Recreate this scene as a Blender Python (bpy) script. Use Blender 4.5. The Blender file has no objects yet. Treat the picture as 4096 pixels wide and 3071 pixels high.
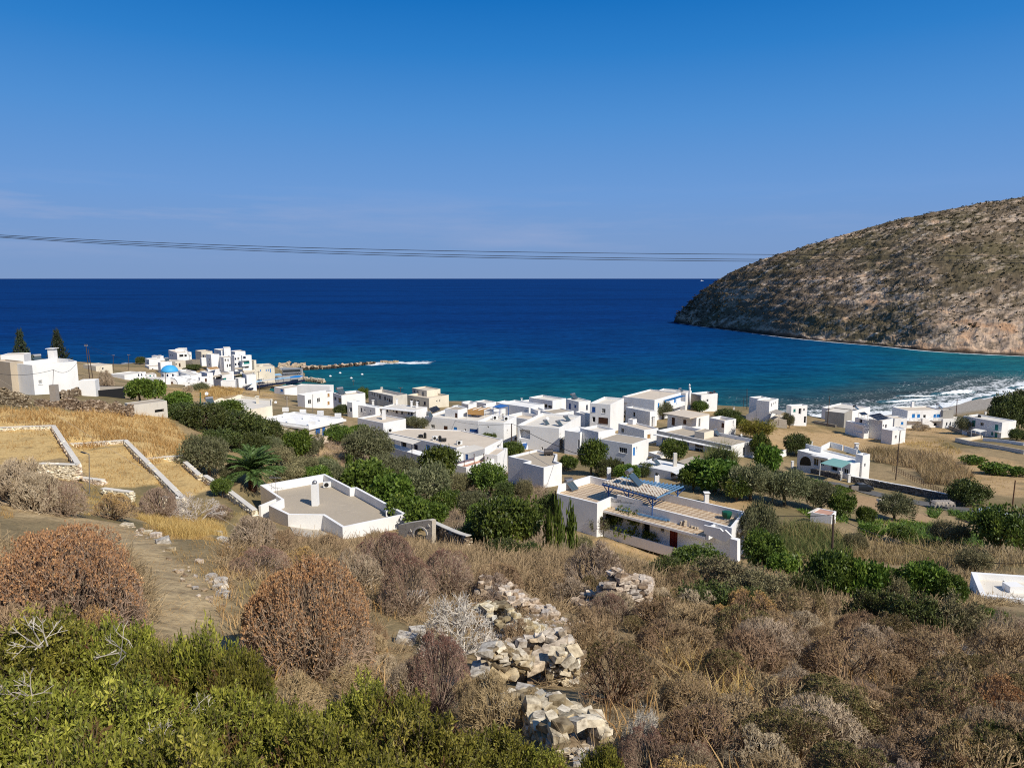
import bpy, bmesh, math, random
import numpy as np
from mathutils import Vector, Matrix
random.seed(7); RNG = np.random.default_rng(7)
scene = bpy.context.scene
COL = scene.collection
R = math.radians
# ------------------------------------------------------------------ camera
F = 718.0; CZ = 57.0
PITCH = math.atan((383.5 - 277.9) / F)
SP, CP = math.sin(PITCH), math.cos(PITCH)
cam = bpy.data.cameras.new("camera"); co = bpy.data.objects.new("camera", cam); COL.objects.link(co)
cam.sensor_width = 36; cam.lens = 36 * F / 1024; cam.clip_end = 200000; cam.clip_start = 0.1
co.location = (0, 0, CZ); co.rotation_euler = (R(90) - PITCH, 0, 0)
scene.camera = co
# measuring frames of the photograph: (x origin, y origin, photo pixels per unit)
Zf = (0, 0, 4096/2211); Z1 = (0, 1250, 1100/2212); Z2 = (0, 1600, 1100/2212); Z3 = (900, 1450, 1000/2212)
Z4 = (1700, 1500, 800/2212); Z5 = (2300, 1500, 800/2212); Z6 = (2900, 1500, 1196/2212); Z7 = (900, 1800, 1100/2212)
Z8 = (1900, 1750, 1200/2212); Z9 = (3000, 1800, 1096/2212); ZA = (560, 1350, 600/2212); ZB = (960, 1420, 800/2212)
ZC = (3000, 1540, 600/2212); ZD = (3500, 1540, 596/2212); ZE = (1800, 1550, 500/2212); ZF = (2200, 1850, 840/2212)
ZG = (1700, 2300, 900/2212); ZH = (1900, 2650, 600/2212); ZI = (0, 1900, 1100/2212); ZJ = (900, 2200, 1700/2212); ZK = (2400, 2300, 1696/2212)
ZP = (0, 0, 4.0)
def uv(z, x, y): return ((z[0] + x * z[2]) / 4, (z[1] + y * z[2]) / 4)
def ray(u, v):
    xi, yi = (u - 512) / F, (v - 383.5) / F
    return np.array([xi, CP - yi * SP, -(SP + yi * CP)])     # per unit of optical depth
def atY(u, v, Y):
    d = ray(u, v); t = Y / d[1]; return np.array([d[0] * t, Y, CZ + d[2] * t])
def atZ(u, v, z):
    d = ray(u, v); t = (z - CZ) / d[2]; return np.array([d[0] * t, d[1] * t, z])
def px_at(p):       # photo scale: render pixels per metre at point p
    depth = p[1] * CP + (CZ - p[2]) * SP
    return F / depth
# ------------------------------------------------------------------ terrain
CPTS = [  # u, v, distance
 (551,705,10),(610,613,23),(600,560,44),(676,562,76),(597,535.5,82),(520,580,32),(520,540,68),
 (170,680,10),(160,600,16),(155,565,22),(100,540,28),(30,495,40),(0,480,50),(185,540,28),(224,584,19),(300,690,11.5),(230,540,36),
 (90,512,47),(56,480,68.6),(76,482,68),(30,476,69),(53,427,90),(90,491.5,66.5),(100,493,66.5),(118,499,65.5),(125.5,441,88.5),(160,507,66),(184,509,66),(183,458,86),(255,513,80),
 (77,394,115),(10,395,112),(0,430,85),(150,405,112),(193,450,95),(165,430,100),(225,430,118),(260,515,84),(342,538.5,70),
 (407,523,76),(429,543,66),(469,553,62),(500,520,88),(330,440,138),(344,453,125),(412,465,140),(466,482,128),(540,488,118),
 (600,470,135),(745,562,73),(800,545,80),(750,500,105),(700,480,120),(800,520,95),(900,520,105),(968,517,118),(861,490,140),
 (783,473,160),(834,524,91),(830,491,128),(847,475,150),(893,442,208),(793,420,240),(770,422,233),(806,425,230),(909,428,246),
 (993,438,212),(958,441,206),(995,467,165),(1013,497,130),(961,411,288),(1010,402,312),(591,425,205),(543,453,158),(647,465,142),
 (756,456,158),(709,428,205),(718,405,265),(449,407,245),(383,414,205),(332,409,225),(287,394,300),(262,393,340),(162,382,302),
 (187,388,280),(198,365,400),(225,369,385),(235,384,372),(201,392,255),(242,389,300),(112,367,420),(106,387,180),(165,393,190),
 (211,392,240),(1000,640,26),(1000,760,7),(900,700,12),(800,650,19),(900,620,30),(700,650,18),(720,600,30),(850,600,38),
 (1000,600,50),(940,580,58),(840,570,62),(740,572,58),(874,555,76),(936,561,73),(1010,549,80),(948,527,105),(886,527,100),
]
XYZ = [(0,0,55.3),(0,4,53.3),(-4,4,53.5),(5,4,53.1),(0,-15,61),(-40,-20,68),(40,-20,58),(-60,20,58),(-90,60,50),(-130,110,44),(-200,200,36),
 (-214,300,25),(-280,420,8),(-300,470,-4),(-350,560,-10),(-150,530,-8),(-240,480,2),(-135,402,2.2),(-150,440,2.5),(-160,480,-2),(-98,400,-2.5),(-98,372,-2),(-60,470,-8),(-50,400,-5),
 (-95,330,3),(-60,300,7),(-60,335,-2),(0,300,5),(0,335,-3),(50,295,5),(50,325,-3),(100,285,5),(100,312,-3),(122,291,0),(125,318,-2.5),(160,298,0),(160,325,-2.5),
 (200,318,0),(190,345,-2.5),(250,357,0),(235,378,-2.5),(300,400,0),(280,425,-2.5),(360,470,0),(330,490,-3),(420,560,4),
 (300,250,16),(350,150,38),(200,120,20),(150,60,31),(100,30,40),(60,5,50),(420,380,14),(500,500,40),(0,500,-10),(150,450,-8),(300,600,-8),(100,700,-12),(-300,700,-14)]
P3 = np.array([atY(*c) for c in CPTS] + [np.array(p, float) for p in XYZ])
def _tps_solve(P, lam):
    n = len(P); xy = P[:, :2] / 100
    d2 = ((xy[:, None] - xy[None]) ** 2).sum(-1)
    K = np.where(d2 > 0, 0.5 * d2 * np.log(np.maximum(d2, 1e-12)), 0)
    A = np.zeros((n + 3, n + 3)); A[:n, :n] = K + lam * np.diag(np.maximum((xy ** 2).sum(1), .01))
    A[:n, n] = 1; A[:n, n+1:] = xy; A[n, :n] = 1; A[n+1:, :n] = xy.T
    return xy, np.linalg.solve(A, np.concatenate([P[:, 2], np.zeros(3)]))
_XY, _W = _tps_solve(P3, 0.0012)
def tps(x, y):
    x = np.atleast_1d(np.asarray(x, float)) / 100; y = np.atleast_1d(np.asarray(y, float)) / 100
    out = np.empty(len(x)); n = len(_XY)
    for a in range(0, len(x), 20000):
        b = slice(a, a + 20000)
        d2 = (x[b, None] - _XY[:, 0]) ** 2 + (y[b, None] - _XY[:, 1]) ** 2
        out[b] = (0.5 * d2 * np.log(np.maximum(d2, 1e-12))) @ _W[:n] + _W[n] + x[b] * _W[n+1] + y[b] * _W[n+2]
    return np.clip(out, -14, 75)
def inpoly(x, y, poly):
    c = np.zeros(len(x), bool); j = len(poly) - 1
    for i in range(len(poly)):
        xi, yi, xj, yj = poly[i][0], poly[i][1], poly[j][0], poly[j][1]
        m = ((yi > y) != (yj > y)) & (x < (xj - xi) * (y - yi) / ((yj - yi) or 1e-9) + xi)
        c ^= m; j = i
    return c
# three walled terraces on the left
def _terr(z, pts, ref, Y):
    u, v = uv(z, *ref); zz = atY(u, v, Y)[2]
    return [atZ(*uv(z, *p), zz)[:2] for p in pts], zz
TERR = [_terr(Z2, [(-330,245),(430,228),(632,545),(330,535),(-330,470)], (632,545), 70),
        _terr(Z2, [(525,375),(1010,345),(1470,815),(1050,760),(830,700)], (830,690), 69),
        _terr(Z2, [(1170,495),(1480,470),(1640,640),(2050,915),(1900,930),(1475,800)], (1470,800), 69)]
def terrain(x, y):
    x = np.atleast_1d(np.asarray(x, float)); y = np.atleast_1d(np.asarray(y, float))
    z = tps(x, y)
    for poly, zz in TERR:
        m = inpoly(x, y, poly); z[m] = zz
    return z
def tz(x, y): return float(terrain([x], [y])[0])
_S = np.concatenate([np.arange(1.5, 60, 0.25), np.arange(60, 200, .6), np.arange(200, 620, 1.5)])
def ground(u, v):
    d = ray(u, v); t = _S / d[1]; x = d[0] * t; z = CZ + d[2] * t
    h = terrain(x, _S) - z
    k = np.argmax(h > 0)
    if h[k] <= 0: k = len(_S) - 1
    if k == 0: k = 1
    a = h[k-1] / (h[k-1] - h[k] + 1e-9); Y = _S[k-1] + (_S[k] - _S[k-1]) * a
    return atY(u, v, Y)
def gp(z, x, y): return ground(*uv(z, x, y))
# ------------------------------------------------------------------ value noise
_H = np.random.default_rng(3).random((256, 256))
def vnoise(x, y):
    xi = np.floor(x).astype(int); yi = np.floor(y).astype(int); fx = x - xi; fy = y - yi
    fx = fx * fx * (3 - 2 * fx); fy = fy * fy * (3 - 2 * fy)
    g = lambda a, b: _H[a & 255, b & 255]
    return (g(xi, yi) * (1-fx) + g(xi+1, yi) * fx) * (1-fy) + (g(xi, yi+1) * (1-fx) + g(xi+1, yi+1) * fx) * fy
def fbm(x, y, o=4):
    s = 0; a = .5
    for i in range(o): s = s + a * vnoise(x * 2**i + 17*i, y * 2**i + 31*i); a *= .5
    return s
# ------------------------------------------------------------------ mesh helpers
class MB:
    def __init__(s): s.v = []; s.f = []; s.c = []; s.col = 0.5
    def add(s, vs, fs, c=None):
        b = len(s.v); s.v += [tuple(map(float, p)) for p in vs]; s.f += [tuple(b + i for i in f) for f in fs]
        s.c += [s.col if c is None else c] * len(vs)
    def box(s, x0, y0, z0, x1, y1, z1):
        s.add([(x0,y0,z0),(x1,y0,z0),(x1,y1,z0),(x0,y1,z0),(x0,y0,z1),(x1,y0,z1),(x1,y1,z1),(x0,y1,z1)],
              [(0,3,2,1),(4,5,6,7),(0,1,5,4),(1,2,6,5),(2,3,7,6),(3,0,4,7)])
    def obox(s, o, ax, ay, az):   # corner o with edge vectors
        o, ax, ay, az = map(np.asarray, (o, ax, ay, az))
        if np.dot(np.cross(ax, ay), az) < 0: ax, ay = ay, ax
        P = [o, o+ax, o+ax+ay, o+ay, o+az, o+ax+az, o+ax+ay+az, o+ay+az]
        s.add(P, [(0,3,2,1),(4,5,6,7),(0,1,5,4),(1,2,6,5),(2,3,7,6),(3,0,4,7)])
    def cbox(s, c, ax, ay, az):
        c, ax, ay, az = map(np.asarray, (c, ax, ay, az)); s.obox(c - ax/2 - ay/2 - az/2, ax, ay, az)
    def prism(s, poly, z0, z1):
        n = len(poly)
        if area(poly) < 0: poly = poly[::-1]
        s.add([(p[0], p[1], z0) for p in poly] + [(p[0], p[1], z1) for p in poly],
              [tuple(range(n-1, -1, -1)), tuple(range(n, 2*n))] + [(i, (i+1) % n, n + (i+1) % n, n + i) for i in range(n)])
    def solid(s, pts, nv):        # planar polygon extruded by vector nv
        n = len(pts); pts = [np.asarray(p, float) for p in pts]; nv = np.asarray(nv, float)
        nn = sum((np.cross(pts[i], pts[(i+1) % n]) for i in range(n)), np.zeros(3))
        if np.dot(nn, nv) < 0: pts = pts[::-1]
        s.add(pts + [p + nv for p in pts], [tuple(range(n-1, -1, -1)), tuple(range(n, 2*n))] + [(i, (i+1) % n, n + (i+1) % n, n + i) for i in range(n)])
    def tube(s, pts, r, n=6, r1=None, cap=True):
        pts = [np.asarray(p, float) for p in pts]; m = len(pts); vs = []
        for i, p in enumerate(pts):
            d = pts[min(i+1, m-1)] - pts[max(i-1, 0)]; d = d / (np.linalg.norm(d) + 1e-9)
            a = np.cross(d, (0, 0, 1) if abs(d[2]) < .9 else (1, 0, 0)); a /= np.linalg.norm(a); b = np.cross(d, a)
            rr = r if r1 is None else r + (r1 - r) * i / (m - 1)
            vs += [p + rr * (math.cos(2*math.pi*k/n) * a + math.sin(2*math.pi*k/n) * b) for k in range(n)]
        fs = [(i*n+k, i*n+(k+1) % n, (i+1)*n+(k+1) % n, (i+1)*n+k) for i in range(m-1) for k in range(n)]
        if cap: fs += [tuple(range(n-1, -1, -1)), tuple((m-1)*n + k for k in range(n))]
        s.add(vs, fs)
    def lathe(s, c, prof, n=16):  # prof: (r, z)
        vs = [(c[0] + r * math.cos(2*math.pi*k/n), c[1] + r * math.sin(2*math.pi*k/n), c[2] + z) for r, z in prof for k in range(n)]
        m = len(prof)
        fs = [(i*n+k, i*n+(k+1) % n, (i+1)*n+(k+1) % n, (i+1)*n+k) for i in range(m-1) for k in range(n)]
        s.add(vs, fs + [tuple(range(n-1, -1, -1)), tuple((m-1)*n+k for k in range(n))])
    def build(s, name, mat, parent=None, smooth=False, bevel=0):
        me = bpy.data.meshes.new(name); me.from_pydata(s.v, [], s.f)
        at = me.attributes.new('v', 'FLOAT', 'POINT'); at.data.foreach_set('value', np.array(s.c, dtype=np.float32))
        return link(name, me, mat, parent, smooth, bevel)
def area(p): return sum(p[i][0]*p[(i+1) % len(p)][1] - p[(i+1) % len(p)][0]*p[i][1] for i in range(len(p)))
def link(name, me, mat, parent=None, smooth=False, bevel=0):
    if mat is not None and not me.materials: me.materials.append(mat)
    if smooth: me.shade_smooth()
    o = bpy.data.objects.new(name, me); COL.objects.link(o)
    if parent is not None: o.parent = parent; o.matrix_parent_inverse = parent_inv(parent)
    if bevel:
        b = o.modifiers.new('bevel', 'BEVEL'); b.width = bevel; b.segments = 2; b.limit_method = 'ANGLE'
    return o
def parent_inv(p): return Matrix.LocRotScale(p.location, p.rotation_euler, p.scale).inverted()
def npmesh(name, V, Fq, val=None, mat=None, smooth=False):
    """numpy arrays -> mesh; Fq (n,3) or (n,4)"""
    me = bpy.data.meshes.new(name); V = np.asarray(V, np.float32); Fq = np.asarray(Fq, np.int32)
    k = Fq.shape[1]; me.vertices.add(len(V)); me.vertices.foreach_set('co', V.ravel())
    me.loops.add(Fq.size); me.loops.foreach_set('vertex_index', Fq.ravel())
    me.polygons.add(len(Fq)); me.polygons.foreach_set('loop_start', np.arange(0, Fq.size, k, dtype=np.int32))
    if val is not None:
        at = me.attributes.new('v', 'FLOAT', 'POINT'); at.data.foreach_set('value', np.asarray(val, np.float32))
    me.update(calc_edges=True)
    if mat is not None: me.materials.append(mat)
    if smooth: me.shade_smooth()
    elif smooth is False: me.shade_flat()
    return me
def tag(o, label, cat, group=None, kind=None):
    o['label'] = label; o['category'] = cat
    if group: o['group'] = group
    if kind: o['kind'] = kind
    return o
def struct(o, kind='structure'): o['kind'] = kind; return o
def empty(name, loc=(0, 0, 0), label=None, cat=None, group=None):
    o = bpy.data.objects.new(name, None); COL.objects.link(o); o.location = [float(a) for a in loc]; o.empty_display_size = .2
    if label: tag(o, label, cat, group)
    return o
# ------------------------------------------------------------------ materials
def nodes(name):
    m = bpy.data.materials.new(name); m.use_nodes = True; nt = m.node_tree
    return m, nt, nt.nodes['Principled BSDF'], nt.nodes.new, nt.links.new
def rgb(c): return (c[0], c[1], c[2], 1)
def ramp(nt, stops, src):
    r = nt.nodes.new('ShaderNodeValToRGB'); e = r.color_ramp.elements
    while len(e) > 1: e.remove(e[-1])
    e[0].position = stops[0][0]; e[0].color = rgb(stops[0][1])
    for p, c in stops[1:]: x = e.new(p); x.color = rgb(c)
    nt.links.new(src, r.inputs[0]); return r.outputs[0]
def noise(nt, scale, detail=4, rough=.55, coord='Object', vec=None, stretch=None):
    n = nt.nodes.new('ShaderNodeTexNoise'); n.inputs['Scale'].default_value = scale; n.inputs['Detail'].default_value = detail; n.inputs['Roughness'].default_value = rough
    if vec is None:
        if coord == 'World': vec = nt.nodes.new('ShaderNodeNewGeometry').outputs['Position']
        else: vec = nt.nodes.new('ShaderNodeTexCoord').outputs[coord]
    if stretch:
        mp = nt.nodes.new('ShaderNodeMapping'); mp.inputs['Scale'].default_value = stretch; nt.links.new(vec, mp.inputs[0]); vec = mp.outputs[0]
    nt.links.new(vec, n.inputs['Vector']); return n.outputs[0]
def mix(nt, a, b, fac, mode='MIX'):
    x = nt.nodes.new('ShaderNodeMix'); x.data_type = 'RGBA'; x.blend_type = mode
    for s, val in ((6, a), (7, b), (0, fac)):
        if isinstance(val, (int, float)): x.inputs[s].default_value = val
        elif isinstance(val, tuple): x.inputs[s].default_value = rgb(val)
        else: nt.links.new(val, x.inputs[s])
    return x.outputs[2]
def mth(nt, op, a, b=None, c=None, clamp=False):
    x = nt.nodes.new('ShaderNodeMath'); x.operation = op; x.use_clamp = clamp
    for i, val in enumerate((a, b, c)):
        if val is None: continue
        if isinstance(val, (int, float)): x.inputs[i].default_value = val
        else: nt.links.new(val, x.inputs[i])
    return x.outputs[0]
def bump(nt, bsdf, h, strength=.3, dist=.1):
    b = nt.nodes.new('ShaderNodeBump'); b.inputs['Strength'].default_value = strength; b.inputs['Distance'].default_value = dist
    nt.links.new(h, b.inputs['Height']); nt.links.new(b.outputs[0], bsdf.inputs['Normal'])
def plaster(name, c, dirt=(.42,.38,.32), amt=.5, rough=.85, streak=True):
    m, nt, b, N, L = nodes(name)
    n1 = noise(nt, .35, 5, .6, 'World'); n2 = noise(nt, 1.6, 4, .6, 'World', stretch=(1, 1, .16)); n3 = noise(nt, 14, 3, .6, 'World')
    f = mth(nt, 'MULTIPLY', ramp(nt, [(.5, (0,0,0)), (.78, (1,1,1))], n2), ramp(nt, [(.42, (0,0,0)), (.7, (1,1,1))], n1))
    col = mix(nt, c, tuple(x * .9 for x in c), ramp(nt, [(.35, (0,0,0)), (.65, (1,1,1))], n1))
    oi = nt.nodes.new('ShaderNodeObjectInfo')
    col = mix(nt, col, tuple(x * .86 for x in c), mth(nt, 'MULTIPLY', oi.outputs['Random'], .4))
    col = mix(nt, col, dirt, mth(nt, 'MULTIPLY', f, amt))
    L(col, b.inputs['Base Color']); b.inputs['Roughness'].default_value = rough; b.inputs['Specular IOR Level'].default_value = .2
    bump(nt, b, n1, .2, .08); return m
def flat(name, c, rough=.6, var=.25, scale=3, metal=0, spec=.3):
    m, nt, b, N, L = nodes(name); n = noise(nt, scale, 4, .6, 'World')
    L(mix(nt, tuple(x * (1 - var) for x in c), tuple(min(1, x * (1 + var * .5)) for x in c), n), b.inputs['Base Color'])
    b.inputs['Roughness'].default_value = rough; b.inputs['Metallic'].default_value = metal; b.inputs['Specular IOR Level'].default_value = spec; return m
def varmat(name, stops, rough=.8, scale=None, trans=0, rnd=.25, bumps=0, spec=.15):
    """colour from the per-piece value 'v' (each leaf, stone or stem has its own), a little different for each object"""
    m, nt, b, N, L = nodes(name); at = N('ShaderNodeAttribute'); at.attribute_name = 'v'
    col = ramp(nt, stops, at.outputs['Fac'])
    if scale:
        n = noise(nt, scale, 5, .6, 'World'); col = mix(nt, col, mix(nt, (.42,.36,.3), (1.35,1.3,1.22), ramp(nt, [(.3,(0,0,0)),(.6,(1,1,1))], n)), 1.0, 'MULTIPLY')
        if bumps: bump(nt, b, n, bumps, .04)
    oi = N('ShaderNodeObjectInfo'); k = mth(nt, 'MULTIPLY_ADD', oi.outputs['Random'], rnd * 2, 1 - rnd)
    hs = N('ShaderNodeHueSaturation'); L(col, hs.inputs['Color']); L(k, hs.inputs['Value'])
    L(mth(nt, 'MULTIPLY_ADD', oi.outputs['Random'], .03, .485), hs.inputs['Hue'])
    L(hs.outputs[0], b.inputs['Base Color']); b.inputs['Roughness'].default_value = rough; b.inputs['Specular IOR Level'].default_value = spec
    if trans:
        t = N('ShaderNodeBsdfTranslucent'); L(hs.outputs[0], t.inputs[0]); ms = N('ShaderNodeMixShader'); ms.inputs[0].default_value = trans
        L(b.outputs[0], ms.inputs[1]); L(t.outputs[0], ms.inputs[2]); L(ms.outputs[0], nt.nodes['Material Output'].inputs[0])
    return m
M = {}
M['white'] = plaster('white plaster', (.84,.83,.81), (.5,.46,.4), .5)
M['cream'] = plaster('cream plaster', (.72,.65,.52), (.42,.36,.28), .4)
M['grey'] = plaster('grey concrete', (.36,.34,.31), (.16,.15,.13), .55)
M['old'] = plaster('weathered plaster', (.62,.58,.51), (.27,.24,.2), .8)
M['ochre'] = plaster('ochre render', (.5,.42,.32), (.3,.24,.17), .6)
M['r_beige'] = plaster('beige roof screed', (.62,.53,.42), (.38,.31,.24), .6)
M['r_pale'] = plaster('pale roof screed', (.68,.63,.55), (.42,.37,.3), .5)
M['r_grey'] = plaster('grey roof screed', (.43,.365,.28), (.6,.52,.4), .6)
M['r_white'] = plaster('white roof paint', (.8,.78,.74), (.5,.45,.38), .4)
M['r_pink'] = plaster('pink roof screed', (.52,.3,.22), (.3,.2,.15), .4)
M['blue'] = flat('blue paint', (.02,.10,.33), .5, .3)
M['sky_blue'] = flat('light blue paint', (.03,.22,.55), .5, .2)
M['worn_blue'] = flat('worn blue paint', (.12,.25,.42), .6, .35, 4)
M['dome_blue'] = flat('dome blue paint', (.06,.36,.68), .55, .15, 1)
M['navy'] = flat('navy paint', (.012,.022,.06), .5, .3)
M['teal'] = flat('teal paint', (.02,.22,.2), .5, .25)
M['brown'] = flat('brown wood', (.10,.045,.025), .6, .4, 5)
M['red'] = flat('oxblood paint', (.14,.012,.008), .5, .2)
M['tan'] = flat('tan wood', (.42,.24,.09), .7, .3, 6)
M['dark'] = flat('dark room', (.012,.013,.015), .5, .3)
M['glass'] = flat('window glass', (.02,.025,.03), .08, .3, 2, 0, .6)
M['metal'] = flat('dull metal', (.34,.34,.35), .4, .25, 4, .7)
M['tank'] = flat('dark tank metal', (.09,.08,.075), .4, .3, 3, .4)
M['rust'] = flat('rusty metal', (.16,.08,.05), .7, .5, 5)
M['black'] = flat('black plastic', (.018,.018,.018), .5, .3)
M['panel'] = flat('collector glass', (.06,.085,.1), .12, .2, 1, 0, .7)
M['pv'] = flat('solar cells', (.02,.024,.035), .15, .3, 8, 0, .6)
M['plastic'] = flat('white plastic', (.72,.72,.7), .5, .12)
M['pole'] = flat('pole wood', (.075,.05,.038), .8, .4, 6)
M['concrete_post'] = flat('post concrete', (.33,.29,.25), .85, .3, 3)
M['cable'] = flat('cable', (.02,.02,.022), .6, .2)
M['rope'] = flat('pale cord', (.6,.5,.36), .8, .2)
M['awning'] = flat('beige awning cloth', (.55,.46,.34), .8, .25, 2)
M['reed_mat'] = flat('bamboo mat', (.5,.28,.1), .85, .4, 9)
M['green_awning'] = flat('sea green awning sheet', (.19,.36,.33), .45, .25, 2)
M['cane_roof'] = flat('corrugated porch roof', (.36,.32,.27), .8, .35, 4)
M['blue_cloth'] = flat('pale blue cloth', (.28,.46,.62), .8, .25, 2)
M['pale_cloth'] = flat('pale cloth', (.62,.6,.56), .8, .2, 2)
M['asphalt'] = plaster('asphalt', (.13,.125,.12), (.2,.18,.16), .5)
M['car_dark'] = flat('dark car paint', (.015,.017,.02), .25, .1, 1, 0, .6)
M['car_cover'] = flat('silver car cover', (.48,.55,.66), .6, .25, 2)
M['bus'] = flat('grey bus paint', (.16,.17,.19), .35, .15, 1, 0, .5)
M['green_pl'] = flat('green plastic sheet', (.01,.09,.05), .5, .3)
stone_stops = [(0,(.17,.135,.095)),(.25,(.34,.27,.175)),(.5,(.45,.39,.3)),(.75,(.56,.51,.43)),(1,(.36,.345,.325))]
M['stone'] = varmat('dry stone', stone_stops, .9, 9, 0, .08, .35)
M['stone_far'] = varmat('rubble stone', [(0,(.09,.065,.045)),(.4,(.19,.145,.1)),(.8,(.33,.27,.2)),(1,(.52,.46,.37))], .9, 2.5, 0, .08, .5)
M['stone_white'] = varmat('whitewashed stone', [(0,(.5,.43,.32)),(.4,(.64,.57,.45)),(1,(.78,.73,.63))], .9, 4, 0, .06, .5)
M['stone_dark'] = varmat('slate stone', [(0,(.08,.08,.085)),(.5,(.15,.15,.15)),(1,(.25,.24,.22))], .9, 4, 0, .06, .5)
M['rock'] = varmat('sea rock', [(0,(.035,.03,.026)),(.45,(.08,.065,.05)),(.55,(.36,.28,.2)),(1,(.52,.43,.33))], .9, 1.2, 0, .05, .6)
def tile_mat():
    m, nt, b, N, L = nodes('terrace tiles'); c = N('ShaderNodeTexChecker'); c.inputs['Scale'].default_value = 1.9
    tc = N('ShaderNodeTexCoord'); mp = N('ShaderNodeMapping'); mp.inputs['Rotation'].default_value = (0, 0, R(0)); L(tc.outputs['Object'], mp.inputs[0]); L(mp.outputs[0], c.inputs[0])
    c.inputs[1].default_value = rgb((.62,.5,.36)); c.inputs[2].default_value = rgb((.42,.3,.19))
    n = noise(nt, 2, 4, .6, 'World'); L(mix(nt, c.outputs[0], mix(nt, (.7,.66,.6), (1.1,1.1,1.1), n), 1., 'MULTIPLY'), b.inputs['Base Color']); b.inputs['Roughness'].default_value = .6
    return m
M['tiles'] = tile_mat()
def brick_mat(name, c1, c2, mo, w, h):
    m, nt, b, N, L = nodes(name); t = N('ShaderNodeTexBrick'); t.inputs['Color1'].default_value = rgb(c1); t.inputs['Color2'].default_value = rgb(c2); t.inputs['Mortar'].default_value = rgb(mo)
    t.inputs['Scale'].default_value = 1; t.inputs['Brick Width'].default_value = w; t.inputs['Row Height'].default_value = h; t.inputs['Mortar Size'].default_value = .012
    g = N('ShaderNodeNewGeometry'); sx = N('ShaderNodeSeparateXYZ'); L(g.outputs['Position'], sx.inputs[0]); cx = N('ShaderNodeCombineXYZ')
    L(mth(nt, 'ADD', sx.outputs[0], sx.outputs[1]), cx.inputs[0]); L(sx.outputs[2], cx.inputs[1]); L(cx.outputs[0], t.inputs['Vector'])
    n = noise(nt, 1.2, 5, .6, 'World'); L(mix(nt, t.outputs[0], mix(nt, (.75,.73,.7), (1.1,1.1,1.1), n), 1., 'MULTIPLY'), b.inputs['Base Color']); b.inputs['Roughness'].default_value = .85
    bump(nt, b, t.outputs[1], -.4, .03); return m
M['cladding'] = brick_mat('beige stone cladding', (.56,.49,.38), (.47,.4,.3), (.36,.31,.25), .6, .18)
M['masonry'] = brick_mat('rough stone masonry', (.34,.29,.23), (.2,.17,.14), (.42,.37,.3), .5, .24)
M['arch_stone'] = brick_mat('pale stone blocks', (.58,.52,.43), (.5,.44,.35), (.36,.31,.25), .5, .2)
# plants
LEAF = {
 'mastic': varmat('mastic leaves', [(0,(.15,.07,.035)),(.1,(.19,.135,.04)),(.13,(.09,.1,.02)),(.5,(.2,.2,.03)),(.85,(.33,.31,.05)),(1,(.46,.41,.08))], .5, None, .22, .2, 0, .3),
 'citrus': varmat('glossy leaves', [(0,(0.0405,0.0638,0.0153)),(.5,(0.0901,0.131,0.023)),(.9,(0.192,0.234,0.0383)),(1,(0.315,0.319,0.0574))], .45, None, .2, .25, 0, .35),
 'broad': varmat('broad leaves', [(0,(0.0466,0.08,0.0162)),(.5,(0.106,0.17,0.0252)),(.9,(0.212,0.28,0.0432)),(1,(0.339,0.36,0.063))], .5, None, .25, .2, 0, .3),
 'olive': varmat('olive leaves', [(0,(0.0719,0.0814,0.0384)),(.5,(0.144,0.151,0.0698)),(.9,(0.268,0.261,0.14)),(1,(0.391,0.369,0.209))], .55, None, .15, .2, 0, .3),
 'dark': varmat('dark evergreen leaves', [(0,(0.0334,0.045,0.0162)),(.5,(0.0716,0.0945,0.0243)),(.9,(0.138,0.163,0.0405)),(1,(0.215,0.214,0.0608))], .5, None, .12, .2, 0, .3),
 'yellow': varmat('yellowing leaves', [(0,(0.078,0.0715,0.0156)),(.5,(0.169,0.143,0.026)),(1,(0.299,0.247,0.052))], .6, None, .2, .15),
 'bougain': varmat('bougainvillea bracts', [(0,(.03,.04,.012)),(.4,(.05,.05,.02)),(.6,(.16,.03,.05)),(1,(.28,.06,.1))], .6, None, .2, .1),
 'greyg': varmat('grey green leaves', [(0,(0.103,0.0975,0.0512)),(.5,(0.207,0.188,0.0951)),(.9,(0.327,0.284,0.146)),(1,(0.448,0.39,0.219))], .7, None, .15, .2),
 'pine': varmat('araucaria needles', [(0,(0.0156,0.0234,0.0156)),(.6,(0.0338,0.0494,0.0286)),(1,(0.065,0.078,0.0455))], .6, None, .1, .15),
 'palm': varmat('palm leaflets', [(0,(0.0363,0.063,0.018)),(.5,(0.0825,0.13,0.033)),(.85,(0.149,0.21,0.06)),(1,(0.264,0.294,0.09))], .45, None, .15, .1, 0, .4),
 'banana': varmat('banana leaf', [(0,(.06,.1,.015)),(.5,(.12,.18,.02)),(1,(.26,.28,.05))], .45, None, .35, .15, 0, .4),
}
BARK = varmat('bark', [(0,(.09,.065,.045)),(1,(.2,.16,.12))], .9, 12, 0, .15)
TWIG = {
 'grey': varmat('grey twigs', [(0,(0.121,0.0888,0.059)),(.4,(0.266,0.194,0.131)),(.75,(0.4,0.302,0.209)),(1,(0.533,0.429,0.314))], .85, None, 0, .2),
 'pale': varmat('bleached twigs', [(0,(.3,.26,.22)),(1,(.62,.56,.49))], .8, None, 0, .1),
 'red': varmat('russet twigs', [(0,(0.134,0.101,0.0741)),(.5,(0.277,0.206,0.152)),(.8,(0.353,0.235,0.168)),(1,(0.42,0.302,0.218))], .85, None, 0, .15),
 'brown': varmat('brown twigs', [(0,(0.131,0.0909,0.054)),(.5,(0.262,0.182,0.105)),(1,(0.443,0.31,0.18))], .85, None, 0, .2),
}
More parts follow.
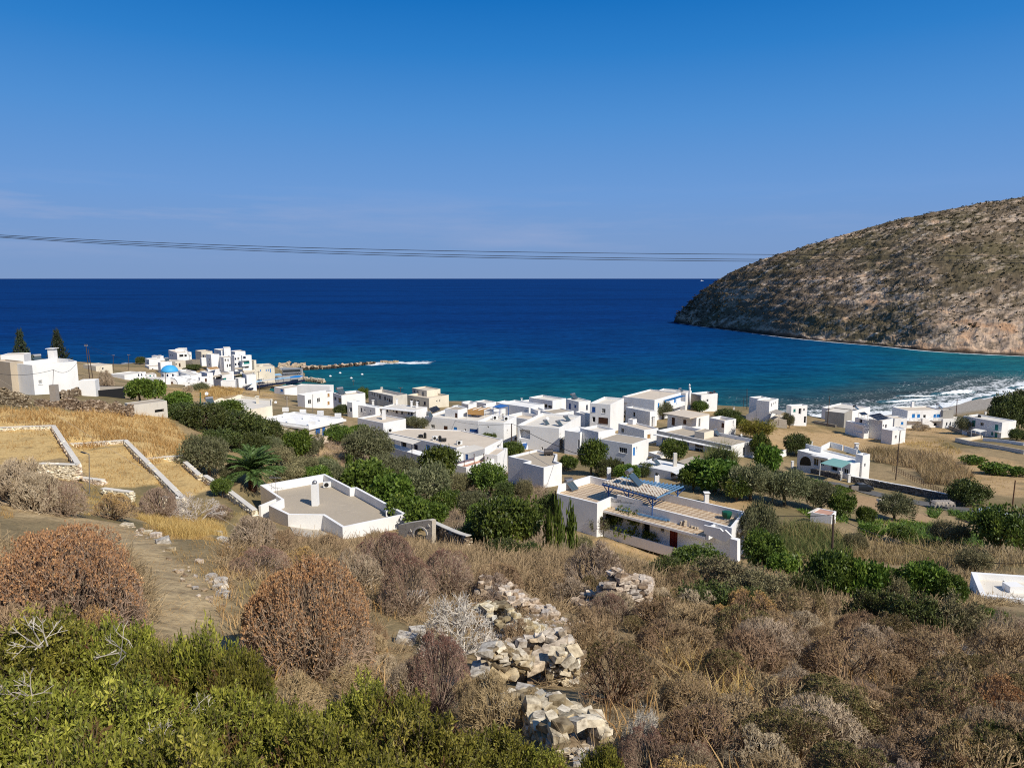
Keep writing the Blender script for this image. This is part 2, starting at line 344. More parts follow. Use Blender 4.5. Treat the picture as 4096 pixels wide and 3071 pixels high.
TIP = {
 'orange': varmat('orange seed heads', [(0,(0.28,0.14,0.084)),(.5,(0.448,0.231,0.119)),(.8,(0.588,0.329,0.161)),(1,(0.756,0.504,0.28))], .8, None, .15, .1),
 'red': varmat('dark red seed heads', [(0,(0.161,0.0859,0.067)),(.5,(0.275,0.144,0.108)),(1,(0.413,0.241,0.173))], .8, None, .15, .12),
 'tan': varmat('tan seed heads', [(0,(0.303,0.172,0.0644)),(.5,(0.546,0.329,0.129)),(1,(0.758,0.515,0.245))], .8, None, .15, .12),
 'brown': varmat('brown leaves', [(0,(0.165,0.103,0.0543)),(.5,(0.301,0.199,0.0931)),(1,(0.512,0.345,0.155))], .8, None, .15, .15),
 'moss': varmat('olive brown leaves', [(0,(0.0914,0.0776,0.031)),(.5,(0.183,0.152,0.059)),(1,(0.329,0.267,0.116))], .8, None, .15, .15),
}
GRASS = varmat('dry grass', [(0,(.28,.16,.05)),(.5,(.48,.31,.11)),(1,(.62,.46,.22))], .85, None, .2, .05)
REED = varmat('reed leaves', [(0,(.06,.085,.025)),(.35,(.12,.145,.045)),(.5,(.24,.2,.08)),(.75,(.38,.28,.14)),(1,(.5,.4,.24))], .75, None, .2, .05)
# ------------------------------------------------------------------ world, sun
SUN = np.array([.71 * math.cos(R(43)), -.70 * math.cos(R(43)), math.sin(R(43))]); SUN /= np.linalg.norm(SUN)
sl = bpy.data.lights.new('sun', 'SUN'); sl.energy = 5.0; sl.angle = R(.53); sl.color = (1, .935, .82)
so = bpy.data.objects.new('sun', sl); COL.objects.link(so); so.rotation_euler = Vector(SUN).to_track_quat('Z', 'Y').to_euler(); so.location = (0, -30, 120)
def world():
    w = bpy.data.worlds.new('World'); scene.world = w; w.use_nodes = True; nt = w.node_tree; bg = nt.nodes['Background']
    s = nt.nodes.new('ShaderNodeTexSky'); s.sky_type = 'NISHITA'; s.sun_disc = False; s.sun_elevation = R(43); s.sun_rotation = math.atan2(SUN[0], SUN[1])
    s.air_density = 1.0; s.dust_density = .3; s.ozone_density = 3.0; s.altitude = 0
    tc = nt.nodes.new('ShaderNodeTexCoord'); sp = nt.nodes.new('ShaderNodeSeparateXYZ'); nt.links.new(tc.outputs['Generated'], sp.inputs[0])
    # clean deep autumn air: the low band of the Nishita sky is too yellow for it, so its colour is corrected by elevation
    low = ramp(nt, SKY_LOW, sp.outputs[2]); low = mix(nt, low, (10,10,10), 1., 'MULTIPLY')
    col = mix(nt, low, mix(nt, s.outputs[0], (.75,.9,1.05), 1., 'MULTIPLY'), ramp(nt, [(.36, (0,0,0)), (.75, (1,1,1))], sp.outputs[2]))
    # faint cirrus streaks low in the sky
    n = noise(nt, 3.2, 6, .6, vec=tc.outputs['Generated'], stretch=(1, 1, 9)); n2 = noise(nt, 1.3, 2, .5, vec=tc.outputs['Generated'])
    band = ramp(nt, [(.015, (0,0,0)), (.05, (1,1,1)), (.085, (1,1,1)), (.125, (0,0,0))], sp.outputs[2])
    f = mth(nt, 'MULTIPLY', ramp(nt, [(.48, (0,0,0)), (.72, (1,1,1))], n), band); f = mth(nt, 'MULTIPLY', f, ramp(nt, [(.4, (.25,.25,.25)), (.62, (1,1,1))], n2))
    col = mix(nt, col, CLOUD, mth(nt, 'MULTIPLY', f, mth(nt, 'MULTIPLY_ADD', sp.outputs[0], -.7, .5, True)))
    nt.links.new(col, bg.inputs[0]); bg.inputs[1].default_value = SKY_STRENGTH
SKY_STRENGTH = .1
SKY_LOW = [(0,(.20,.315,.55)),(.05,(.19,.325,.595)),(.11,(.15,.32,.65)),(.2,(.08,.27,.63)),(.28,(.028,.205,.57)),(.345,(.008,.155,.50)),(.6,(.008,.13,.45))]
CLOUD = (3.4,4.1,6.2)
world()
vs = scene.view_settings; vs.view_transform = 'Standard'; vs.look = 'None'; vs.exposure = .05; vs.gamma = 1
scene.cycles.use_denoising = False; scene.cycles.filter_width = 1.1; scene.cycles.max_bounces = 6; scene.cycles.diffuse_bounces = 3; scene.cycles.transparent_max_bounces = 4
SHORE = [(-330,480),(-300,462),(-255,478),(-200,476),(-165,470),(-152,448),(-120,420),(-112,385),(-122,352),(-112,338),(-98,345),(-60,322),(0,318),(50,310),(100,297),(122,290),(160,298),(200,318),(250,357),(300,400),(345,455),(386,540)]
def dist_poly(x, y, pl):
    d = np.full(len(x), 1e9)
    for (ax, ay), (bx, by) in zip(pl[:-1], pl[1:]):
        t = np.clip(((x-ax)*(bx-ax) + (y-ay)*(by-ay)) / ((bx-ax)**2 + (by-ay)**2), 0, 1)
        d = np.minimum(d, np.hypot(x - ax - t*(bx-ax), y - ay - t*(by-ay)))
    return d
# ------------------------------------------------------------------ ground sheet
def axis(lo, hi, c, fine, grow):
    a = [c]; st = fine
    while a[-1] < hi: a.append(a[-1] + st); st = max(fine, (a[-1] - c) * grow)
    b = [c]; st = fine
    while b[-1] > lo: b.append(b[-1] - st); st = max(fine, (c - b[-1]) * grow)
    return np.array(b[:0:-1] + a)
def gridmesh(name, xs, ys, zf, mat, attrs=None):
    X, Y = np.meshgrid(xs, ys); x, y = X.ravel(), Y.ravel(); z = zf(x, y); nx, ny = len(xs), len(ys)
    i = np.arange(nx * ny).reshape(ny, nx); q = np.stack([i[:-1,:-1], i[:-1,1:], i[1:,1:], i[1:,:-1]], -1).reshape(-1, 4)
    me = npmesh(name, np.stack([x, y, z], 1), q, None, mat, True)
    for k, f in (attrs or {}).items():
        at = me.attributes.new(k, 'FLOAT', 'POINT'); at.data.foreach_set('value', f(x, y).astype(np.float32))
    return link(name, me, None)
def wpoly(z, pts): return [gp(z, *p)[:2] for p in pts]
def soft(poly, x, y, n=4.):
    m = inpoly(x + (fbm(x/3, y/3) - .5) * n, y + (fbm(x/3 + 9, y/3 + 5) - .5) * n, poly); return m.astype(float)
PATH = wpoly(ZI, [(0,160),(130,190),(350,300),(620,330),(900,370),(1130,470),(1330,620),(1560,760),(1690,850),(1760,990),(1800,1120),(1700,1210),(1500,1330),(1260,1320),(1220,1150),(1240,960),(1120,800),(960,620),(800,480),(560,390),(300,350),(0,300)])
STRIP = [(1440,1415),(1510,1440),(1610,1505),(1690,1570),(1640,1600),(1540,1540),(1440,1470)]
GOLD = [wpoly(Z2, p) for p in ([(-200,60),(600,90),(1050,110),(1320,130),(1560,330),(1480,460),(1160,490),(1000,330),(520,370),(430,225),(-200,240)], [(-330,245),(430,225),(640,540),(-330,480)], [(525,375),(1010,340),(1480,810),(830,700)], [(1170,495),(1480,470),(2050,915),(1475,800)])] + \
       [wpoly(ZI, [(1080,330),(1500,330),(1800,400),(1830,480),(1500,520),(1250,430)]), wpoly(Zf, STRIP)]
BROWN = [wpoly(Z6, p) for p in ([(120,330),(480,330),(1000,440),(1500,500),(2212,660),(2212,900),(1900,860),(1000,560),(420,560),(230,520)], [(1330,390),(1680,400),(1900,470),(1700,500),(1340,520)])] + [wpoly(Z3, [(640,690),(870,700),(1080,740),(1170,900),(1130,970),(880,860)])] + [wpoly(ZF, [(300,740),(480,790),(1330,1010),(1320,1090),(860,1000),(420,830)])] + [wpoly(ZA, [(380,730),(900,750),(2000,800),(2000,900),(900,950),(390,880)])] + [wpoly(Z8, [(1560,380),(2000,440),(2100,560),(2060,640),(1700,470)])]
def a_path(x, y): return soft(PATH, x, y, 1.6)
def a_gold(x, y): return np.clip(sum(soft(p, x, y, 1.5) for p in GOLD), 0, 1)
def a_beach(x, y): return np.clip((26 - dist_poly(x, y, SHORE))/7, 0, 1) * (x > 110) * (x < 400)
def a_brown(x, y): return np.clip(sum(soft(p, x, y, 6) for p in BROWN), 0, 1)
def ground_mat():
    m, nt, b, N, L = nodes('hillside soil')
    def A(k):
        a = N('ShaderNodeAttribute'); a.attribute_name = k; return a.outputs['Fac']
    n1 = noise(nt, .6, 6, .62, 'World'); n2 = noise(nt, 5, 6, .65, 'World'); n3 = noise(nt, .06, 4, .55, 'World'); n4 = noise(nt, 1.7, 7, .7, 'World', stretch=(.75, 1, 1))
    base = mix(nt, (.17,.125,.07), (.44,.32,.17), ramp(nt, [(.35,(0,0,0)),(.65,(1,1,1))], mix(nt, n1, n2, .6))); base = mix(nt, base, (.11,.10,.045), ramp(nt, [(.45,(0,0,0)),(.6,(.6,.6,.6))], n3))
    gold = mix(nt, (.40,.26,.10), (.66,.48,.22), ramp(nt, [(.3,(0,0,0)),(.7,(1,1,1))], n2)); gold = mix(nt, gold, (.22,.15,.07), ramp(nt, [(.5,(0,0,0)),(.7,(.7,.7,.7))], n1))
    brown = mix(nt, (.30,.19,.095), (.58,.41,.215), ramp(nt, [(.3,(0,0,0)),(.7,(1,1,1))], mix(nt, n2, n1, .5))); brown = mix(nt, brown, (.15,.115,.05), ramp(nt, [(.5,(0,0,0)),(.68,(.8,.8,.8))], n3))
    path = mix(nt, (.20,.145,.085), (.56,.42,.23), ramp(nt, [(.36,(0,0,0)),(.62,(1,1,1))], mix(nt, n4, n2, .4))); 
    c = mix(nt, base, brown, A('brown')); c = mix(nt, c, gold, A('gold')); c = mix(nt, c, path, A('path')); peb = noise(nt, 1.6, 6, .75, 'World'); c = mix(nt, c, mix(nt, (.2,.17,.14), (.5,.45,.38), ramp(nt, [(.35,(0,0,0)),(.65,(1,1,1))], peb)), A('beach'))
    L(c, b.inputs['Base Color']); b.inputs['Roughness'].default_value = .95; b.inputs['Specular IOR Level'].default_value = .1
    bump(nt, b, mix(nt, n2, n4, .5), .7, .12); return m
def ground_z(x, y):
    z = terrain(x, y); d = np.hypot(x, y); k = np.clip(d / 40, .25, 1)
    return z + (fbm(x/1.3, y/1.3) - .47) * .16 * k + (fbm(x/9, y/9) - .47) * .5 * np.clip(d/60, 0, 1) * (z > 1)
gx = axis(-520, 620, 0, .45, .018); gy = axis(-40, 640, 22, .45, .016)
struct(gridmesh('ground', gx, gy, ground_z, ground_mat(), {'path': a_path, 'gold': a_gold, 'brown': a_brown, 'beach': a_beach}))
# ------------------------------------------------------------------ sea
HCO = [(1455,695),(1480,699),(1530,706),(1600,715),(1700,728),(1800,738),(1900,746),(2000,757),(2100,763),(2211,768),(2500,784)]
HRI = [(1455,694),(1466,676),(1485,655),(1510,631),(1545,603),(1600,576),(1650,557),(1700,543),(1760,523),(1830,503),(1900,482),(2000,460),(2100,441),(2211,424),(2500,392)]
hco_w = [atZ(*uv(Zf, *p), 0)[:2] for p in HCO]
def a_shore(x, y): return np.minimum(dist_poly(x, y, SHORE[7:]), dist_poly(x, y, SHORE[:7]) * 1.0 + 170)
def a_cliff(x, y): return dist_poly(x, y, hco_w)
def a_surf(x, y):
    return np.clip((x - 95) / 30, 0, 1) * np.clip((330 - x)/60, 0, 1) * np.clip((455 - y)/50, 0, 1)
def sea_mat():
    m, nt, b, N, L = nodes('sea water')
    def A(k):
        a = N('ShaderNodeAttribute'); a.attribute_name = k; return a.outputs['Fac']
    sh, cl, su = A('shore'), A('cliff'), A('surf')
    n1 = noise(nt, .012, 4, .55, 'World'); wv = noise(nt, .085, 6, .68, 'World', stretch=(.3, 1, 1)); w2 = noise(nt, .32, 4, .6, 'World', stretch=(.45, 1, 1)); w3 = noise(nt, .004, 3, .5, 'World', stretch=(.3, 1, 1))
    d = mth(nt, 'MULTIPLY_ADD', n1, 90, mth(nt, 'ADD', sh, -45))
    depth = mth(nt, 'MULTIPLY', d, 1/500, None, True)
    c = ramp(nt, [(0,(.012,.105,.125)),(.1,(.004,.092,.135)),(.26,(.001,.06,.15)),(.5,(.001,.038,.148)),(1,(.001,.027,.135))], depth)
    near = mth(nt, 'MULTIPLY', ramp(nt, [(.06,(1,1,1)),(.16,(0,0,0))], mth(nt, 'MULTIPLY', d, 1/500, None, True)), su)
    c = mix(nt, c, (.05,.075,.08), near)
    c = mix(nt, c, mix(nt, (.4,.44,.52), (1.75,1.7,1.5), ramp(nt, [(.36,(0,0,0)),(.66,(1,1,1))], mix(nt, wv, w2, .45))), 1., 'MULTIPLY')  # light and dark of the wave slopes painted into the water colour
    c = mix(nt, c, (.5,.55,.6), mth(nt, 'MULTIPLY', ramp(nt, [(.45,(0,0,0)),(.7,(1,1,1))], w3), .7), 'MULTIPLY')
    # foam: surf lines off the beach, a white edge along the rocks, a few whitecaps
    f1 = noise(nt, .10, 6, .68, 'World'); f2 = noise(nt, .6, 5, .7, 'World')
    wob = mth(nt, 'MULTIPLY_ADD', f1, 26, mth(nt, 'ADD', sh, -13))
    bands = ramp(nt, [(0,(1,1,1)),(.08,(.8,.8,.8)),(.14,(.25,.25,.25)),(.22,(.55,.55,.55)),(.3,(.12,.12,.12)),(.4,(.36,.36,.36)),(.48,(.0,.0,.0)),(.66,(.14,.14,.14)),(.74,(0,0,0))], mth(nt, 'MULTIPLY', wob, 1/66, None, True))
    fo = mth(nt, 'MULTIPLY', bands, su); 
    fo = mth(nt, 'MULTIPLY', mth(nt, 'ADD', fo, mth(nt, 'MULTIPLY_ADD', f2, 2.6, -1.62)), 3.2, None, True); fo = mth(nt, 'MULTIPLY', fo, mth(nt, 'GREATER_THAN', mth(nt, 'MULTIPLY', bands, su), .02))
    ed = mth(nt, 'MULTIPLY', mth(nt, 'ADD', mth(nt, 'MULTIPLY_ADD', cl, -.12, .55), mth(nt, 'MULTIPLY_ADD', f1, 1.6, -.8)), 3, None, True)
    fo = mth(nt, 'MAXIMUM', fo, mth(nt, 'MULTIPLY', ed, .8))
    e2 = mth(nt, 'MULTIPLY', mth(nt, 'ADD', mth(nt, 'MULTIPLY_ADD', A('reef'), -.055, .5), mth(nt, 'MULTIPLY_ADD', f1, 2.2, -1.15)), 3, None, True)
    fo = mth(nt, 'MAXIMUM', fo, e2)
    wc = noise(nt, .035, 8, .75, 'World', stretch=(.5, 1, 1)); fo = mth(nt, 'MAXIMUM', fo, ramp(nt, [(.745,(0,0,0)),(.78,(.7,.7,.7))], wc))
    c = mix(nt, c, (.78,.8,.8), fo)
    L(c, b.inputs['Base Color']); L(mth(nt, 'MULTIPLY_ADD', fo, .5, .3), b.inputs['Roughness']); b.inputs['Specular IOR Level'].default_value = 0
    h = mth(nt, 'ADD', mth(nt, 'MULTIPLY', wv, 1.6), mth(nt, 'MULTIPLY', w2, .5)); bump(nt, b, h, .9, 1.5)
    # waves break the mirror: a diffuse body with a small glossy share
    df = N('ShaderNodeBsdfDiffuse'); L(c, df.inputs[0]); gl = N('ShaderNodeBsdfGlossy'); gl.inputs['Roughness'].default_value = .3; gl.inputs[0].default_value = (.6,.8,1,1); ms = N('ShaderNodeMixShader'); ms.inputs[0].default_value = .05
    nb = b.inputs['Normal'].links[0].from_socket; L(nb, df.inputs['Normal']); L(nb, gl.inputs['Normal']); L(df.outputs[0], ms.inputs[1]); L(gl.outputs[0], ms.inputs[2]); L(ms.outputs[0], nt.nodes['Material Output'].inputs[0])
    return m
def seaaxis(lo, hi, a, b, st, grow=.12):
    m = list(np.arange(a, b + .1, st)); s = st
    while m[-1] < hi: s *= 1 + grow; m.append(m[-1] + s)
    s = st; f = [m[0]]
    while f[-1] > lo: s *= 1 + grow; f.append(f[-1] - s)
    return np.array(f[:0:-1] + m)
REEF = [atZ(*uv(ZB, *p), 0)[:2] for p in ((1480,95),(1620,80),(1760,80),(1900,82),(2010,78))]
def a_reef(x, y): return np.minimum(dist_poly(x, y, REEF), np.minimum(dist_poly(x, y, [(-255,478),(-190,478)]) * .8, 1e9))
sx = seaaxis(-60000, 60000, -290, 460, 3.); sy = seaaxis(150, 90000, 280, 640, 3.)
struct(gridmesh('sea', sx, sy, lambda x, y: np.where(y < 292, -1.5, 0) + 0 * x, sea_mat(), {'shore': a_shore, 'cliff': a_cliff, 'surf': a_surf, 'reef': a_reef}))
# breaking waves: raised white rollers off the beach
def foam_mat():
    m, nt, b, N, L = nodes('wave foam'); n = noise(nt, .8, 6, .7, 'World'); at = N('ShaderNodeAttribute'); at.attribute_name = 'v'
    L(mix(nt, (.02,.09,.11), (.8,.82,.82), mth(nt, 'MULTIPLY', mth(nt, 'ADD', at.outputs['Fac'], mth(nt, 'MULTIPLY_ADD', n, 1.8, -1.15)), 3, None, True)), b.inputs['Base Color']); b.inputs['Roughness'].default_value = .6; bump(nt, b, n, .6, .4); return m
FOAM = foam_mat()
def roller(z, pts, hgt, wid, label):
    P = [atZ(*uv(z, *p), 0)[:2] for p in pts]; P = np.array(P); t = np.linspace(0, 1, 60); s = np.linspace(0, 1, len(P))
    cx, cy = np.interp(t, s, P[:,0]), np.interp(t, s, P[:,1]); V = []; val = []; m = 14
    tx, ty = np.gradient(cx), np.gradient(cy); ln = np.hypot(tx, ty); nx, ny = -ty/ln, tx/ln
    for i in range(60):
        e = math.sin(math.pi * t[i]) ** .6
        for k in range(m):
            q = k/(m-1); off = (q - .35) * wid * (.7 + .6 * vnoise(np.array([i*.17]), np.array([q*3]))[0]) * (.3 + .7*e)
            z = hgt * e * math.exp(-((q-.35)/.2)**2) * (.7 + .6 * vnoise(np.array([i*.3]), np.array([5.]))[0])
            V.append((cx[i] + nx[i]*off, cy[i] + ny[i]*off, .06 + z)); val.append((math.exp(-((q-.33)/.28)**2)) * e * .95)
    idx = np.arange(60*m).reshape(60, m); q = np.stack([idx[:-1,:-1], idx[1:,:-1], idx[1:,1:], idx[:-1,1:]], -1).reshape(-1, 4)
    o = link('wave', npmesh('wave', V, q, val, FOAM, True), None); return tag(o, label, 'wave', 'breaking waves off the beach', 'stuff')
roller(ZD, [(880,150),(1150,120),(1330,110),(1490,100)], 1.5, 9, 'tall white breaker curling off the pebble beach')
roller(ZD, [(330,165),(520,160),(760,165),(960,150)], .5, 6, 'low white surf line left of the tall breaker')
roller(ZD, [(60,260),(350,240),(650,215),(900,190)], .6, 8, 'long surf line behind the beach house roofs')
roller(ZD, [(1500,230),(1750,190),(1950,150),(2150,115)], .5, 8, 'white swash edge along the pebble beach')
roller(ZD, [(2080,60),(2200,35),(2330,10)], .8, 8, 'distant breaker at the right end of the bay')
# ------------------------------------------------------------------ headland
def interp(pl, x): return float(np.mean([np.interp(x + d, [p[0] for p in pl], [p[1] for p in pl]) for d in np.linspace(-min(40, max(0, x - 1455)), min(40, max(0, x - 1455)), 9)]))
def hill_mat():
    m, nt, b, N, L = nodes('rocky hillside'); at = N('ShaderNodeAttribute'); at.attribute_name = 'v'; rk = N('ShaderNodeAttribute'); rk.attribute_name = 'rock'
    n1 = noise(nt, .05, 6, .62, 'World', stretch=(1, 1, 2.5)); n2 = noise(nt, .22, 6, .72, 'World', stretch=(1, 1, 2.2)); n3 = noise(nt, .012, 4, .5, 'World'); n4 = noise(nt, .5, 4, .7, 'World')
    mp = N('ShaderNodeMapping'); mp.inputs['Rotation'].default_value = (R(18), R(24), R(30)); L(N('ShaderNodeNewGeometry').outputs['Position'], mp.inputs[0]); n5 = noise(nt, .16, 5, .65, vec=mp.outputs[0], stretch=(.22, .22, 1.6)); n2 = mix(nt, n2, n5, .5)
    rock = mix(nt, (.3,.23,.17), (.74,.63,.51), n4); rock = mix(nt, rock, (.40,.24,.13), ramp(nt, [(.5,(0,0,0)),(.66,(.75,.75,.75))], n1))
    rock = mix(nt, rock, (.62,.57,.5), ramp(nt, [(.56,(0,0,0)),(.7,(.8,.8,.8))], n2))
    veg = mix(nt, (.09,.067,.045), (.2,.15,.1), n1); veg = mix(nt, veg, (.11,.09,.05), ramp(nt, [(.45,(0,0,0)),(.6,(1,1,1))], n3))
    f = mth(nt, 'ADD', mth(nt, 'MULTIPLY_ADD', n2, 6.0, -3.0), mth(nt, 'MULTIPLY_ADD', rk.outputs['Fac'], 2.2, mth(nt, 'MULTIPLY_ADD', n1, 3.4, -1.78)), None, True)
    rock = mix(nt, rock, (.85,.62,.45), mth(nt, 'MULTIPLY', rk.outputs['Fac'], .9, None, True), 'MULTIPLY'); c = mix(nt, veg, rock, f)
    c = mix(nt, c, (.022,.018,.016), ramp(nt, [(.0,(1,1,1)),(.02,(.8,.8,.8)),(.035,(0,0,0))], mth(nt, 'MULTIPLY', at.outputs['Fac'], 1)))
    L(c, b.inputs['Base Color']); b.inputs['Roughness'].default_value = .95; b.inputs['Specular IOR Level'].default_value = .1
    bump(nt, b, mix(nt, n2, n4, .35), .8, 1.6); return m
def hill():
    us = np.concatenate([np.arange(1455, 1560, 1.6), np.arange(1560, 2230, 2.2), np.arange(2230, 2500, 12)]); rows = 150; V = []; val = []; rock = []
    for u in us:
        k = (u - 1455) / 756
        C = atZ(*uv(Zf, u, interp(HCO, u)), 0); D = 4 + 330 * (1 - math.exp(-k * 1.6)); Rr = atY(*uv(Zf, u, interp(HRI, u)), C[1] + D); zr = max(Rr[2], .6)
        for j in range(rows + 26):
            s = j / rows
            if j <= rows:
                p = C + (Rr - C) * s; z = zr * (1 - (1 - s) ** 1.55); z += min(6, zr*.08) * (1 - math.exp(-s * 30)) * (1 - s)
            else:
                q = (j - rows) / 26; p = Rr + (Rr - C) / max(D, 30) * q * (60 + D * .6); z = zr * (1 - q ** 1.7) - 6 * q ** 3
            V.append((p[0], p[1], z)); val.append(max(0, z) / 120.); rock.append(s)
    V = np.array(V); x, y, z = V.T; s = np.array(rock)
    ax = x * .6 + y * .8; ay = -x * .8 + y * .6
    low = np.exp(-np.maximum(z, 0) / 7.5)
    amp = np.clip(z / 8, 0, 1) * np.where(s > 1, .3, 1) * np.clip((1.02 - s) * 14, .1, 1)
    gul = fbm(ax/38, z/60, 4); led = np.abs(((z + 10*fbm(x/60, y/60))/7.5) % 1 - .5)
    dz = (fbm(x/7, y/7 + z/9, 5) - .47) * (6.5 + 6*low) + (gul - .47) * (12 + 8*low) + (led - .25) * 3.4
    V[:,2] += dz * amp; V[:,0] -= (fbm(ax/6, z/5, 4) - .47) * 7 * low * amp; V[:,1] -= (fbm(ax/5 + 40, z/4, 4) - .45) * 9 * low * amp
    gold = np.exp(-((x - 372)/26)**2) * np.exp(-((z-14)/16)**2)
    rk = np.clip(low * .8 + (fbm(ax/45, z/14, 4) - .5) * 1.5 + np.exp(-((s - 1) / .05) ** 2) * .2 + gold * .5, 0, 1)
    n = rows + 26; i = np.arange(len(us) * n).reshape(len(us), n); q = np.stack([i[:-1,:-1], i[1:,:-1], i[1:,1:], i[:-1,1:]], -1).reshape(-1, 4)
    me = npmesh('headland_hill', V, q, val, hill_mat()); at = me.attributes.new('rock', 'FLOAT', 'POINT'); at.data.foreach_set('value', rk.astype(np.float32))
    struct(link('headland_hill', me, None)); return V, s, rk
HV, HS, HRK = hill()
from mathutils.geometry import tessellate_polygon
# ------------------------------------------------------------------ houses
ROOFS = []      # (polygon, z) of every flat roof, for setting things on them
def on_roof(z, x, y):
    u, v = uv(z, x, y); best = None
    for poly, zz, _ in ROOFS:
        d = ray(u, v)
        if d[2] >= 0: continue
        p = atZ(u, v, zz)
        if p[1] > 0 and inpoly(np.array([p[0]]), np.array([p[1]]), poly)[0] and (best is None or p[1] < best[1]): best = p
    return best if best is not None else ground(u, v)
OPEN = {  # kind: (frame material, pane material, depth)
 'dark': ('white', 'glass', .16), 'b': ('blue', 'blue', .07), 'sb': ('sky_blue', 'sky_blue', .07), 'br': ('brown', 'brown', .07), 'teal': ('teal', 'teal', .07),
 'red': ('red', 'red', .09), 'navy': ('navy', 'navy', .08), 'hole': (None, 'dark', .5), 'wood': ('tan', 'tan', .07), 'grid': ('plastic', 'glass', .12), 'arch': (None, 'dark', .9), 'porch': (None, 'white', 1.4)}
class House:
    def __init__(s, name, label, cat='house', group=None):
        s.root = None; s.name = name; s.label = label; s.cat = cat; s.group = group; s.walls = []; s.vols = []; s.extra = []
    # vol: world polygon (ccw), z0, z1, roof height below the top, materials
    def vol(s, poly, z0, z1, par=.35, mat='white', roof='r_beige', th=.22):
        poly = [np.array(p[:2], float) for p in poly]
        if area(poly) < 0: poly = poly[::-1]
        s.vols.append(dict(poly=poly, z0=z0, z1=z1, par=par, mat=mat, roof=roof, th=th, op=[[] for _ in poly]))
        ROOFS.append((poly, z1 - par, s)); return s
    def top(s): return s.vols[-1]['z1']
    def _base(s, poly):
        return min(tz(p[0], p[1]) for p in poly) - 1.2
    def poly(s, z, pts, ref, Y=None, yb=None, **k):
        """flat roof outline read off the photograph; pts[ref] is at distance Y (or its wall meets the ground at yb)"""
        x, y = pts[ref]
        if Y is None: Y = gp(z, x, yb)[1]
        zt = atY(*uv(z, x, y), Y)[2]; P = [atZ(*uv(z, *p), zt)[:2] for p in pts]
        return s.vol(P, s._base(P), zt, **k)
    def box(s, z, N, L, R_, Y=None, yb=None, th=None, on=False, h=None, **k):
        """rectangular block: near corner N, its neighbours L and R_ along the roof edge"""
        if on:                                    # stands on the roof seen at yb
            b = on_roof(z, N[0], yb); Y = b[1]; z0 = b[2] - .02
        elif Y is None: Y = gp(z, N[0], yb)[1]
        zt = atY(*uv(z, *N), Y)[2]
        n, l, r = (atZ(*uv(z, *p), zt)[:2] for p in (N, L, R_))
        vl, vr = l - n, r - n
        if th is None:
            tr = math.atan2(vr[1], vr[0]); tl = math.atan2(vl[1], vl[0]) - math.pi/2
            wr, wl = abs(R_[0]-N[0]), abs(L[0]-N[0]); th = math.atan2(wr*math.sin(tr)+wl*math.sin(tl), wr*math.cos(tr)+wl*math.cos(tl))
            th = min(max(th, R(8)), R(80))
        else: th = R(th)
        def length(dirv, target, fallback):
            # distance along dirv whose picture column equals the target's
            u = uv(z, *target)[0]; k = (u - 512) / F
            # column u: x = k*depth, depth = y*CP + (CZ-zt)*SP
            den = dirv[0] - k * CP * dirv[1]
            if abs(den) < .06: return fallback
            t = (k * (n[1]*CP + (CZ-zt)*SP) - n[0]) / den
            return t if 1.2 < t < 45 else fallback
        er, el = np.array([math.cos(th), math.sin(th)]), np.array([-math.sin(th), math.cos(th)])
        a = length(er, R_, max(2, min(20, np.hypot(*vr)))); b = length(el, L, max(2, min(14, np.hypot(*vl))))
        P = [n, n + er*a, n + er*a + el*b, n + el*b]
        return s.vol(P, z0 if on else s._base(P), zt, **k)
    def _hit(s, u, v):
        d = ray(u, v); best = None
        for vi, V in enumerate(s.vols):
            P = V['poly']
            for i in range(len(P)):
                a, b = P[i], P[(i+1) % len(P)]; e = b - a; nrm = np.array([e[1], -e[0]])
                den = nrm @ d[:2]
                if den >= 0: continue
                t = (nrm @ a) / den; p = d * t; q = ((p[:2] - a) @ e) / (e @ e); zz = CZ + p[2]
                if -.02 <= q <= 1.02 and V['z0'] <= zz <= V['z1'] and (best is None or t < best[0]): best = (t, vi, i)
        return best
    def win(s, z, *items):
        for it in items:
            x0, y0, x1, y1, kind = it[:5]; h = s._hit(*uv(z, (x0+x1)/2, (y0+y1)/2))
            if h is None: print('window missed', s.label, it); continue
            _, vi, i = h; V = s.vols[vi]; P = V['poly']; a, b = P[i], P[(i+1) % len(P)]; e = b - a; Ln = np.hypot(*e); nrm = np.array([e[1], -e[0]])
            def pr(x, y):
                d = ray(*uv(z, x, y)); t = (nrm @ a) / (nrm @ d[:2]); p = d * t; return ((p[:2] - a) @ e) / Ln, CZ + p[2]
            ym = (y0+y1)/2; q0, q1 = pr(x0, ym)[0], pr(x1, ym)[0]; zt_, zb_ = pr((x0+x1)/2, y0)[1], pr((x0+x1)/2, y1)[1]
            q0, q1 = sorted((max(.12, min(Ln-.12, q0)), max(.12, min(Ln-.12, q1)))); zt_ = min(zt_, V['z1'] - .2); zb_ = max(zb_, V['z0'])
            if q1 - q0 < .15 or zt_ - zb_ < .15: print('window thin', s.label, it); continue
            V['op'][i].append((q0, q1, zb_, zt_, kind, it[5] if len(it) > 5 else ('door' if (zt_-zb_) > 1.45*(q1-q0) and zt_-zb_ > 1.75 else 'window')))
        return s
    def grid(s, face_pt, n, rows, kind='dark', w=.9, h=1.1, sill=1.0, sh=3.0, z=None):
        """regular windows on the wall that shows at face_pt"""
        hit = s._hit(*uv(z, *face_pt))
        if hit is None: return s
        _, vi, i = hit; V = s.vols[vi]; P = V['poly']; Ln = np.hypot(*(P[(i+1) % len(P)] - P[i]))
        for r in range(rows):
            zb = V['z1'] - V['par'] - sh * (r+1) + sill
            for k in range(n):
                q = Ln * (k + .5) / n; V['op'][i].append((q - w/2, q + w/2, zb, zb + h, kind, 'window'))
        return s
    def at(s, f): s.extra.append(f); return s
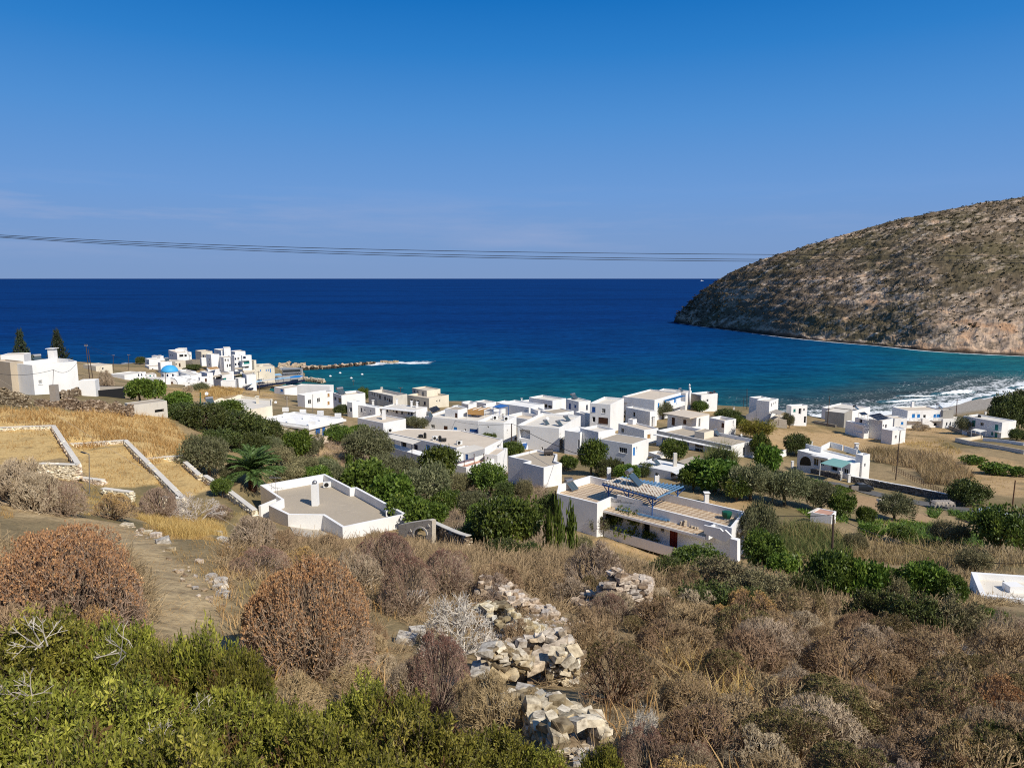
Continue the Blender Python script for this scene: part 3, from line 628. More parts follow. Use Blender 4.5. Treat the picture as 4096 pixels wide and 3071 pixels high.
    def finish(s):
        c = np.mean([np.mean(V['poly'], 0) for V in s.vols[:1]], 0); zb = max(s.vols[0]['z0'] + 1.2, -50)
        s.root = root = empty(s.name, (c[0], c[1], zb), s.label, s.cat, s.group)
        for V in s.vols:
            P, z0, z1, par, thk = V['poly'], V['z0'], V['z1'], V['par'], V['th']; n = len(P); w = MB()
            for i in range(n):
                a, b = P[i], P[(i+1) % n]; e = b - a; Ln = float(np.hypot(*e)); e = e / Ln; nr = np.array([e[1], -e[0]])
                ops = V['op'][i]; qs = sorted({0., Ln, *[o[0] for o in ops], *[o[1] for o in ops]}); hs = sorted({z0, z1, *[o[2] for o in ops], *[o[3] for o in ops]})
                pt = lambda q, h, dp=0: (a[0] + e[0]*q - nr[0]*dp, a[1] + e[1]*q - nr[1]*dp, h)
                for q0, q1 in zip(qs[:-1], qs[1:]):
                    for h0, h1 in zip(hs[:-1], hs[1:]):
                        qm, hm = (q0+q1)/2, (h0+h1)/2
                        if any(o[0] < qm < o[1] and o[2] < hm < o[3] for o in ops): continue
                        w.add([pt(q0,h0), pt(q1,h0), pt(q1,h1), pt(q0,h1)], [(0,1,2,3)])
                for q0, q1, h0, h1, kind, nm in ops:
                    fm, pm, dp = OPEN[kind]
                    for A, B in (((q0,h0),(q1,h0)), ((q1,h0),(q1,h1)), ((q1,h1),(q0,h1)), ((q0,h1),(q0,h0))):
                        w.add([pt(*A), pt(*A, dp+.05), pt(*B, dp+.05), pt(*B)], [(0,1,2,3)])
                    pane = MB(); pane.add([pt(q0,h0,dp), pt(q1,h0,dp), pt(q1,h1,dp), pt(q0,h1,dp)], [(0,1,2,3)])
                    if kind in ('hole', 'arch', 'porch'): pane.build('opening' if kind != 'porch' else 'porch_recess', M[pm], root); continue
                    f = MB(); t = .06; o3 = lambda q, h, d: np.array(pt(q, h, d))
                    ex = np.array([e[0], e[1], 0]); en = np.array([nr[0], nr[1], 0]) * .05; ez = np.array([0, 0, 1.])
                    o0 = o3(q0, h0, dp - .005)
                    f.obox(o0, ex*(q1-q0), en, ez*t); f.obox(o3(q0, h1-t, dp-.005), ex*(q1-q0), en, ez*t); f.obox(o3(q0, h0+t, dp-.005), ex*t, en, ez*(h1-h0-2*t)); f.obox(o3(q1-t, h0+t, dp-.005), ex*t, en, ez*(h1-h0-2*t))
                    if (q1-q0) > .8 or kind == 'grid':
                        for k in range(1, 4 if kind == 'grid' else 2): f.obox(o3(q0+(q1-q0)*k/(4 if kind == 'grid' else 2)-t/2, h0+t, dp-.005), ex*t, en, ez*(h1-h0-2*t))
                    if kind in ('b', 'sb', 'teal', 'br', 'navy') and h1-h0 > .5:       # louvred shutters: slats stand proud of the leaf
                        for k in range(1, int((h1-h0)/.16)): f.obox(o3(q0+t, h0+k*.16, dp-.005), ex*(q1-q0-2*t), en*.4, ez*.05)
                    if nm == 'window': f.obox(o3(q0-.08, h0-.07, -.0), ex*(q1-q0+.16), en*1.6, ez*.06)
                    fr = f.build(nm, M[fm], root); pane.build('pane' if kind in ('dark', 'grid') else 'leaf', M[pm], fr)
            # parapet ring and roof slab
            ins = inset(P, thk); zr = z1 - par
            for i in range(n):
                j = (i+1) % n; a, b, c_, d_ = P[i], P[j], ins[j], ins[i]
                w.add([(*a, z1), (*b, z1), (*c_, z1), (*d_, z1)], [(0,1,2,3)]); w.add([(*d_, zr-.05), (*d_, z1), (*c_, z1), (*c_, zr-.05)], [(0,1,2,3)])
            w.build('wall', M[V['mat']], root)
            rb = MB(); tri = tessellate_polygon([[Vector((p[0], p[1], 0)) for p in ins]]); rb.add([(p[0], p[1], zr) for p in ins], [t if area([ins[i] for i in t]) > 0 else t[::-1] for t in tri]); rb.build('roof', M[V['roof']], root)
        for f in s.extra: f(s)
        return s
def inset(P, d):
    n = len(P); out = []
    for i in range(n):
        a, b, c = P[i-1], P[i], P[(i+1) % n]
        e1 = (b-a)/np.hypot(*(b-a)); e2 = (c-b)/np.hypot(*(c-b)); n1 = np.array([-e1[1], e1[0]]); n2 = np.array([-e2[1], e2[0]])
        k = n1 + n2; q = max(.25, 1 + n1 @ n2); out.append(b + k * d / q)
    return out
# parts that hang on a house (called once its root exists)
def chimney(z, x, yt, yb, w, cap='flat', mat='white'):
    def f(h):
        p = on_roof(z, x, yb); s = px_at(p) * 4 / z[2]; W = w / s; H = max(.5, atY(*uv(z, x, yt), p[1])[2] - p[2]); m = MB()
        m.box(p[0]-W/2, p[1], p[2]-.1, p[0]+W/2, p[1]+W, p[2]+H)
        o = m.build('chimney', M[mat], h.root); c = MB()
        if cap == 'flat':
            c.box(p[0]-W*.72, p[1]-W*.22, p[2]+H+.12, p[0]+W*.72, p[1]+W*1.22, p[2]+H+.2)
            for a in (0, 1):
                for b in (0, 1): c.box(p[0]-W/2+a*(W-.12), p[1]+b*(W-.12), p[2]+H, p[0]-W/2+a*(W-.12)+.12, p[1]+b*(W-.12)+.12, p[2]+H+.12)
            c.build('chimney_cap', M[mat], o)
        elif cap == 'ball':
            c.lathe((p[0], p[1]+W/2, p[2]+H), [(.1,0),(W*.36,.03),(W*.42,.16),(W*.36,.3),(.12,.42),(.01,.46)], 16); c.build('cowl', M['metal'], o, True)
        elif cap == 'dark':
            c.lathe((p[0], p[1]+W/2, p[2]+H), [(W*.3,0),(W*.34,.15),(W*.4,.2),(W*.3,.38),(.02,.45)], 12); c.build('cowl', M['black'], o, True)
        elif cap == 'house':
            c.box(p[0]-W*.7, p[1]-W*.2, p[2]+H, p[0]+W*.7, p[1]+W*1.2, p[2]+H+.1); c.build('chimney_cap', M[mat], o)
        elif cap == 'bag':
            c.lathe((p[0], p[1]+W/2, p[2]+H-.35), [(W*.75,0),(W*.9,.25),(W*1.0,.5),(W*.95,.75),(.05,.82)], 7); c.build('plastic_cover', M['green_pl'], o)
    return f
def awning_part(z, pts, yq, mat='awning', name='awning', zr=None, dz=.06, posts=True):
    """flat sheet on thin posts: the four outline points at the height they have at distance yq (of the first point)"""
    def f(h): slab(z, pts, yq, mat, name, h.root, dz, posts)
    return f
def slab(z, pts, Y, mat, name, parent, dz=.06, posts=False, zabs=None, pmat='plastic'):
    zt = atY(*uv(z, *pts[0]), Y)[2] if zabs is None else zabs; P = [atZ(*uv(z, *p), zt) for p in pts]; m = MB(); m.prism([p[:2] for p in P], zt - dz, zt)
    o = m.build(name, M[mat], parent)
    if posts:
        for p in P:
            q = MB(); g = min(tz(p[0], p[1]), zt - 2) - .3; g = max(g, zt - 3.4); q.tube([(p[0], p[1], g), (p[0], p[1], zt - dz)], .06, 6); q.build('post', M[pmat], o)
    return P, zt
def panel(z, A, B, pts, mat, name, parent, th=.2, back=True):
    """wall piece in the vertical plane through plan points A and B, outline read off the photograph"""
    A, B = np.asarray(A)[:2], np.asarray(B)[:2]; e = B - A; nr = np.array([e[1], -e[0]]) / np.hypot(*e)
    if nr @ ray(512, 400)[:2] > 0: nr = -nr
    P = []
    for p in pts:
        d = ray(*uv(z, *p)); t = (nr @ A) / (nr @ d[:2]); P.append(np.array([d[0]*t, d[1]*t, CZ + d[2]*t]))
    m = MB(); m.solid(P, np.array([-nr[0], -nr[1], 0]) * th); return m.build(name, M[mat], parent), P
H_ALL = []
def house(label, name='house', cat='house', group=None):
    h = House(name, label, cat, group); H_ALL.append(h); return h
# ============ nearest houses
n1 = house('low white house with a bare concrete roof terrace and white chimney, nearest on the slope', 'flat_roofed_house')
n1.poly(Z7, [(282,277),(803,187),(1015,297),(1060,293),(1463,510),(945,617),(787,518),(505,514),(352,440),(452,392)], 5, Y=70, par=1.0, roof='r_grey', th=.3)
n1.at(chimney(Z7, 722, 275, 447, 50, 'ball'))
def n1x(h):
    V = h.vols[0]; zt = V['z1']; a, b = atZ(*uv(Z7, 288, 463), zt - .6), atZ(*uv(Z7, 452, 394), zt - .6); m = MB(); d = (b-a)[:2]; nn = np.array([-d[1], d[0]]) / np.hypot(*d) * .3
    m.prism([a[:2], b[:2], b[:2]+nn, a[:2]+nn], zt - 4.2, zt - .35); m.build('stair_wall', M['white'], h.root)
n1.at(n1x)
n2 = house('long white terrace house with checkered tile roof, blue pergola and oxblood door', 'terrace_house')
n2.poly(ZF, [(70,320),(497,425),(640,362),(1690,622),(1915,685),(2057,510),(1255,325),(420,132),(90,228)], 1, Y=82, par=.95, roof='tiles', th=.25)
n2.win(ZF, (1260,692,1343,893,'red'), (1160,664,1204,726,'dark'), (527,565,572,650,'hole'), (585,535,630,640,'hole'), (680,545,752,625,'dark'), (832,612,886,655,'dark'), (970,618,1050,785,'hole'),
       (838,835,950,915,'hole'), (680,798,732,865,'hole'), (1010,890,1072,965,'hole'), (1197,945,1277,1008,'hole'))
n2.at(chimney(ZF, 783, 200, 262, 42, 'dark')).at(chimney(ZF, 622, 55, 190, 40, 'none')).at(chimney(ZF, 1652, 320, 415, 45, 'house')).at(chimney(ZF, 1870, 560, 600, 55, 'bag')).at(chimney(ZF, 1125, 135, 300, 46, 'dark'))
def n2x(h):
    V = h.vols[0]; zt = V['z1']; root = h.root; P = [atZ(*uv(ZF, *p), zt)[:2] for p in [(640,362),(1690,622),(497,425),(1915,685)]]
    A, B = P[0], P[1]; e = (B-A)/np.hypot(*(B-A)); nr = np.array([e[1], -e[0]]); ze = zt - 1.15
    m = MB(); q0 = A - e*1.3; q1 = B + e*.3; m.prism([q0, q1, q1+nr*1.75, q0+nr*1.75], ze - .28, ze); m.build('eave_slab', M['white'], root)
    m = MB(); m.prism([q0+e*.05+nr*.02, q1-e*.05+nr*.02, q1-e*.05+nr*1.65, q0+e*.05+nr*1.65], ze + .002, ze + .02); m.build('eave_tiles', M['tiles'], root)
    # balcony below the eave
    pd = [p for p in (V['op'][i] for i in range(len(V['op']))) if any(o[4] == 'red' for o in p)]; zb = [o for p in pd for o in p if o[4] == 'red'][0][2] if pd else zt - 3.9
    m = MB(); c0 = A + e*.2; c1 = B + e*1.2; m.prism([c0+nr*.02, c1+nr*.02, c1+nr*1.6, c0+nr*1.6], zb - .22, zb - .02); o = m.build('balcony', M['white'], root)
    m = MB(); m.prism([c0+nr*1.45, c1+nr*1.45, c1+nr*1.62, c0+nr*1.62], zb - .45, zb + .72); m.build('balcony_parapet', M['white'], o)
    # stepped end wall and pillar
    C = B + e*.1 + nr*1.75; D = C + e*6.5
    panel(ZF, C, D, [(1622,655),(1790,690),(1822,722),(1842,705),(1915,775),(1842,835),(1622,742)], 'white', 'stepped_wall', root, .22)
    panel(ZF, C, D, [(1898,795),(1972,815),(1972,1045),(1890,1030)], 'white', 'pillar', root, .7)
    m = MB(); s = B + e*.4; m.prism([s, s+nr*1.7, s+nr*1.7+e*.22, s+e*.22], ze - .3, zt - .1); m.build('end_parapet', M['white'], root)
    panel(ZF, A - e*.1, B, [(640,364),(705,372),(705,335),(768,350),(850,372),(905,385),(965,398),(968,440),(640,410)], 'white', 'stepped_parapet', root, .2)
    sh = [atZ(*uv(ZF, *p), zt - 1.15)[:2] for p in ((1935,690),(2060,605),(2155,630),(2000,735))]; m = MB(); m.prism(sh, zt - 1.4, zt - 1.15); m.build('side_porch_roof', M['r_beige'], root)
n2.at(n2x)
n3 = house('white two storey house with grey roof carrying a big dark water cylinder', 'cubic_house')
n3.poly(Z4, [(920,893),(1150,945),(1080,963),(1313,1020),(1515,970),(1440,945),(1465,870),(1235,818)], 3, Y=118, par=.35, roof='r_grey', th=.3)
n4 = house('long white house with beige roof, slatted porch and rooftop terrace with brown posts', 'porch_house')
n4.poly(Z4, [(-449,624),(350,800),(440,778),(660,805),(862,705),(400,605),(-206,584)], 1, Y=138, par=.18, roof='r_beige')
n4.box(Z4, (455,1015), (290,990), (830,915), Y=128, par=.85, roof='r_pink')
n4.box(Z4, (800,880), (660,880), (912,850), Y=134, par=.3)
n4.win(Z3, (1780,725,1812,790,'sb')).win(Z4, (440,868,476,955,'b'), (800,790,815,880,'b'), (362,1105,392,1172,'navy'), (800,765,838,795,'hole'))
def n4x(h):
    P, zt = slab(Z4, [(300,828),(430,862),(665,800),(545,765)], 131, 'r_pale', 'porch_roof', h.root, .1)
    for x, yb in ((316,960),(432,1005),(543,965),(650,935)):
        q = atY(*uv(Z4, x, 850), 131); g = atZ(*uv(Z4, x, 862), zt); m = MB(); m.tube([(g[0], g[1], zt - 2.6), (g[0], g[1], zt)], .08, 6); m.build('post', M['brown'], h.root)
    P, zt = slab(Z3, [(1385,648),(1655,718),(1730,688),(1480,632)], 139, 'r_pale', 'porch_roof', h.root, .08)
    a, b = atZ(*uv(Z3, 1412, 655), zt), atZ(*uv(Z3, 1658, 720), zt); e = (b-a)[:2]/np.hypot(*(b-a)[:2]); nr = np.array([e[1], -e[0]])
    for t in (.02, .35, .98): m = MB(); p = a + (b-a)*t; m.tube([(p[0], p[1], zt-2.5), (p[0], p[1], zt)], .07, 6); m.build('post', M['navy'], h.root)
    m = MB(); c = b[:2] + e*2.2; m.prism([a[:2], c, c+np.array([-nr[0],-nr[1]])*2.2, a[:2]-nr*2.2], zt - 6.5, zt - 1.75); m.build('balcony_block', M['white'], h.root)
n4.at(n4x).win(Z3, (1555,700,1605,790,'hole'), (1672,722,1705,768,'navy'))
# ============ middle of the village
def quick(label, z, N, L, R_, Y=None, yb=None, wins=(), name='house', cat='house', chim=(), **k):
    h = house(label, name, cat); h.box(z, N, L, R_, Y=Y, yb=yb, **k); h.win(z, *wins)
    for c in chim: h.at(chimney(z, *c))
    return h
h = quick('white house with battlement blocks round its roof, blue door and blue arched window', Z3, (745,556), (305,465), (1045,452), Y=140, par=.4, roof='r_pale', name='battlement_house', wins=[(622,575,645,615,'hole'),(678,560,706,592,'dark')])
h.vols[0]['mat'] = 'white'; hb = h
def bat(h):
    z = h.top()
    for i, (x, y) in enumerate([(380,432),(535,402),(690,420),(845,432),(1000,455),(405,487),(583,500),(770,525),(868,487),(722,470),(545,452)]):
        p = atZ(*uv(Z3, x, y+16), z - .1); m = MB(); m.box(p[0]-.65, p[1]-.25, p[2]-.3, p[0]+.65, p[1]+.25, p[2]+.62); m.build('battlement', M['white'], h.root)
    V = h.vols[0]; P = V['poly']; a, b = P[0], P[1]; e = (b-a)/np.hypot(*(b-a)); nr = np.array([e[1], -e[0]])
    m = MB(); m.prism(inset(P, -.45), z - .75, z - .35); m.build('eave_slab', M['white'], h.root)
    m = MB(); m.prism([a+nr*.02+e*.05, b+nr*.02-e*.05, b+nr*.06-e*.05, a+nr*.06+e*.05], z - 5, z - .8); w = m.build('stone_cladding', M['cladding'], h.root)
    o, _ = panel(Z3, a+nr*.1, b+nr*.1, [(862,568),(886,562),(886,668),(862,675)], 'blue', 'door', h.root, .05)
    o, _ = panel(Z3, a+nr*.1, b+nr*.1, [(803,580),(840,572),(840,622),(803,630)], 'blue', 'window', h.root, .05)
    panel(Z3, a+nr*.1, b+nr*.1, [(802,578),(808,562),(822,555),(836,560),(841,572)], 'white', 'fanlight', h.root, .05); panel(Z3, a+nr*.1, b+nr*.1, [(861,566),(866,550),(875,545),(884,550),(887,562)], 'white', 'fanlight', h.root, .05)
h.at(bat)
h = quick('white three storey block with brown shutters, left of the sunlit village row', Z3, (705,287), (640,247), (955,243), Y=222, par=.6, wins=[(735,325,763,362,'dark'),(815,310,842,348,'dark'),(907,270,925,297,'wood'),(907,340,925,367,'wood'),(738,398,763,428,'wood')])
h.box(Z3, (925,205), (636,222), (960,215), Y=236, par=.5)
quick('tiny white house with terracotta-pale roof standing alone above the harbour beach', Z3, (525,228), (435,214), (690,205), Y=292, par=.2, roof='r_beige', wins=[(490,230,512,252,'sb')])
h = quick('white house with a dark open loggia and one roof collector, behind the three storey block', Z3, (1030,287), (955,264), (1240,266), Y=212, par=.6, wins=[(965,300,985,330,'hole'),(1002,310,1030,355,'dark'),(1130,330,1160,350,'dark')], chim=[(1061,212,255,12,'none')])
quick('small white house with curved garden stair beside the motel strip', Z3, (1125,350), (1080,336), (1205,332), Y=188, par=.3, roof='r_white', wins=[(1100,395,1122,430,'hole')])
quick('low white house with four small dark windows and a roof chimney', Z3, (1330,398), (1180,358), (1395,375), Y=185, par=.3, roof='r_white', wins=[(1200,397,1213,430,'navy'),(1230,408,1242,432,'dark'),(1282,415,1293,436,'dark')], chim=[(1309,335,380,17,'flat')])
h = quick('low white guest house with a row of dark blue doors under a long eave', Z3, (1690,418), (1392,382), (1790,378), Y=182, par=.15, roof='r_pale', wins=[(1430,397,1443,432,'navy'),(1455,400,1467,420,'dark'),(1487,405,1497,425,'navy'),(1510,408,1528,442,'br'),(1560,417,1573,450,'navy'),(1620,424,1632,455,'navy'),(1645,428,1660,460,'navy')], chim=[(1520,322,370,16,'flat'),(1650,342,388,16,'flat'),(1700,352,398,16,'flat')])
def eave(h, i=3, w=1.3, dz=.35):
    V = h.vols[0]; P = V['poly']; a, b = P[i], P[(i+1) % len(P)]; e = (b-a)/np.hypot(*(b-a)); nr = np.array([e[1], -e[0]]); m = MB(); m.prism([a+nr*.002, b+nr*.002, b+nr*w, a+nr*w], V['z1']-dz-.15, V['z1']-dz); m.build('eave_slab', M['white'], h.root)
h.at(lambda h: eave(h, 3, 1.2, .2))
quick('old grey-streaked two storey building with many narrow windows, parapet walls, by the sea', Z3, (1485,292), (1268,215), (1612,262), Y=240, par=1.0, mat='old', roof='r_pale', wins=[(1297,260,1305,290,'dark'),(1318,265,1327,296,'dark'),(1342,270,1350,301,'dark'),(1360,282,1380,322,'dark'),(1410,296,1422,326,'navy'),(1432,310,1441,336,'dark'),(1450,316,1460,342,'navy'),(1465,326,1475,347,'navy')], chim=[(1388,215,330,18,'none','old')])
h = quick('cream house with a set back top storey and balcony band, by the sea', Z3, (1805,312), (1610,268), (1980,270), Y=240, par=.7, mat='cream', roof='r_beige', wins=[(1645,322,1660,346,'navy'),(1675,326,1686,347,'navy'),(1700,332,1721,366,'navy'),(1757,342,1776,372,'navy'),(1870,330,1881,344,'dark'),(1895,326,1905,341,'dark')])
h.box(Z3, (1785,245), (1655,212), (1905,224), on=True, yb=300, par=.35, mat='cream', roof='r_beige'); h.win(Z3, (1668,242,1679,263,'dark'),(1698,246,1712,269,'dark'),(1742,255,1759,293,'dark'))
quick('plain white house with beige roof and one tall square chimney, behind the olive tree', Z3, (1400,532), (1172,495), (1600,500), Y=158, par=.3, roof='r_beige', chim=[(1404,420,502,28,'none')])
h = quick('wide white house with grey-white front wall, small windows and a doorway cabin on its roof', Z4, (588,505), (0,466), (830,440), Y=178, par=.5, roof='r_pale', wins=[(65,545,107,585,'dark'),(208,558,250,606,'br'),(318,570,354,600,'sb'),(435,590,452,612,'dark'),(494,592,580,622,'b')])
h.box(Z4, (362,385), (218,372), (467,366), on=True, yb=470, par=.12, roof='r_grey'); h.win(Z4, (332,415,358,467,'br'))
h = quick('white house with a tall narrow sunlit gable and curved parapet, between two brown poles', Z4, (870,528), (590,512), (1012,470), Y=168, par=.6, roof='r_pale', wins=[(905,595,917,630,'dark'),(990,680,1010,730,'br'),(690,560,705,580,'hole')])
quick('white house with a wide cream-floored roof terrace in the middle of the village', Z4, (1215,498), (880,430), (1398,418), Y=192, par=.9, mat='white', roof='r_beige')
h = quick('big white house with a blank grey-shaded wall, open stair niche and cluttered roof', Z4, (1482,585), (1022,560), (1722,515), Y=160, par=.6, roof='r_pale', wins=[(1046,600,1162,700,'porch'),(1285,790,1304,820,'dark'),(1490,640,1500,665,'dark'),(1490,680,1502,700,'dark'),(1488,690,1545,830,'hole')])
h = quick('white house in two blank steps with a diagonal wall shadow, right of the niche house', Z4, (1918,626), (1717,560), (2105,565), Y=152, par=.5, roof='r_pale')
h.box(Z4, (1716,632), (1545,610), (1860,592), Y=155, par=.4, roof='r_white'); h.win(Z4, (1690,712,1712,806,'hole'), (1688,830,1712,925,'hole'))
h = quick('white two storey house with grey roof, four-pane window and one blue shutter round the corner', Z5, (632,762), (262,700), (815,695), Y=141, par=.12, roof='r_grey', wins=[(325,757,363,812,'b'),(487,797,575,857,'grid'),(297,907,337,948,'br'),(385,900,412,978,'dark'),(510,950,543,1003,'dark'),(642,795,663,878,'sb'),(678,787,688,824,'dark')])
quick('low white annex with a cream yard roof behind the grey-roofed house', Z5, (940,890), (812,832), (1047,868), Y=149, par=.5, roof='r_beige')
h = house('low white shed house with flat white roof, stone chimney and tin awning', 'shed_house'); h.poly(Z5, [(680,985),(1058,1062),(1240,992),(850,915)], 1, Y=121, par=.02, roof='r_white', th=.05)
h.at(chimney(Z5, 1108, 862, 1006, 38, 'none', 'old')); h.at(lambda h: slab(Z5, [(1060,1062),(1190,1126),(1326,1075),(1190,1022)], 121, 'plastic', 'awning', h.root, .05, True)); h.win(Z5, (1000,1085,1130,1130,'hole'), (715,1015,740,1035,'dark'))
h = house('unfinished concrete shed with a bare slab roof beside the canes', 'concrete_shed', 'shed'); h.poly(Z5, [(1130,950),(1330,1022),(1540,945),(1300,893)], 1, Y=131, par=.02, mat='grey', roof='r_grey', th=.05)
h = house('long white rooming house with blue doors, stained grey parapet and stair cabin on its roof', 'rooming_house')
h.box(Z5, (1730,778), (905,598), (2005,690), Y=152, par=.75, roof='r_grey', th=None)
h.win(Z5, (965,690,1000,787,'b'),(1050,707,1088,772,'b'),(1120,718,1156,772,'b'),(1195,738,1262,812,'b'),(1325,757,1418,800,'dark'),(1325,806,1418,846,'dark'),(1462,787,1501,892,'b'),(1525,802,1560,842,'navy'),(1856,792,1884,890,'dark'),(1320,880,1400,910,'hole'))
h.box(Z5, (1430,632), (1323,610), (1536,600), on=True, yb=705, par=.1, mat='cream', roof='r_grey')
def hotelx(h):
    eave(h, 3, 1.3, .8); V = h.vols[0]; P = V['poly']; a, b = P[3], P[0]; e = (b-a)/np.hypot(*(b-a)); nr = np.array([e[1], -e[0]]); m = MB(); m.prism([a+nr*.003, b+nr*.003, b+nr*.02, a+nr*.02], V['z1']-.8, V['z1']-.05); m.build('stained_parapet', M['grey'], h.root)
    zb = V['z1'] - 4.0; m = MB(); m.prism([a+nr*.003, b+nr*.003-e*2, b+nr*1.25-e*2, a+nr*1.25], zb-.15, zb); o = m.build('balcony', M['white'], h.root); m = MB()
    for k in range(60):
        p = a + nr*1.2 + (b-e*2-a)*k/59; m.tube([(p[0],p[1],zb),(p[0],p[1],zb+.9)], .02, 4)
    m.tube([(*(a+nr*1.2), zb+.9), (*(b-e*2+nr*1.2), zb+.9)], .03, 4); m.build('railing', M['black'], o)
h.at(hotelx)
h = quick('low white house with cream roof terrace and two tall chimneys', Z5, (765,605), (480,508), (922,560), Y=172, par=.35, roof='r_beige', wins=[(510,582,540,633,'dark'),(800,650,835,690,'wood')], chim=[(755,425,528,34,'flat'),(870,460,565,22,'flat')])
h.box(Z5, (640,490), (587,474), (683,468), on=True, yb=545, par=.1)
h = quick('white house with a wide overhanging beige roof and two brown doors', Z5, (1288,475), (1025,432), (1487,437), Y=190, par=.1, roof='r_beige', wins=[(1070,465,1105,552,'br'),(1197,488,1232,536,'br'),(1367,475,1387,566,'dark')])
h.at(lambda h: slab(Z5, [(970,415),(1270,470),(1487,425),(1200,378)], 190, 'r_beige', 'overhanging_roof', h.root, .25))
quick('white house with a split level cream roof terrace right of the overhanging roof', Z5, (1655,500), (1485,440), (1782,428), Y=196, par=.8, roof='r_beige', wins=[(1620,525,1650,575,'br'),(1745,500,1755,540,'dark')], chim=[(1757,352,400,10,'ball')])
quick('white two storey house with one bright blue square shutter and ragged parapet', Z5, (392,322), (166,305), (542,262), Y=190, par=.7, roof='r_pale', wins=[(188,347,226,403,'b'),(297,367,337,418,'dark'),(190,457,225,515,'hole'),(258,465,365,532,'br')], chim=[(35,232,245,10,'none')])
h = quick('long white house with blue slatted balcony pergola and blue doors, by the sea', Z5, (880,272), (525,240), (1172,215), Y=216, par=.4, roof='r_beige', wins=[(915,303,931,353,'sb'),(985,280,1008,330,'sb'),(1095,255,1115,306,'sb'),(1065,350,1095,385,'dark')])
def perg(h):
    V = h.vols[0]; P = V['poly']; a, b = P[0], P[1]; e = (b-a)/np.hypot(*(b-a)); Ln = np.hypot(*(b-a)); nr = np.array([e[1], -e[0]]); zt = V['z1'] - .9
    m = MB(); m.prism([a+nr*.01+e*Ln*.3, b+nr*.01, b+nr*1.6, a+nr*1.6+e*Ln*.3], zt-3.1, zt-1.9); m.build('balcony', M['white'], h.root); m = MB()
    for k in range(18):
        p = a + e*(Ln*.32 + Ln*.66*k/17); m.cbox((*(p+nr*.9), zt), np.array([*e,0])*.12, np.array([*nr,0])*1.8, np.array([0,0,.12]))
    for t in (.32,.65,.98): p = a + e*Ln*t + nr*1.6; m.tube([(*p, zt-2), (*p, zt)], .05, 5)
    m.build('pergola', M['sky_blue'], h.root)
h.at(perg)
quick('low white building with a bare roof and stair, in front of the blue pergola house', Z5, (830,402), (562,352), (908,390), Y=204, par=.2, roof='r_pale', wins=[(640,405,665,455,'hole')])
quick('cream-roofed white house behind the blue pergola house, its back to the sea', Z5, (1225,197), (908,172), (1290,182), Y=245, par=.4, roof='r_pale')
h = quick('house with rough stone wall and a conical white tower chimney by the sea', Z5, (1398,216), (1285,200), (1578,205), Y=243, par=.5, roof='r_pale', mat='white', wins=[(1325,245,1345,285,'br'),(1455,262,1475,290,'hole')])
def tow(h):
    p = atY(*uv(Z5, 1265, 290), 238); s = px_at(p)*4/Z5[2]; H = 150/s; m = MB(); m.lathe((p[0],p[1],p[2]-1), [(18/s,0),(16/s,1+H*.5),(10/s,1+H*.92),(11/s,1+H*.94),(11/s,1+H),(7/s,1+H*1.05),(.05,1+H*1.1)], 14); m.build('conical_chimney', M['white'], h.root, True)
    p = p + np.array([12/s, 2, 0]); m = MB(); m.lathe((p[0],p[1],p[2]+H*.9), [(8/s,0),(8/s,H*.22),(11/s,H*.24),(7/s,H*.32),(.03,H*.36)], 12); m.build('chimney', M['white'], h.root, True)
    V = h.vols[0]; P = V['poly']; a, b = P[3], P[0]; e = (b-a)/np.hypot(*(b-a)); nr = np.array([e[1], -e[0]]); m = MB(); m.prism([a+nr*.003, b+nr*.003-e*.5, b+nr*.03-e*.5, a+nr*.03], V['z0'], V['z1']-.3); m.build('stone_facing', M['masonry'], h.root)
h.at(tow)
quick('white block with a shadowed window wall beside the tall blue shutters', ZE, (1815,228), (1398,192), (2052,214), Y=224, par=.5, roof='r_pale', wins=[(1625,282,1722,352,'dark'),(1735,307,1800,362,'dark')])
quick('white house with two tall blue shutters and a stair balcony', Z4, (1700,292), (1562,268), (1832,285), Y=212, par=.3, roof='r_pale', wins=[(1592,310,1613,373,'b'),(1653,325,1673,356,'b'),(1782,325,1800,378,'navy')])
quick('flat white house at the left end of the sea-front roofs, beside open water', ZE, (312,272), (203,232), (470,252), Y=240, par=.35, roof='r_pale')
quick('low white flat roof behind the bamboo shade, next to the sea', ZE, (640,275), (430,250), (820,255), Y=243, par=.3, roof='r_pale')
quick('low white flat sea-front roof with a square vent, right of the bamboo shade', ZE, (940,268), (815,250), (1095,235), Y=241, par=.3, roof='r_white', chim=[(1265,190,225,26,'flat')])
quick('white house with a raised centre parapet in front of the open water', ZE, (1230,300), (1092,262), (1420,255), Y=226, par=.35, roof='r_white', chim=[(1268,195,240,26,'flat')])
quick('white terraced house with pale wide steps of roof, right of the blue rooftop frame', ZE, (1395,345), (870,330), (1670,372), Y=208, par=.4, roof='r_white', wins=[(1350,318,1392,372,'dark')])
quick('white house with blue-framed opening under a cluttered grey roof', ZE, (1830,455), (1600,440), (2190,440), Y=186, par=.2, roof='r_grey', wins=[(1840,500,1945,565,'navy')])
for a in [('white roof with a low cabin between the sea-front flats', Z4, (480,322), (405,290), (565,305), 236), ('white house wedged behind the raised centre parapet', Z4, (1180,305), (1065,275), (1300,290), 231), ('low white front house under the ragged parapet', Z5, (110,430), (0,402), (172,425), 202), ('white terrace wall house left of the cluttered grey roof', ZE, (1560,405), (1425,368), (1705,398), 200), ('low white link house right of the cream floored terrace', Z4, (1560,470), (1440,448), (1700,452), 178), ('white cube house between the village wall and the sea-front flats', Z4, (760,380), (640,352), (900,372), 212), ('flat white house left of the flat sea-front end', Z3, (2075,400), (2010,378), (2130,395), 214)]:
    quick(a[0], *a[1:5], Y=a[5], par=.35, roof='r_pale', wins=[])
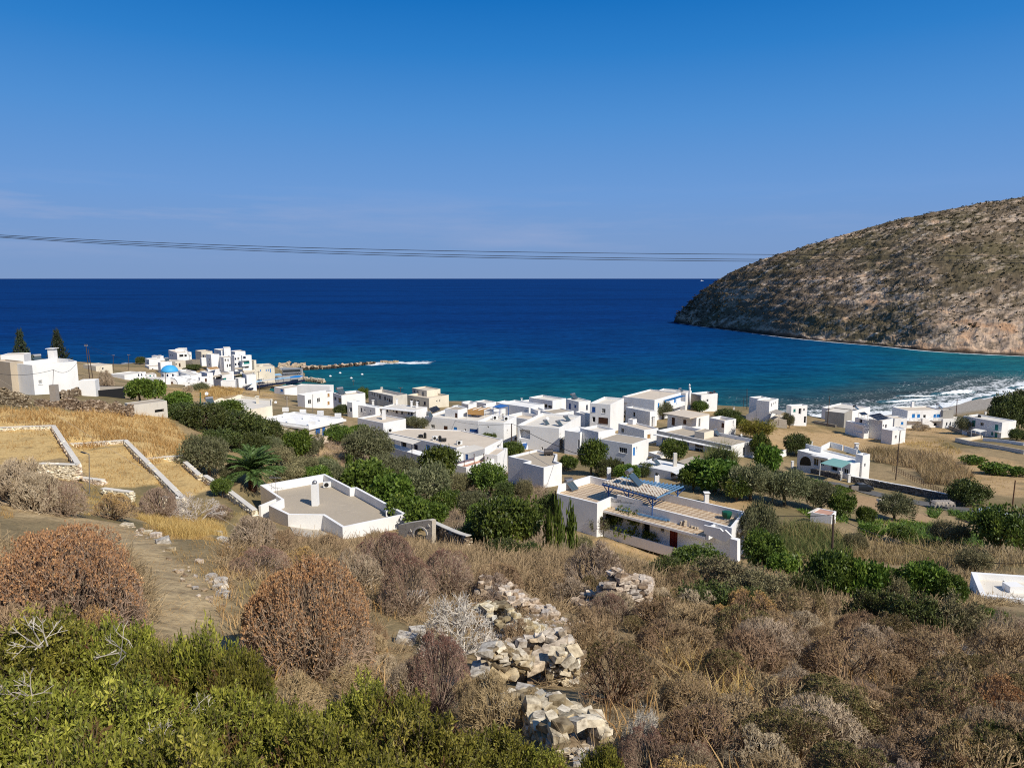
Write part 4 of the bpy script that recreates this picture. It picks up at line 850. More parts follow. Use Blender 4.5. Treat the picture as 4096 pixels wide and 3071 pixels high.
# ============ right side by the beach
h = quick('tall plain white house with low side wall and corrugated porch, seen from its narrow end', ZC, (288,237), (98,214), (420,182), Y=228, par=.35, roof='r_pale', wins=[(310,262,325,313,'dark'),(343,250,353,288,'dark'),(367,240,378,276,'dark')])
h.box(ZC, (127,198), (-8,172), (300,186), Y=233, par=.3, roof='r_pale')
def r1x(h):
    V = h.vols[0]; a, b = V['poly'][3], V['poly'][0]; panel(ZC, a, b, [(-60,435),(95,352),(95,560),(-60,560)], 'white', 'stair_wall', h.root, .25)
    P, zt = slab(ZC, [(285,392),(430,430),(512,390),(385,350)], 224, 'cane_roof', 'porch_roof', h.root, .08, True, pmat='brown')
    q = [atZ(*uv(ZC, *p), zt - 2.3)[:2] for p in ((280,510),(545,525),(560,470),(400,440))]; m = MB(); m.prism(q, zt - 5, zt - 1.9); m.build('porch_base', M['arch_stone'], h.root)
h.at(r1x)
quick('narrow white house with a green shutter and black-capped chimney beside the surf', ZC, (612,305), (540,260), (848,283), Y=228, par=.35, roof='r_pale', wins=[(640,347,672,387,'teal'),(717,338,757,422,'hole'),(783,343,811,370,'dark'),(795,455,830,552,'hole')], chim=[(568,182,238,20,'dark')])
h = quick('bare grey concrete house with unpainted side wall in front of the surf', ZC, (1395,408), (1112,385), (1512,398), Y=232, par=.3, mat='grey', roof='r_pale')
h.box(ZC, (1500,385), (1060,338), (1772,360), Y=250, par=.4, roof='r_pale')
h = quick('white house with a big tilted array of solar panels on its roof', ZC, (1955,522), (1685,482), (2112,492), Y=212, par=.4, roof='r_pale', wins=[(1956,577,1976,612,'dark'),(1990,574,2015,642,'hole'),(2145,577,2170,617,'dark')])
h.box(ZC, (2103,667), (1945,640), (2300,640), Y=204, par=.2, roof='r_white'); h.box(ZC, (1688,588), (1412,510), (1760,570), Y=213, par=.15, roof='r_white'); h.box(ZC, (1688,500), (1550,470), (1750,485), Y=214, par=.15, roof='r_white')
h.win(ZC, (1612,497,1655,552,'hole'),(1532,602,1662,690,'porch')).win(ZD, (295,742,322,787,'dark'))
h = house('white beach house with two balustrade balconies and blue doors, outside stair between', 'beach_house')
h.box(ZD, (487,376), (258,308), (1012,362), Y=246, par=.35, roof='r_beige'); h.box(ZD, (1014,367), (940,345), (1172,352), Y=247, par=.3, mat='grey', roof='r_pale'); h.box(ZD, (1012,497), (930,480), (1306,482), Y=246, par=.3); h.box(ZD, (292,492), (168,446), (476,490), Y=241, par=.25, roof='r_beige')
h.win(ZD, (548,422,593,477,'sb'),(625,425,668,477,'sb'),(716,436,755,490,'hole'),(868,426,905,473,'sb'),(912,424,972,473,'sb'),(385,540,421,577,'sb'),(600,560,640,600,'hole'),(870,555,925,600,'hole'),(1055,545,1075,600,'dark'),(1108,540,1128,595,'dark')).at(chimney(ZD, 562, 242, 326, 36, 'none'))
def r5x(h):
    V = h.vols[0]; a, b = V['poly'][0], V['poly'][1]; e = (b-a)/np.hypot(*(b-a)); nr = np.array([e[1], -e[0]]); A2, B2 = a + nr*1.3, b + nr*1.3
    for x0, x1, y0, y1 in ((503,700,478,525), (860,1000,470,520)):
        o, P = panel(ZD, A2, B2, [(x0,y1-6),(x1,y1-6),(x1,y1),(x0,y1)], 'white', 'balcony', h.root, .15); zb = P[2][2]; zt = zb + 1.05
        q0, q1 = P[0][:2], P[1][:2]; m = MB(); m.prism([q0, q1, q1-nr*1.28, q0-nr*1.28], zb-.12, zb+.02); m.build('balcony_floor', M['white'], o); m = MB()
        m.cbox((*((q0+q1)/2), zt), np.array([*(q1-q0),0]), np.array([*nr,0])*.15, np.array([0,0,.14]))
        for k in range(10): p = q0 + (q1-q0)*(k+.5)/10; m.cbox((*p, zb+.5), np.array([*e,0])*.16, np.array([*nr,0])*.1, np.array([0,0,1.0]))
        m.build('balustrade', M['white'], o)
    panel(ZD, A2+nr*.3, B2+nr*.3, [(705,490),(745,480),(878,570),(850,590),(770,585),(705,580)], 'white', 'stair_wall', h.root, .9)
h.at(r5x)
h = quick('white two storey house with sea green doors, slatted porch and small balcony', ZD, (1890,550), (1315,448), (2100,512), Y=214, par=.3, roof='r_pale', wins=[(1440,515,1490,612,'teal'),(1562,550,1613,598,'dark'),(1780,580,1830,667,'teal'),(1725,690,1755,733,'teal'),(1777,700,1815,783,'teal')], chim=[(1645,400,432,18,'flat'),(1765,425,468,18,'flat')])
def r6x(h):
    V = h.vols[0]; a, b = V['poly'][3], V['poly'][0]; e = (b-a)/np.hypot(*(b-a)); nr = np.array([e[1], -e[0]])
    o, P = panel(ZD, a+nr*1.1, b+nr*1.1, [(1730,665),(1850,680),(1850,692),(1730,677)], 'white', 'balcony', h.root, .12); m = MB(); q0, q1 = P[0], P[1]
    m.prism([q0[:2], q1[:2], q1[:2]-nr*1.1, q0[:2]-nr*1.1], P[3][2]-.1, P[3][2]+.05); m.build('balcony_floor', M['white'], o); m = MB()
    for k in range(12): p = q0 + (q1-q0)*k/11; m.tube([(p[0],p[1],q0[2]),(p[0],p[1],q0[2]+1)], .025, 4)
    m.tube([(q0[0],q0[1],q0[2]+1),(q1[0],q1[1],q0[2]+1)], .035, 4); m.build('railing', M['teal'], o)
    P, zt = atZ(*uv(ZD, 1435, 660), 0), None; c = atY(*uv(ZD, 1440, 645), V['poly'][3][1] - 6); zt = c[2]; m = MB(); q = [atZ(*uv(ZD, *p), zt) for p in ((1435,660),(1560,695),(1652,668),(1500,640))]
    for k in range(11):
        t = k/10; p0 = q[0] + (q[1]-q[0])*t; p1 = q[3] + (q[2]-q[3])*t; m.tube([p0, p1], .07, 4)
    for p in q: m.tube([(p[0],p[1],zt-2.6),(p[0],p[1],zt)], .08, 5)
    m.build('pergola', M['plastic'], h.root)
h.at(r6x)
h = house('white villa with a big arch porch and sea green awning, beside the road', 'arched_villa')
h.box(Z6, (930,655), (538,540), (1073,605), Y=147, par=.35, roof='r_white'); h.box(Z6, (1020,592), (968,578), (1074,577), Y=148, par=.6, roof='r_white')
h.win(Z6, (655,615,690,667,'dark'),(705,627,735,667,'dark'),(785,675,832,705,'hole'),(880,690,912,728,'dark'),(1030,650,1040,675,'dark'))
def villax(h):
    V = h.vols[0]; P = V['poly']; a, b = P[3], P[0]; e = (b-a)/np.hypot(*(b-a)); nr = np.array([e[1], -e[0]])
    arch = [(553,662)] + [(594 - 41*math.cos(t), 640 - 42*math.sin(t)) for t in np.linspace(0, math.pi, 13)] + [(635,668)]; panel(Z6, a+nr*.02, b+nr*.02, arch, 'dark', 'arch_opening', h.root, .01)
    ring = [(594 - 46*math.cos(t), 640 - 47*math.sin(t)) for t in np.linspace(0, math.pi, 13)] + [(594 - 40*math.cos(t), 640 - 41*math.sin(t)) for t in np.linspace(math.pi, 0, 13)]; panel(Z6, a+nr*.12, b+nr*.12, ring, 'white', 'arch_moulding', h.root, .1)
    q = [np.array(atY(*uv(Z6, *p), Y)) for p, Y in (((705,650),143.5),((862,684),141.5),((938,640),145),((800,612),147))]; m = MB(); m.solid(q, (0,0,.05)); aw = m.build('awning', M['green_awning'], h.root)
    for p in q[:2]: m = MB(); m.tube([(p[0],p[1],p[2]-2.6),p], .07, 6); m.build('post', M['plastic'], aw)
    zt = V['z1']
    for pts in (((597,505),(715,532),(722,522),(780,492)), ((780,492),(870,515)), ((880,520),(975,548))):
        for p0, p1 in zip(pts[:-1], pts[1:]):
            A, B = atZ(*uv(Z6, *p0), zt+.9)[:2], atZ(*uv(Z6, *p1), zt+.9)[:2]; d = (B-A); 
            if np.hypot(*d) < .3: continue
            nn = np.array([-d[1], d[0]])/np.hypot(*d)*.2; m = MB(); m.prism([A, B, B+nn, A+nn], zt-.4, zt+.9); m.build('roof_parapet', M['white'], h.root)
    panel(Z6, a+nr*1.0, b+nr*1.0, [(632,590),(760,612),(760,622),(632,600)], 'white', 'canopy_slab', h.root, .9)
h.at(villax).at(chimney(Z6, 640, 495, 545, 12, 'flat')).at(chimney(Z6, 976, 508, 560, 22, 'flat'))
h = house('white flat roof with pipes and a rooftop cabin at the right edge, among dark bushes', 'flat_roofed_house')
h.poly(Z9, [(1785,978),(1862,1165),(2420,1232),(2330,1015)], 1, Y=50, par=.45, roof='r_pale', th=.35)
def r8x(h):
    z = h.top() - .45; c = atZ(*uv(Z9, 2150, 1150), z); m = MB(); m.box(c[0]-.5, c[1], z-.02, c[0]+.6, c[1]+.9, z+.5); m.build('roof_cabin', M['white'], h.root)
    m = MB(); q = [atZ(*uv(Z9, *p), z + .05) for p in ((2010,1010),(2060,1060),(2095,1100),(2130,1110),(2050,1120),(2045,1090),(2100,1060))]; m.tube(q, .035, 5); m.build('pipe', M['plastic'], h.root)
h.at(r8x)
# ============ left
h = house('big plain white ridge house with one barred window and a broad white chimney', 'ridge_house')
h.poly(Z1, [(258,420),(618,388),(560,372),(450,362),(80,404)], 0, Y=113, par=.7, roof='r_pale'); h.box(Z1, (632,546), (610,538), (764,532), Y=113, th=14, par=.3); h.win(Z1, (310,540,341,573,'grid')).at(chimney(Z1, 414, 295, 400, 48, 'flat'))
h = quick('ochre plastered house end cut by the left edge of the picture', Z1, (78,398), (-60,388), (95,395), Y=114, mat='ochre', par=.2, th=60); 
quick('white dovecote-topped house peeping in at the left edge', Z1, (2,340), (-60,330), (45,352), Y=150, par=.1)
h = quick('low ruined stone hut with a flat concrete roof at the end of the rubble wall', Z1, (1067,742), (1000,700), (1342,705), Y=104, par=.05, mat='old', roof='r_grey', name='stone_hut', cat='hut', wins=[(1245,775,1320,800,'hole')])
h = house('dark tar-roofed lean-to shed beside the big white ridge house', 'lean_to', 'shed'); h.poly(Z1, [(765,625),(985,605),(1000,590),(770,588)], 1, Y=117, par=.03, roof='r_grey', mat='dark', th=.05)
h.at(lambda h: slab(Z1, [(760,632),(1000,608),(1005,590),(765,585)], 117, 'black', 'roof_sheet', h.root, .08))
h = house('cream house with curved gables along its roof, half hidden by dark bushes', 'gabled_roof_house'); h.poly(ZA, [(910,985),(1500,1080),(1950,1000),(1945,905),(1490,868),(915,955)], 2, Y=150, par=.3, mat='cream', roof='r_pale')
def gab(h):
    P = h.vols[0]['poly']; z = h.top(); q = [atZ(*uv(ZA, *p), z)[:2] for p in ((915,955),(1490,868),(1945,905))]
    for A, B, pts in ((q[0], q[1], [(915,955),(1120,918),(1180,888),(1215,885),(1250,905),(1400,870),(1450,842),(1500,838),(1530,858),(1530,905),(915,990)]), (q[1], q[2], [(1530,858),(1660,880),(1690,868),(1720,885),(1880,912),(1920,895),(1945,905),(1945,940),(1530,900)])):
        d = (B-A)/np.hypot(*(B-A)); panel(ZA, A, B, pts, 'cream', 'curved_gable', h.root, .25)
h.at(gab).at(chimney(ZA, 1730, 870, 965, 34, 'flat', 'cream'))
quick('low cream house alone on the sea side plain behind the pole pair', Z1, (770,428), (668,412), (902,415), Y=300, mat='cream', par=.15, roof='r_beige', wins=[(820,440,835,455,'dark')])
quick('row of low white houses at the left edge of the harbour town', Z1, (1000,500), (885,488), (1168,478), Y=285, par=.2, roof='r_pale', wins=[(1110,490,1120,508,'navy'),(1135,488,1145,505,'navy')])
# ============ far left town
def town(label, N, L, R_, Y, wins=(), name='house', **k): return quick(label, ZA, N, L, R_, Y=Y, wins=wins, name=name, **k)
h = town('white house with two collectors on its roof, leftmost of the harbour town', (132,318), (72,292), (385,300), 372, wins=[(98,345,112,372,'dark')], par=.4); h.box(ZA, (300,268), (172,258), (345,262), on=True, yb=305, par=.1)
town('low white house in front of the leftmost town house', (132,425), (74,412), (335,412), 360, wins=[(180,447,196,475,'dark')], par=.3)
h = town('isolated white house with columned veranda and small roof cabin, on the town skyline', (545,222), (418,202), (757,212), 420, wins=[(440,240,452,265,'dark'),(468,243,480,268,'dark'),(580,245,640,280,'hole'),(655,245,690,278,'hole')], par=.35); h.box(ZA, (520,162), (458,150), (640,168), on=True, yb=205, par=.1)
h.at(lambda h: panel(ZA, h.vols[0]['poly'][0], h.vols[0]['poly'][1], [(655,190),(680,190),(745,250),(745,275),(720,260)], 'white', 'stair_wall', h.root, .4))
h = town('cream block with a loggia of two blue windows, left of the stepped hotel', (905,205), (815,185), (1066,195), 402, wins=[(920,247,945,285,'navy'),(950,247,968,285,'navy'),(925,320,960,360,'dark')], par=.4, mat='cream'); h.box(ZA, (905,295), (890,290), (980,290), 396, par=.3)
h = town('stepped white hotel with a cabin tower, tallest in the harbour town', (1195,188), (1092,162), (1332,180), 386, wins=[(1240,238,1272,275,'hole'),(1303,238,1322,280,'dark')], par=.3)
h.box(ZA, (1235,150), (1167,136), (1334,148), Y=385, par=.1); h.box(ZA, (1047,248), (972,243), (1168,240), Y=376, par=.2); h.box(ZA, (1232,292), (1160,286), (1378,286), Y=372, par=.25)
h.win(ZA, (1010,305,1026,332,'dark'),(1247,310,1272,345,'dark'),(1290,310,1308,347,'dark'),(1337,308,1345,330,'dark'),(1280,385,1296,432,'hole'),(1312,385,1340,422,'dark'),(1010,380,1030,400,'hole'))
h = town('white apartment stack with blue-grey shutters, right of the stepped hotel', (1388,258), (1345,245), (1500,248), 371, wins=[(1395,292,1418,322,'navy'),(1438,288,1465,318,'dark'),(1395,372,1422,402,'navy'),(1443,366,1470,397,'navy'),(1400,440,1500,462,'dark')], par=.2)
h.at(lambda h: slab(ZA, [(1385,440),(1405,465),(1515,455),(1500,432)], 368, 'awning', 'awning', h.root, .06))
h = town('white house with three balconies and blue shop-like windows, end of the hotel row', (1508,262), (1490,240), (1642,252), 369, wins=[(1520,272,1560,305,'navy'),(1530,345,1615,390,'teal'),(1545,425,1600,445,'hole')], par=.3)
for yb in (325, 405):
    h.at(lambda h, yb=yb: panel(ZA, h.vols[0]['poly'][0] + np.array([.4,-1.3]), h.vols[0]['poly'][1] + np.array([.4,-1.3]), [(1508,yb-12),(1625,yb-20),(1625,yb+5),(1508,yb+12)], 'white', 'balcony', h.root, 1.2))
town('plain white rear block behind the apartment stack', (1400,205), (1335,186), (1552,196), 395, par=.3)
town('small cream house stepping down at the seaward end of the hotel row', (1680,330), (1630,320), (1712,322), 374, mat='cream', par=.3)
h = town('low cream harbour house with three blue doors beside the bus', (1702,432), (1640,415), (1982,418), 378, wins=[(1855,460,1868,487,'sb'),(1885,458,1898,485,'sb'),(1914,452,1930,507,'sb'),(1770,465,1782,490,'sb')], mat='cream', par=.25, roof='r_beige'); h.box(ZA, (1760,400), (1700,392), (1815,385), on=True, yb=425, par=.1, mat='cream')
h = town('white waterfront house with blue railings and two awnings over its floors', (1372,510), (1345,488), (1532,498), 366, wins=[(1412,548,1438,592,'b'),(1460,545,1482,575,'b')], par=.3)
h.at(lambda h: slab(ZA, [(1375,540),(1390,555),(1535,540),(1520,525)], 363, 'awning', 'awning', h.root, .06)); h.at(lambda h: panel(ZA, h.vols[0]['poly'][0]+np.array([.2,-1.]), h.vols[0]['poly'][1]+np.array([.2,-1.]), [(1375,580),(1532,570),(1532,600),(1375,608)], 'sky_blue', 'balcony', h.root, .1))
h = town('cream waterfront house with a long beige awning and dark windows under it', (1530,490), (1515,480), (1722,478), 366, wins=[(1537,530,1590,562,'dark'),(1600,525,1690,555,'dark')], mat='cream', par=.2, roof='r_beige'); h.at(lambda h: slab(ZA, [(1525,512),(1545,528),(1705,508),(1690,490)], 363, 'awning', 'awning', h.root, .06))
h = town('white taverna building with wide awning and dark terrace', (1072,562), (1050,552), (1210,550), 330, wins=[(1080,572,1110,612,'dark'),(1120,570,1195,608,'hole')], par=.2); h.at(lambda h: slab(ZA, [(1060,560),(1085,578),(1210,562),(1190,542)], 327, 'awning', 'awning', h.root, .06))
h = town('white house with sweeping curved side wall and green window, near the quay', (1210,540), (1150,485), (1352,500), 335, wins=[(1212,592,1272,624,'teal')], par=.2); h.at(lambda h: slab(ZA, [(1180,510),(1215,548),(1330,525),(1295,500)], 331, 'awning', 'awning', h.root, .06))
town('small white house with arched brown door, in front of the town', (885,585), (860,570), (1052,572), 302, wins=[(957,597,986,645,'br')], par=.2, roof='r_pale')
h = town('low white house with blank walls and roof cabin edging the brown field', (662,655), (545,648), (905,690), 288, wins=[(705,650,733,672,'dark'),(615,715,640,740,'hole')], par=.2, roof='r_white', th=22); h.box(ZA, (745,605), (695,603), (775,600), on=True, yb=650, par=.1)
town('white cottage with green door at the left of the blue dome', (95,545), (60,530), (240,535), 325, wins=[(138,548,165,577,'teal'),(195,545,215,570,'dark')], par=.15)
town('white cottage with two dark windows cut by the hedge, left of the dome', (2,510), (-60,500), (85,500), 330, wins=[(5,535,15,565,'dark'),(35,537,55,562,'dark')], par=.15)
town('long low white wall-like house in front of the domed church', (320,610), (-70,575), (345,590), 286, par=.15, roof='r_pale')
town('cream two window house above the town lane, below the skyline house', (520,350), (300,335), (670,330), 366, wins=[(525,376,548,402,'dark'),(573,371,598,428,'br')], mat='cream', par=.2, roof='r_beige')
town('white cube with blank wall left of the cream two window house', (300,365), (262,358), (470,352), 352, par=.2)
town('roofless rubble stone house below the town skyline', (775,335), (668,342), (882,300), 378, mat='masonry', par=1.2, roof='r_grey', name='stone_house')
h = town('white house with tiled-look beige awning and brick chimney, above the taverna', (1000,462), (980,440), (1172,452), 340, par=.2); h.at(lambda h: slab(ZA, [(985,435),(1040,465),(1172,450),(1130,422)], 337, 'reed_mat', 'awning', h.root, .08))
town('white yard house with two beige sun sails on its roof, right of the dome', (700,505), (560,480), (830,495), 320, par=.3, roof='r_beige')
town('long pale house with bare roof in front of the yard house', (748,552), (562,538), (872,552), 308, par=.15, roof='r_pale')
town('pale house behind the brown door house', (990,520), (880,505), (1075,515), 322, par=.15, roof='r_pale')
for a in (('white cube behind the taverna awning', (1120,505), (1060,490), (1190,500), 345), ('white house wedged under the stepped hotel front', (1300,500), (1240,480), (1380,492), 352), ('low white waterfront kitchen behind the wide pale canopy', (1450,600), (1395,588), (1545,592), 350), ('white cube above the small arched brown door', (830,525), (780,512), (905,518), 318), ('white house right behind the dome drum', (560,500), (505,480), (640,495), 330), ('white low front house before the curved side wall', (1190,640), (1110,628), (1400,640), 316), ('white waterfront block in front of the three blue doors', (1570,548), (1500,532), (1710,540), 354)): town(a[0], *a[1:], par=.2, roof='r_pale')
# domed church
def church():
    c = atY(*uv(ZA, 388, 600), 312); s = px_at(c)*4/ZA[2]; r = 118/s; z0 = c[2]; root = empty('domed_church', (c[0], c[1]+r, z0-1), 'small white church with a bright blue dome', 'church'); cx, cy = c[0], c[1] + r
    m = MB(); m.lathe((cx, cy, z0-6), [(r,0),(r,6+85/s),(r*1.04,6+86/s),(r*1.04,6+90/s)], 40); m.build('drum', M['white'], root, False)
    hd = 98/s; m = MB(); m.lathe((cx, cy, z0 + 90/s), [(r*1.02*math.cos(t), hd*math.sin(t)) for t in np.linspace(0, 1.55, 14)], 40); m.build('dome', M['dome_blue'], root, True)
    for a in (-115, -80, -45, -150): 
        d = np.array([math.cos(R(a)), math.sin(R(a))]); t = np.array([-d[1], d[0]]); p = np.array([cx, cy]) + d*r*1.0; m = MB(); m.solid([(*(p + t*w), z0 + h) for w, h in ((-.35,.9),(.35,.9),(.35,1.7),(.2,2.0),(0,2.1),(-.2,2.0),(-.35,1.7))], (*(d*.08), 0)); m.build('window', M['navy'], root)
    m = MB(); m.box(cx-r*1.15, cy-r*1.15, z0-9, cx+r*1.15, cy+r*1.15, z0+.2); m.build('nave', M['white'], root)
    # barrel vaulted chapel in front
    q = atY(*uv(ZA, 475, 690), 300); s2 = px_at(q)*4/ZA[2]; W = 85/s2; m = MB(); pts = [(q[0]-W, q[1], q[2]-3)] + [(q[0] - W*math.cos(t), q[1], q[2] + (10 + 95*math.sin(t))/s2) for t in np.linspace(0, math.pi, 17)] + [(q[0]+W, q[1], q[2]-3)]
    m.solid(pts, (2.5, 9, 0)); m.build('barrel_vault', M['white'], root)
    m = MB(); ar = [(q[0] - W*.98*math.cos(t), q[1]-.05, q[2] + (10 + 92*math.sin(t))/s2) for t in np.linspace(0, math.pi, 17)] + [(q[0] - W*.92*math.cos(t), q[1]-.05, q[2] + (10 + 86*math.sin(t))/s2) for t in np.linspace(math.pi, 0, 17)]; m.solid(ar, (0, .04, 0)); m.build('vault_trim', M['navy'], root)
    m = MB(); m.box(q[0]-.4, q[1]-.06, q[2]-1, q[0]+.4, q[1]-.02, q[2]+1.3); m.build('door', M['brown'], root)
church()
for h in H_ALL: h.finish()
# ------------------------------------------------------------------ plants: unit meshes (footprint radius 1, height 1)
def leafset(C, D, ln, wd, rng, val, droop=.0):
    """rhombic leaves: base points C, directions D (n,3)"""
    n = len(C); D = D / (np.linalg.norm(D, axis=1, keepdims=True) + 1e-9); r = rng.normal(size=(n, 3)); S = np.cross(D, r); S /= (np.linalg.norm(S, axis=1, keepdims=True) + 1e-9)
    L = (ln * (.7 + .6 * rng.random(n)))[:, None]; W = (wd * (.7 + .6 * rng.random(n)))[:, None]; N = np.cross(D, S)
    V = np.stack([C, C + D*L*.5 + S*W*.5 + N*W*.15, C + D*L + np.array([0,0,-1])*L*droop, C + D*L*.5 - S*W*.5 + N*W*.15], 1).reshape(-1, 3)
    F = np.arange(4*n).reshape(n, 4); return V, F, np.repeat(val, 4)
def segs(P0, P1, r0, r1, v0, v1=None, sides=3):
    """many straight tapered stems at once"""
    P0, P1 = np.asarray(P0), np.asarray(P1); n = len(P0); d = P1 - P0; d /= (np.linalg.norm(d, axis=1, keepdims=True) + 1e-9)
    a = np.cross(d, np.where(np.abs(d[:, 2:3]) < .9, [[0, 0, 1.]], [[1., 0, 0]])); a /= np.linalg.norm(a, axis=1, keepdims=True); b = np.cross(d, a)
    V = []
    for P, r in ((P0, r0), (P1, r1)):
        for k in range(sides):
            t = 2*math.pi*k/sides; V.append(P + (math.cos(t)*a + math.sin(t)*b) * np.asarray(r).reshape(-1, 1))
    V = np.stack(V, 1).reshape(-1, 3); i = np.arange(n)[:, None] * 2*sides
    F = np.concatenate([np.concatenate([i+k, i+(k+1) % sides, i+sides+(k+1) % sides, i+sides+k], 1) for k in range(sides)])
    v1 = v0 if v1 is None else v1
    val = np.stack([np.repeat(v0[:, None], sides, 1), np.repeat(v1[:, None], sides, 1)], 1).reshape(-1); return V, F, val
def cat(parts):
    V, F, A = [], [], []; b = 0
    for v, f, a in parts: V.append(v); F.append(f + b); A.append(a); b += len(v)
    return np.concatenate(V), np.concatenate(F), np.concatenate(A)
def dry_shrub(seed, mains=26, levels=5, spread=.55, tipmat=None, twig='grey', tipn=3, tipsz=.026, bias=.4, rad=.011, outer=1., dome=1.):
    rng = np.random.default_rng(seed); out = []; P = np.zeros((mains, 3)); P[:, :2] = rng.normal(size=(mains, 2)) * .10
    th = rng.random(mains) * 2*math.pi; el = np.arccos(np.clip(1 - rng.random(mains) ** .9 * .96, 0, 1)); D = np.stack([np.sin(el)*np.cos(th), np.sin(el)*np.sin(th), np.cos(el)*1.0 + .05], 1)
    Ls = np.array([.33, .2, .17, .15, .13, .1][:levels+1]); Ls = Ls / Ls[:levels].sum() * 1.0; r = np.full(mains, rad * 1.8)
    tips = None
    for lv in range(levels):
        n = len(P); L = Ls[lv] * (.75 + .5 * rng.random(n)); Q = P + D * L[:, None]
        Q[:, 2] = np.maximum(Q[:, 2], .02)
        nr = r * .68; v = np.clip(rng.normal(.35 + .09*lv, .16, n), 0, 1); out.append(segs(P, Q, r, nr, v, np.clip(v + .08, 0, 1)))
        if lv == levels - 1: tips = (Q, D); break
        k = 3 if lv < levels - 1 else 2; k = 3
        idx = np.repeat(np.arange(n), k); P = Q[idx]; r = nr[idx]
        rad_dir = P / (np.linalg.norm(P, axis=1, keepdims=True) + 1e-6)
        D = D[idx] * .75 + rng.normal(size=(len(idx), 3)) * spread * .55 + rad_dir * bias + np.array([0, 0, .12]); D /= np.linalg.norm(D, axis=1, keepdims=True)
    V, F, A = cat(out); parts = []
    mx = np.percentile(np.hypot(V[:, 0], V[:, 1]), 98); mz = np.percentile(V[:, 2], 99); sc = np.array([1/mx, 1/mx, 1/mz])
    # the wind trims these bushes to a dome: twigs bunch up under an even outer surface
    def shape(W):
        W = W * sc * 1.25; r = ((W[:, 0]**2 + W[:, 1]**2)**1.2 + np.abs(W[:, 2])**2.4)**(1/2.4); r = r[:, None] + 1e-6; az = np.arctan2(W[:, 1], W[:, 0]); lim = (.8 + .26*vnoise(az*1.1 + seed, W[:, 2]*1.4 + seed) + .16*vnoise(az*5 + seed, W[:, 2]*7))[:, None]
        return W * ((1 - dome) + dome / (1 + (r/lim)**4)**.25)
    parts.append(('branches', npmesh('branches', shape(V), F, A, TWIG[twig])))
    if tipmat:
        Q, D = tips; rr = np.linalg.norm(shape(Q), axis=1); keep = rng.random(len(Q)) < np.clip((rr - .5) * 2.5, .06, 1) * outer * np.clip(shape(Q)[:, 2] * 2. - .6, .05, 1); Q, D = Q[keep], D[keep]
        idx = np.repeat(np.arange(len(Q)), tipn); C = Q[idx] - D[idx] * rng.random((len(idx), 1)) * .09; dd = D[idx] + rng.normal(size=(len(idx), 3)) * .55
        v = np.clip(rng.normal(.45, .22, len(idx)), 0, 1); C = shape(C); V, F, A = leafset(C, dd, tipsz*1.5, tipsz*.8, rng, v); parts.append(('foliage', npmesh('foliage', V, F, A, TIP[tipmat])))
    return parts
def leafy_bush(seed, mat='mastic', clumps=90, sprigs=26, leaves=8, ln=.05, wd=.02, twigs=True, flat=.8, hole=.25, bare=0):
    rng = np.random.default_rng(seed); th = rng.random(clumps)*2*math.pi; ct = rng.random(clumps); st = np.sqrt(1-ct**2); rr = (.62 + .36*rng.random(clumps)) * (.82 + .36*vnoise(th*1.3+seed, ct*3+seed))
    CC = np.stack([rr*st*np.cos(th), rr*st*np.sin(th), rr*ct*flat + .08], 1); base = CC * .35
    n = clumps * sprigs; ci = np.repeat(np.arange(clumps), sprigs); out_d = CC[ci] / np.linalg.norm(CC[ci], axis=1, keepdims=True)
    sd = rng.normal(size=(n, 3)); sd /= np.linalg.norm(sd, axis=1, keepdims=True); S0 = CC[ci] + sd * (.16 * rng.random(n)[:, None]**.5); SD = out_d*.7 + sd*.8 + np.array([0, 0, .45]); SD /= np.linalg.norm(SD, axis=1, keepdims=True)
    cb = rng.normal(.5, .13, clumps)[ci]; k = leaves; li = np.repeat(np.arange(n), k); t = np.tile(np.linspace(.1, 1, k), n)[:, None]
    P = S0[li] + SD[li] * t * ln * 2.0; dl = SD[li]*.7 + rng.normal(size=(n*k, 3))*.6; v = np.clip(cb[li] + rng.normal(0, .12, n*k) + .1*t[:, 0], 0, 1)
    dead = rng.random(clumps)[ci][li] < .035; v = np.where(dead, rng.random(n*k)*.1, np.maximum(v, .13))
    V, F, A = leafset(P, dl, ln, wd, rng, v); parts = []
    tw = [segs(base, CC, np.full(clumps, .014), np.full(clumps, .007), rng.random(clumps)), segs(S0 - SD*.06, S0 + SD*ln*2, np.full(n, .004), np.full(n, .002), rng.random(n))]
    r0 = np.zeros_like(base); r0[:, :2] = base[:, :2]*.15; tw.append(segs(r0, base, np.full(clumps, .02), np.full(clumps, .013), rng.random(clumps)))
    Vt, Ft, At = cat(tw); parts.append(('branches', npmesh('branches', Vt, Ft, At, BARK))); parts.append(('foliage', npmesh('foliage', V, F, A, LEAF[mat])))
    return parts
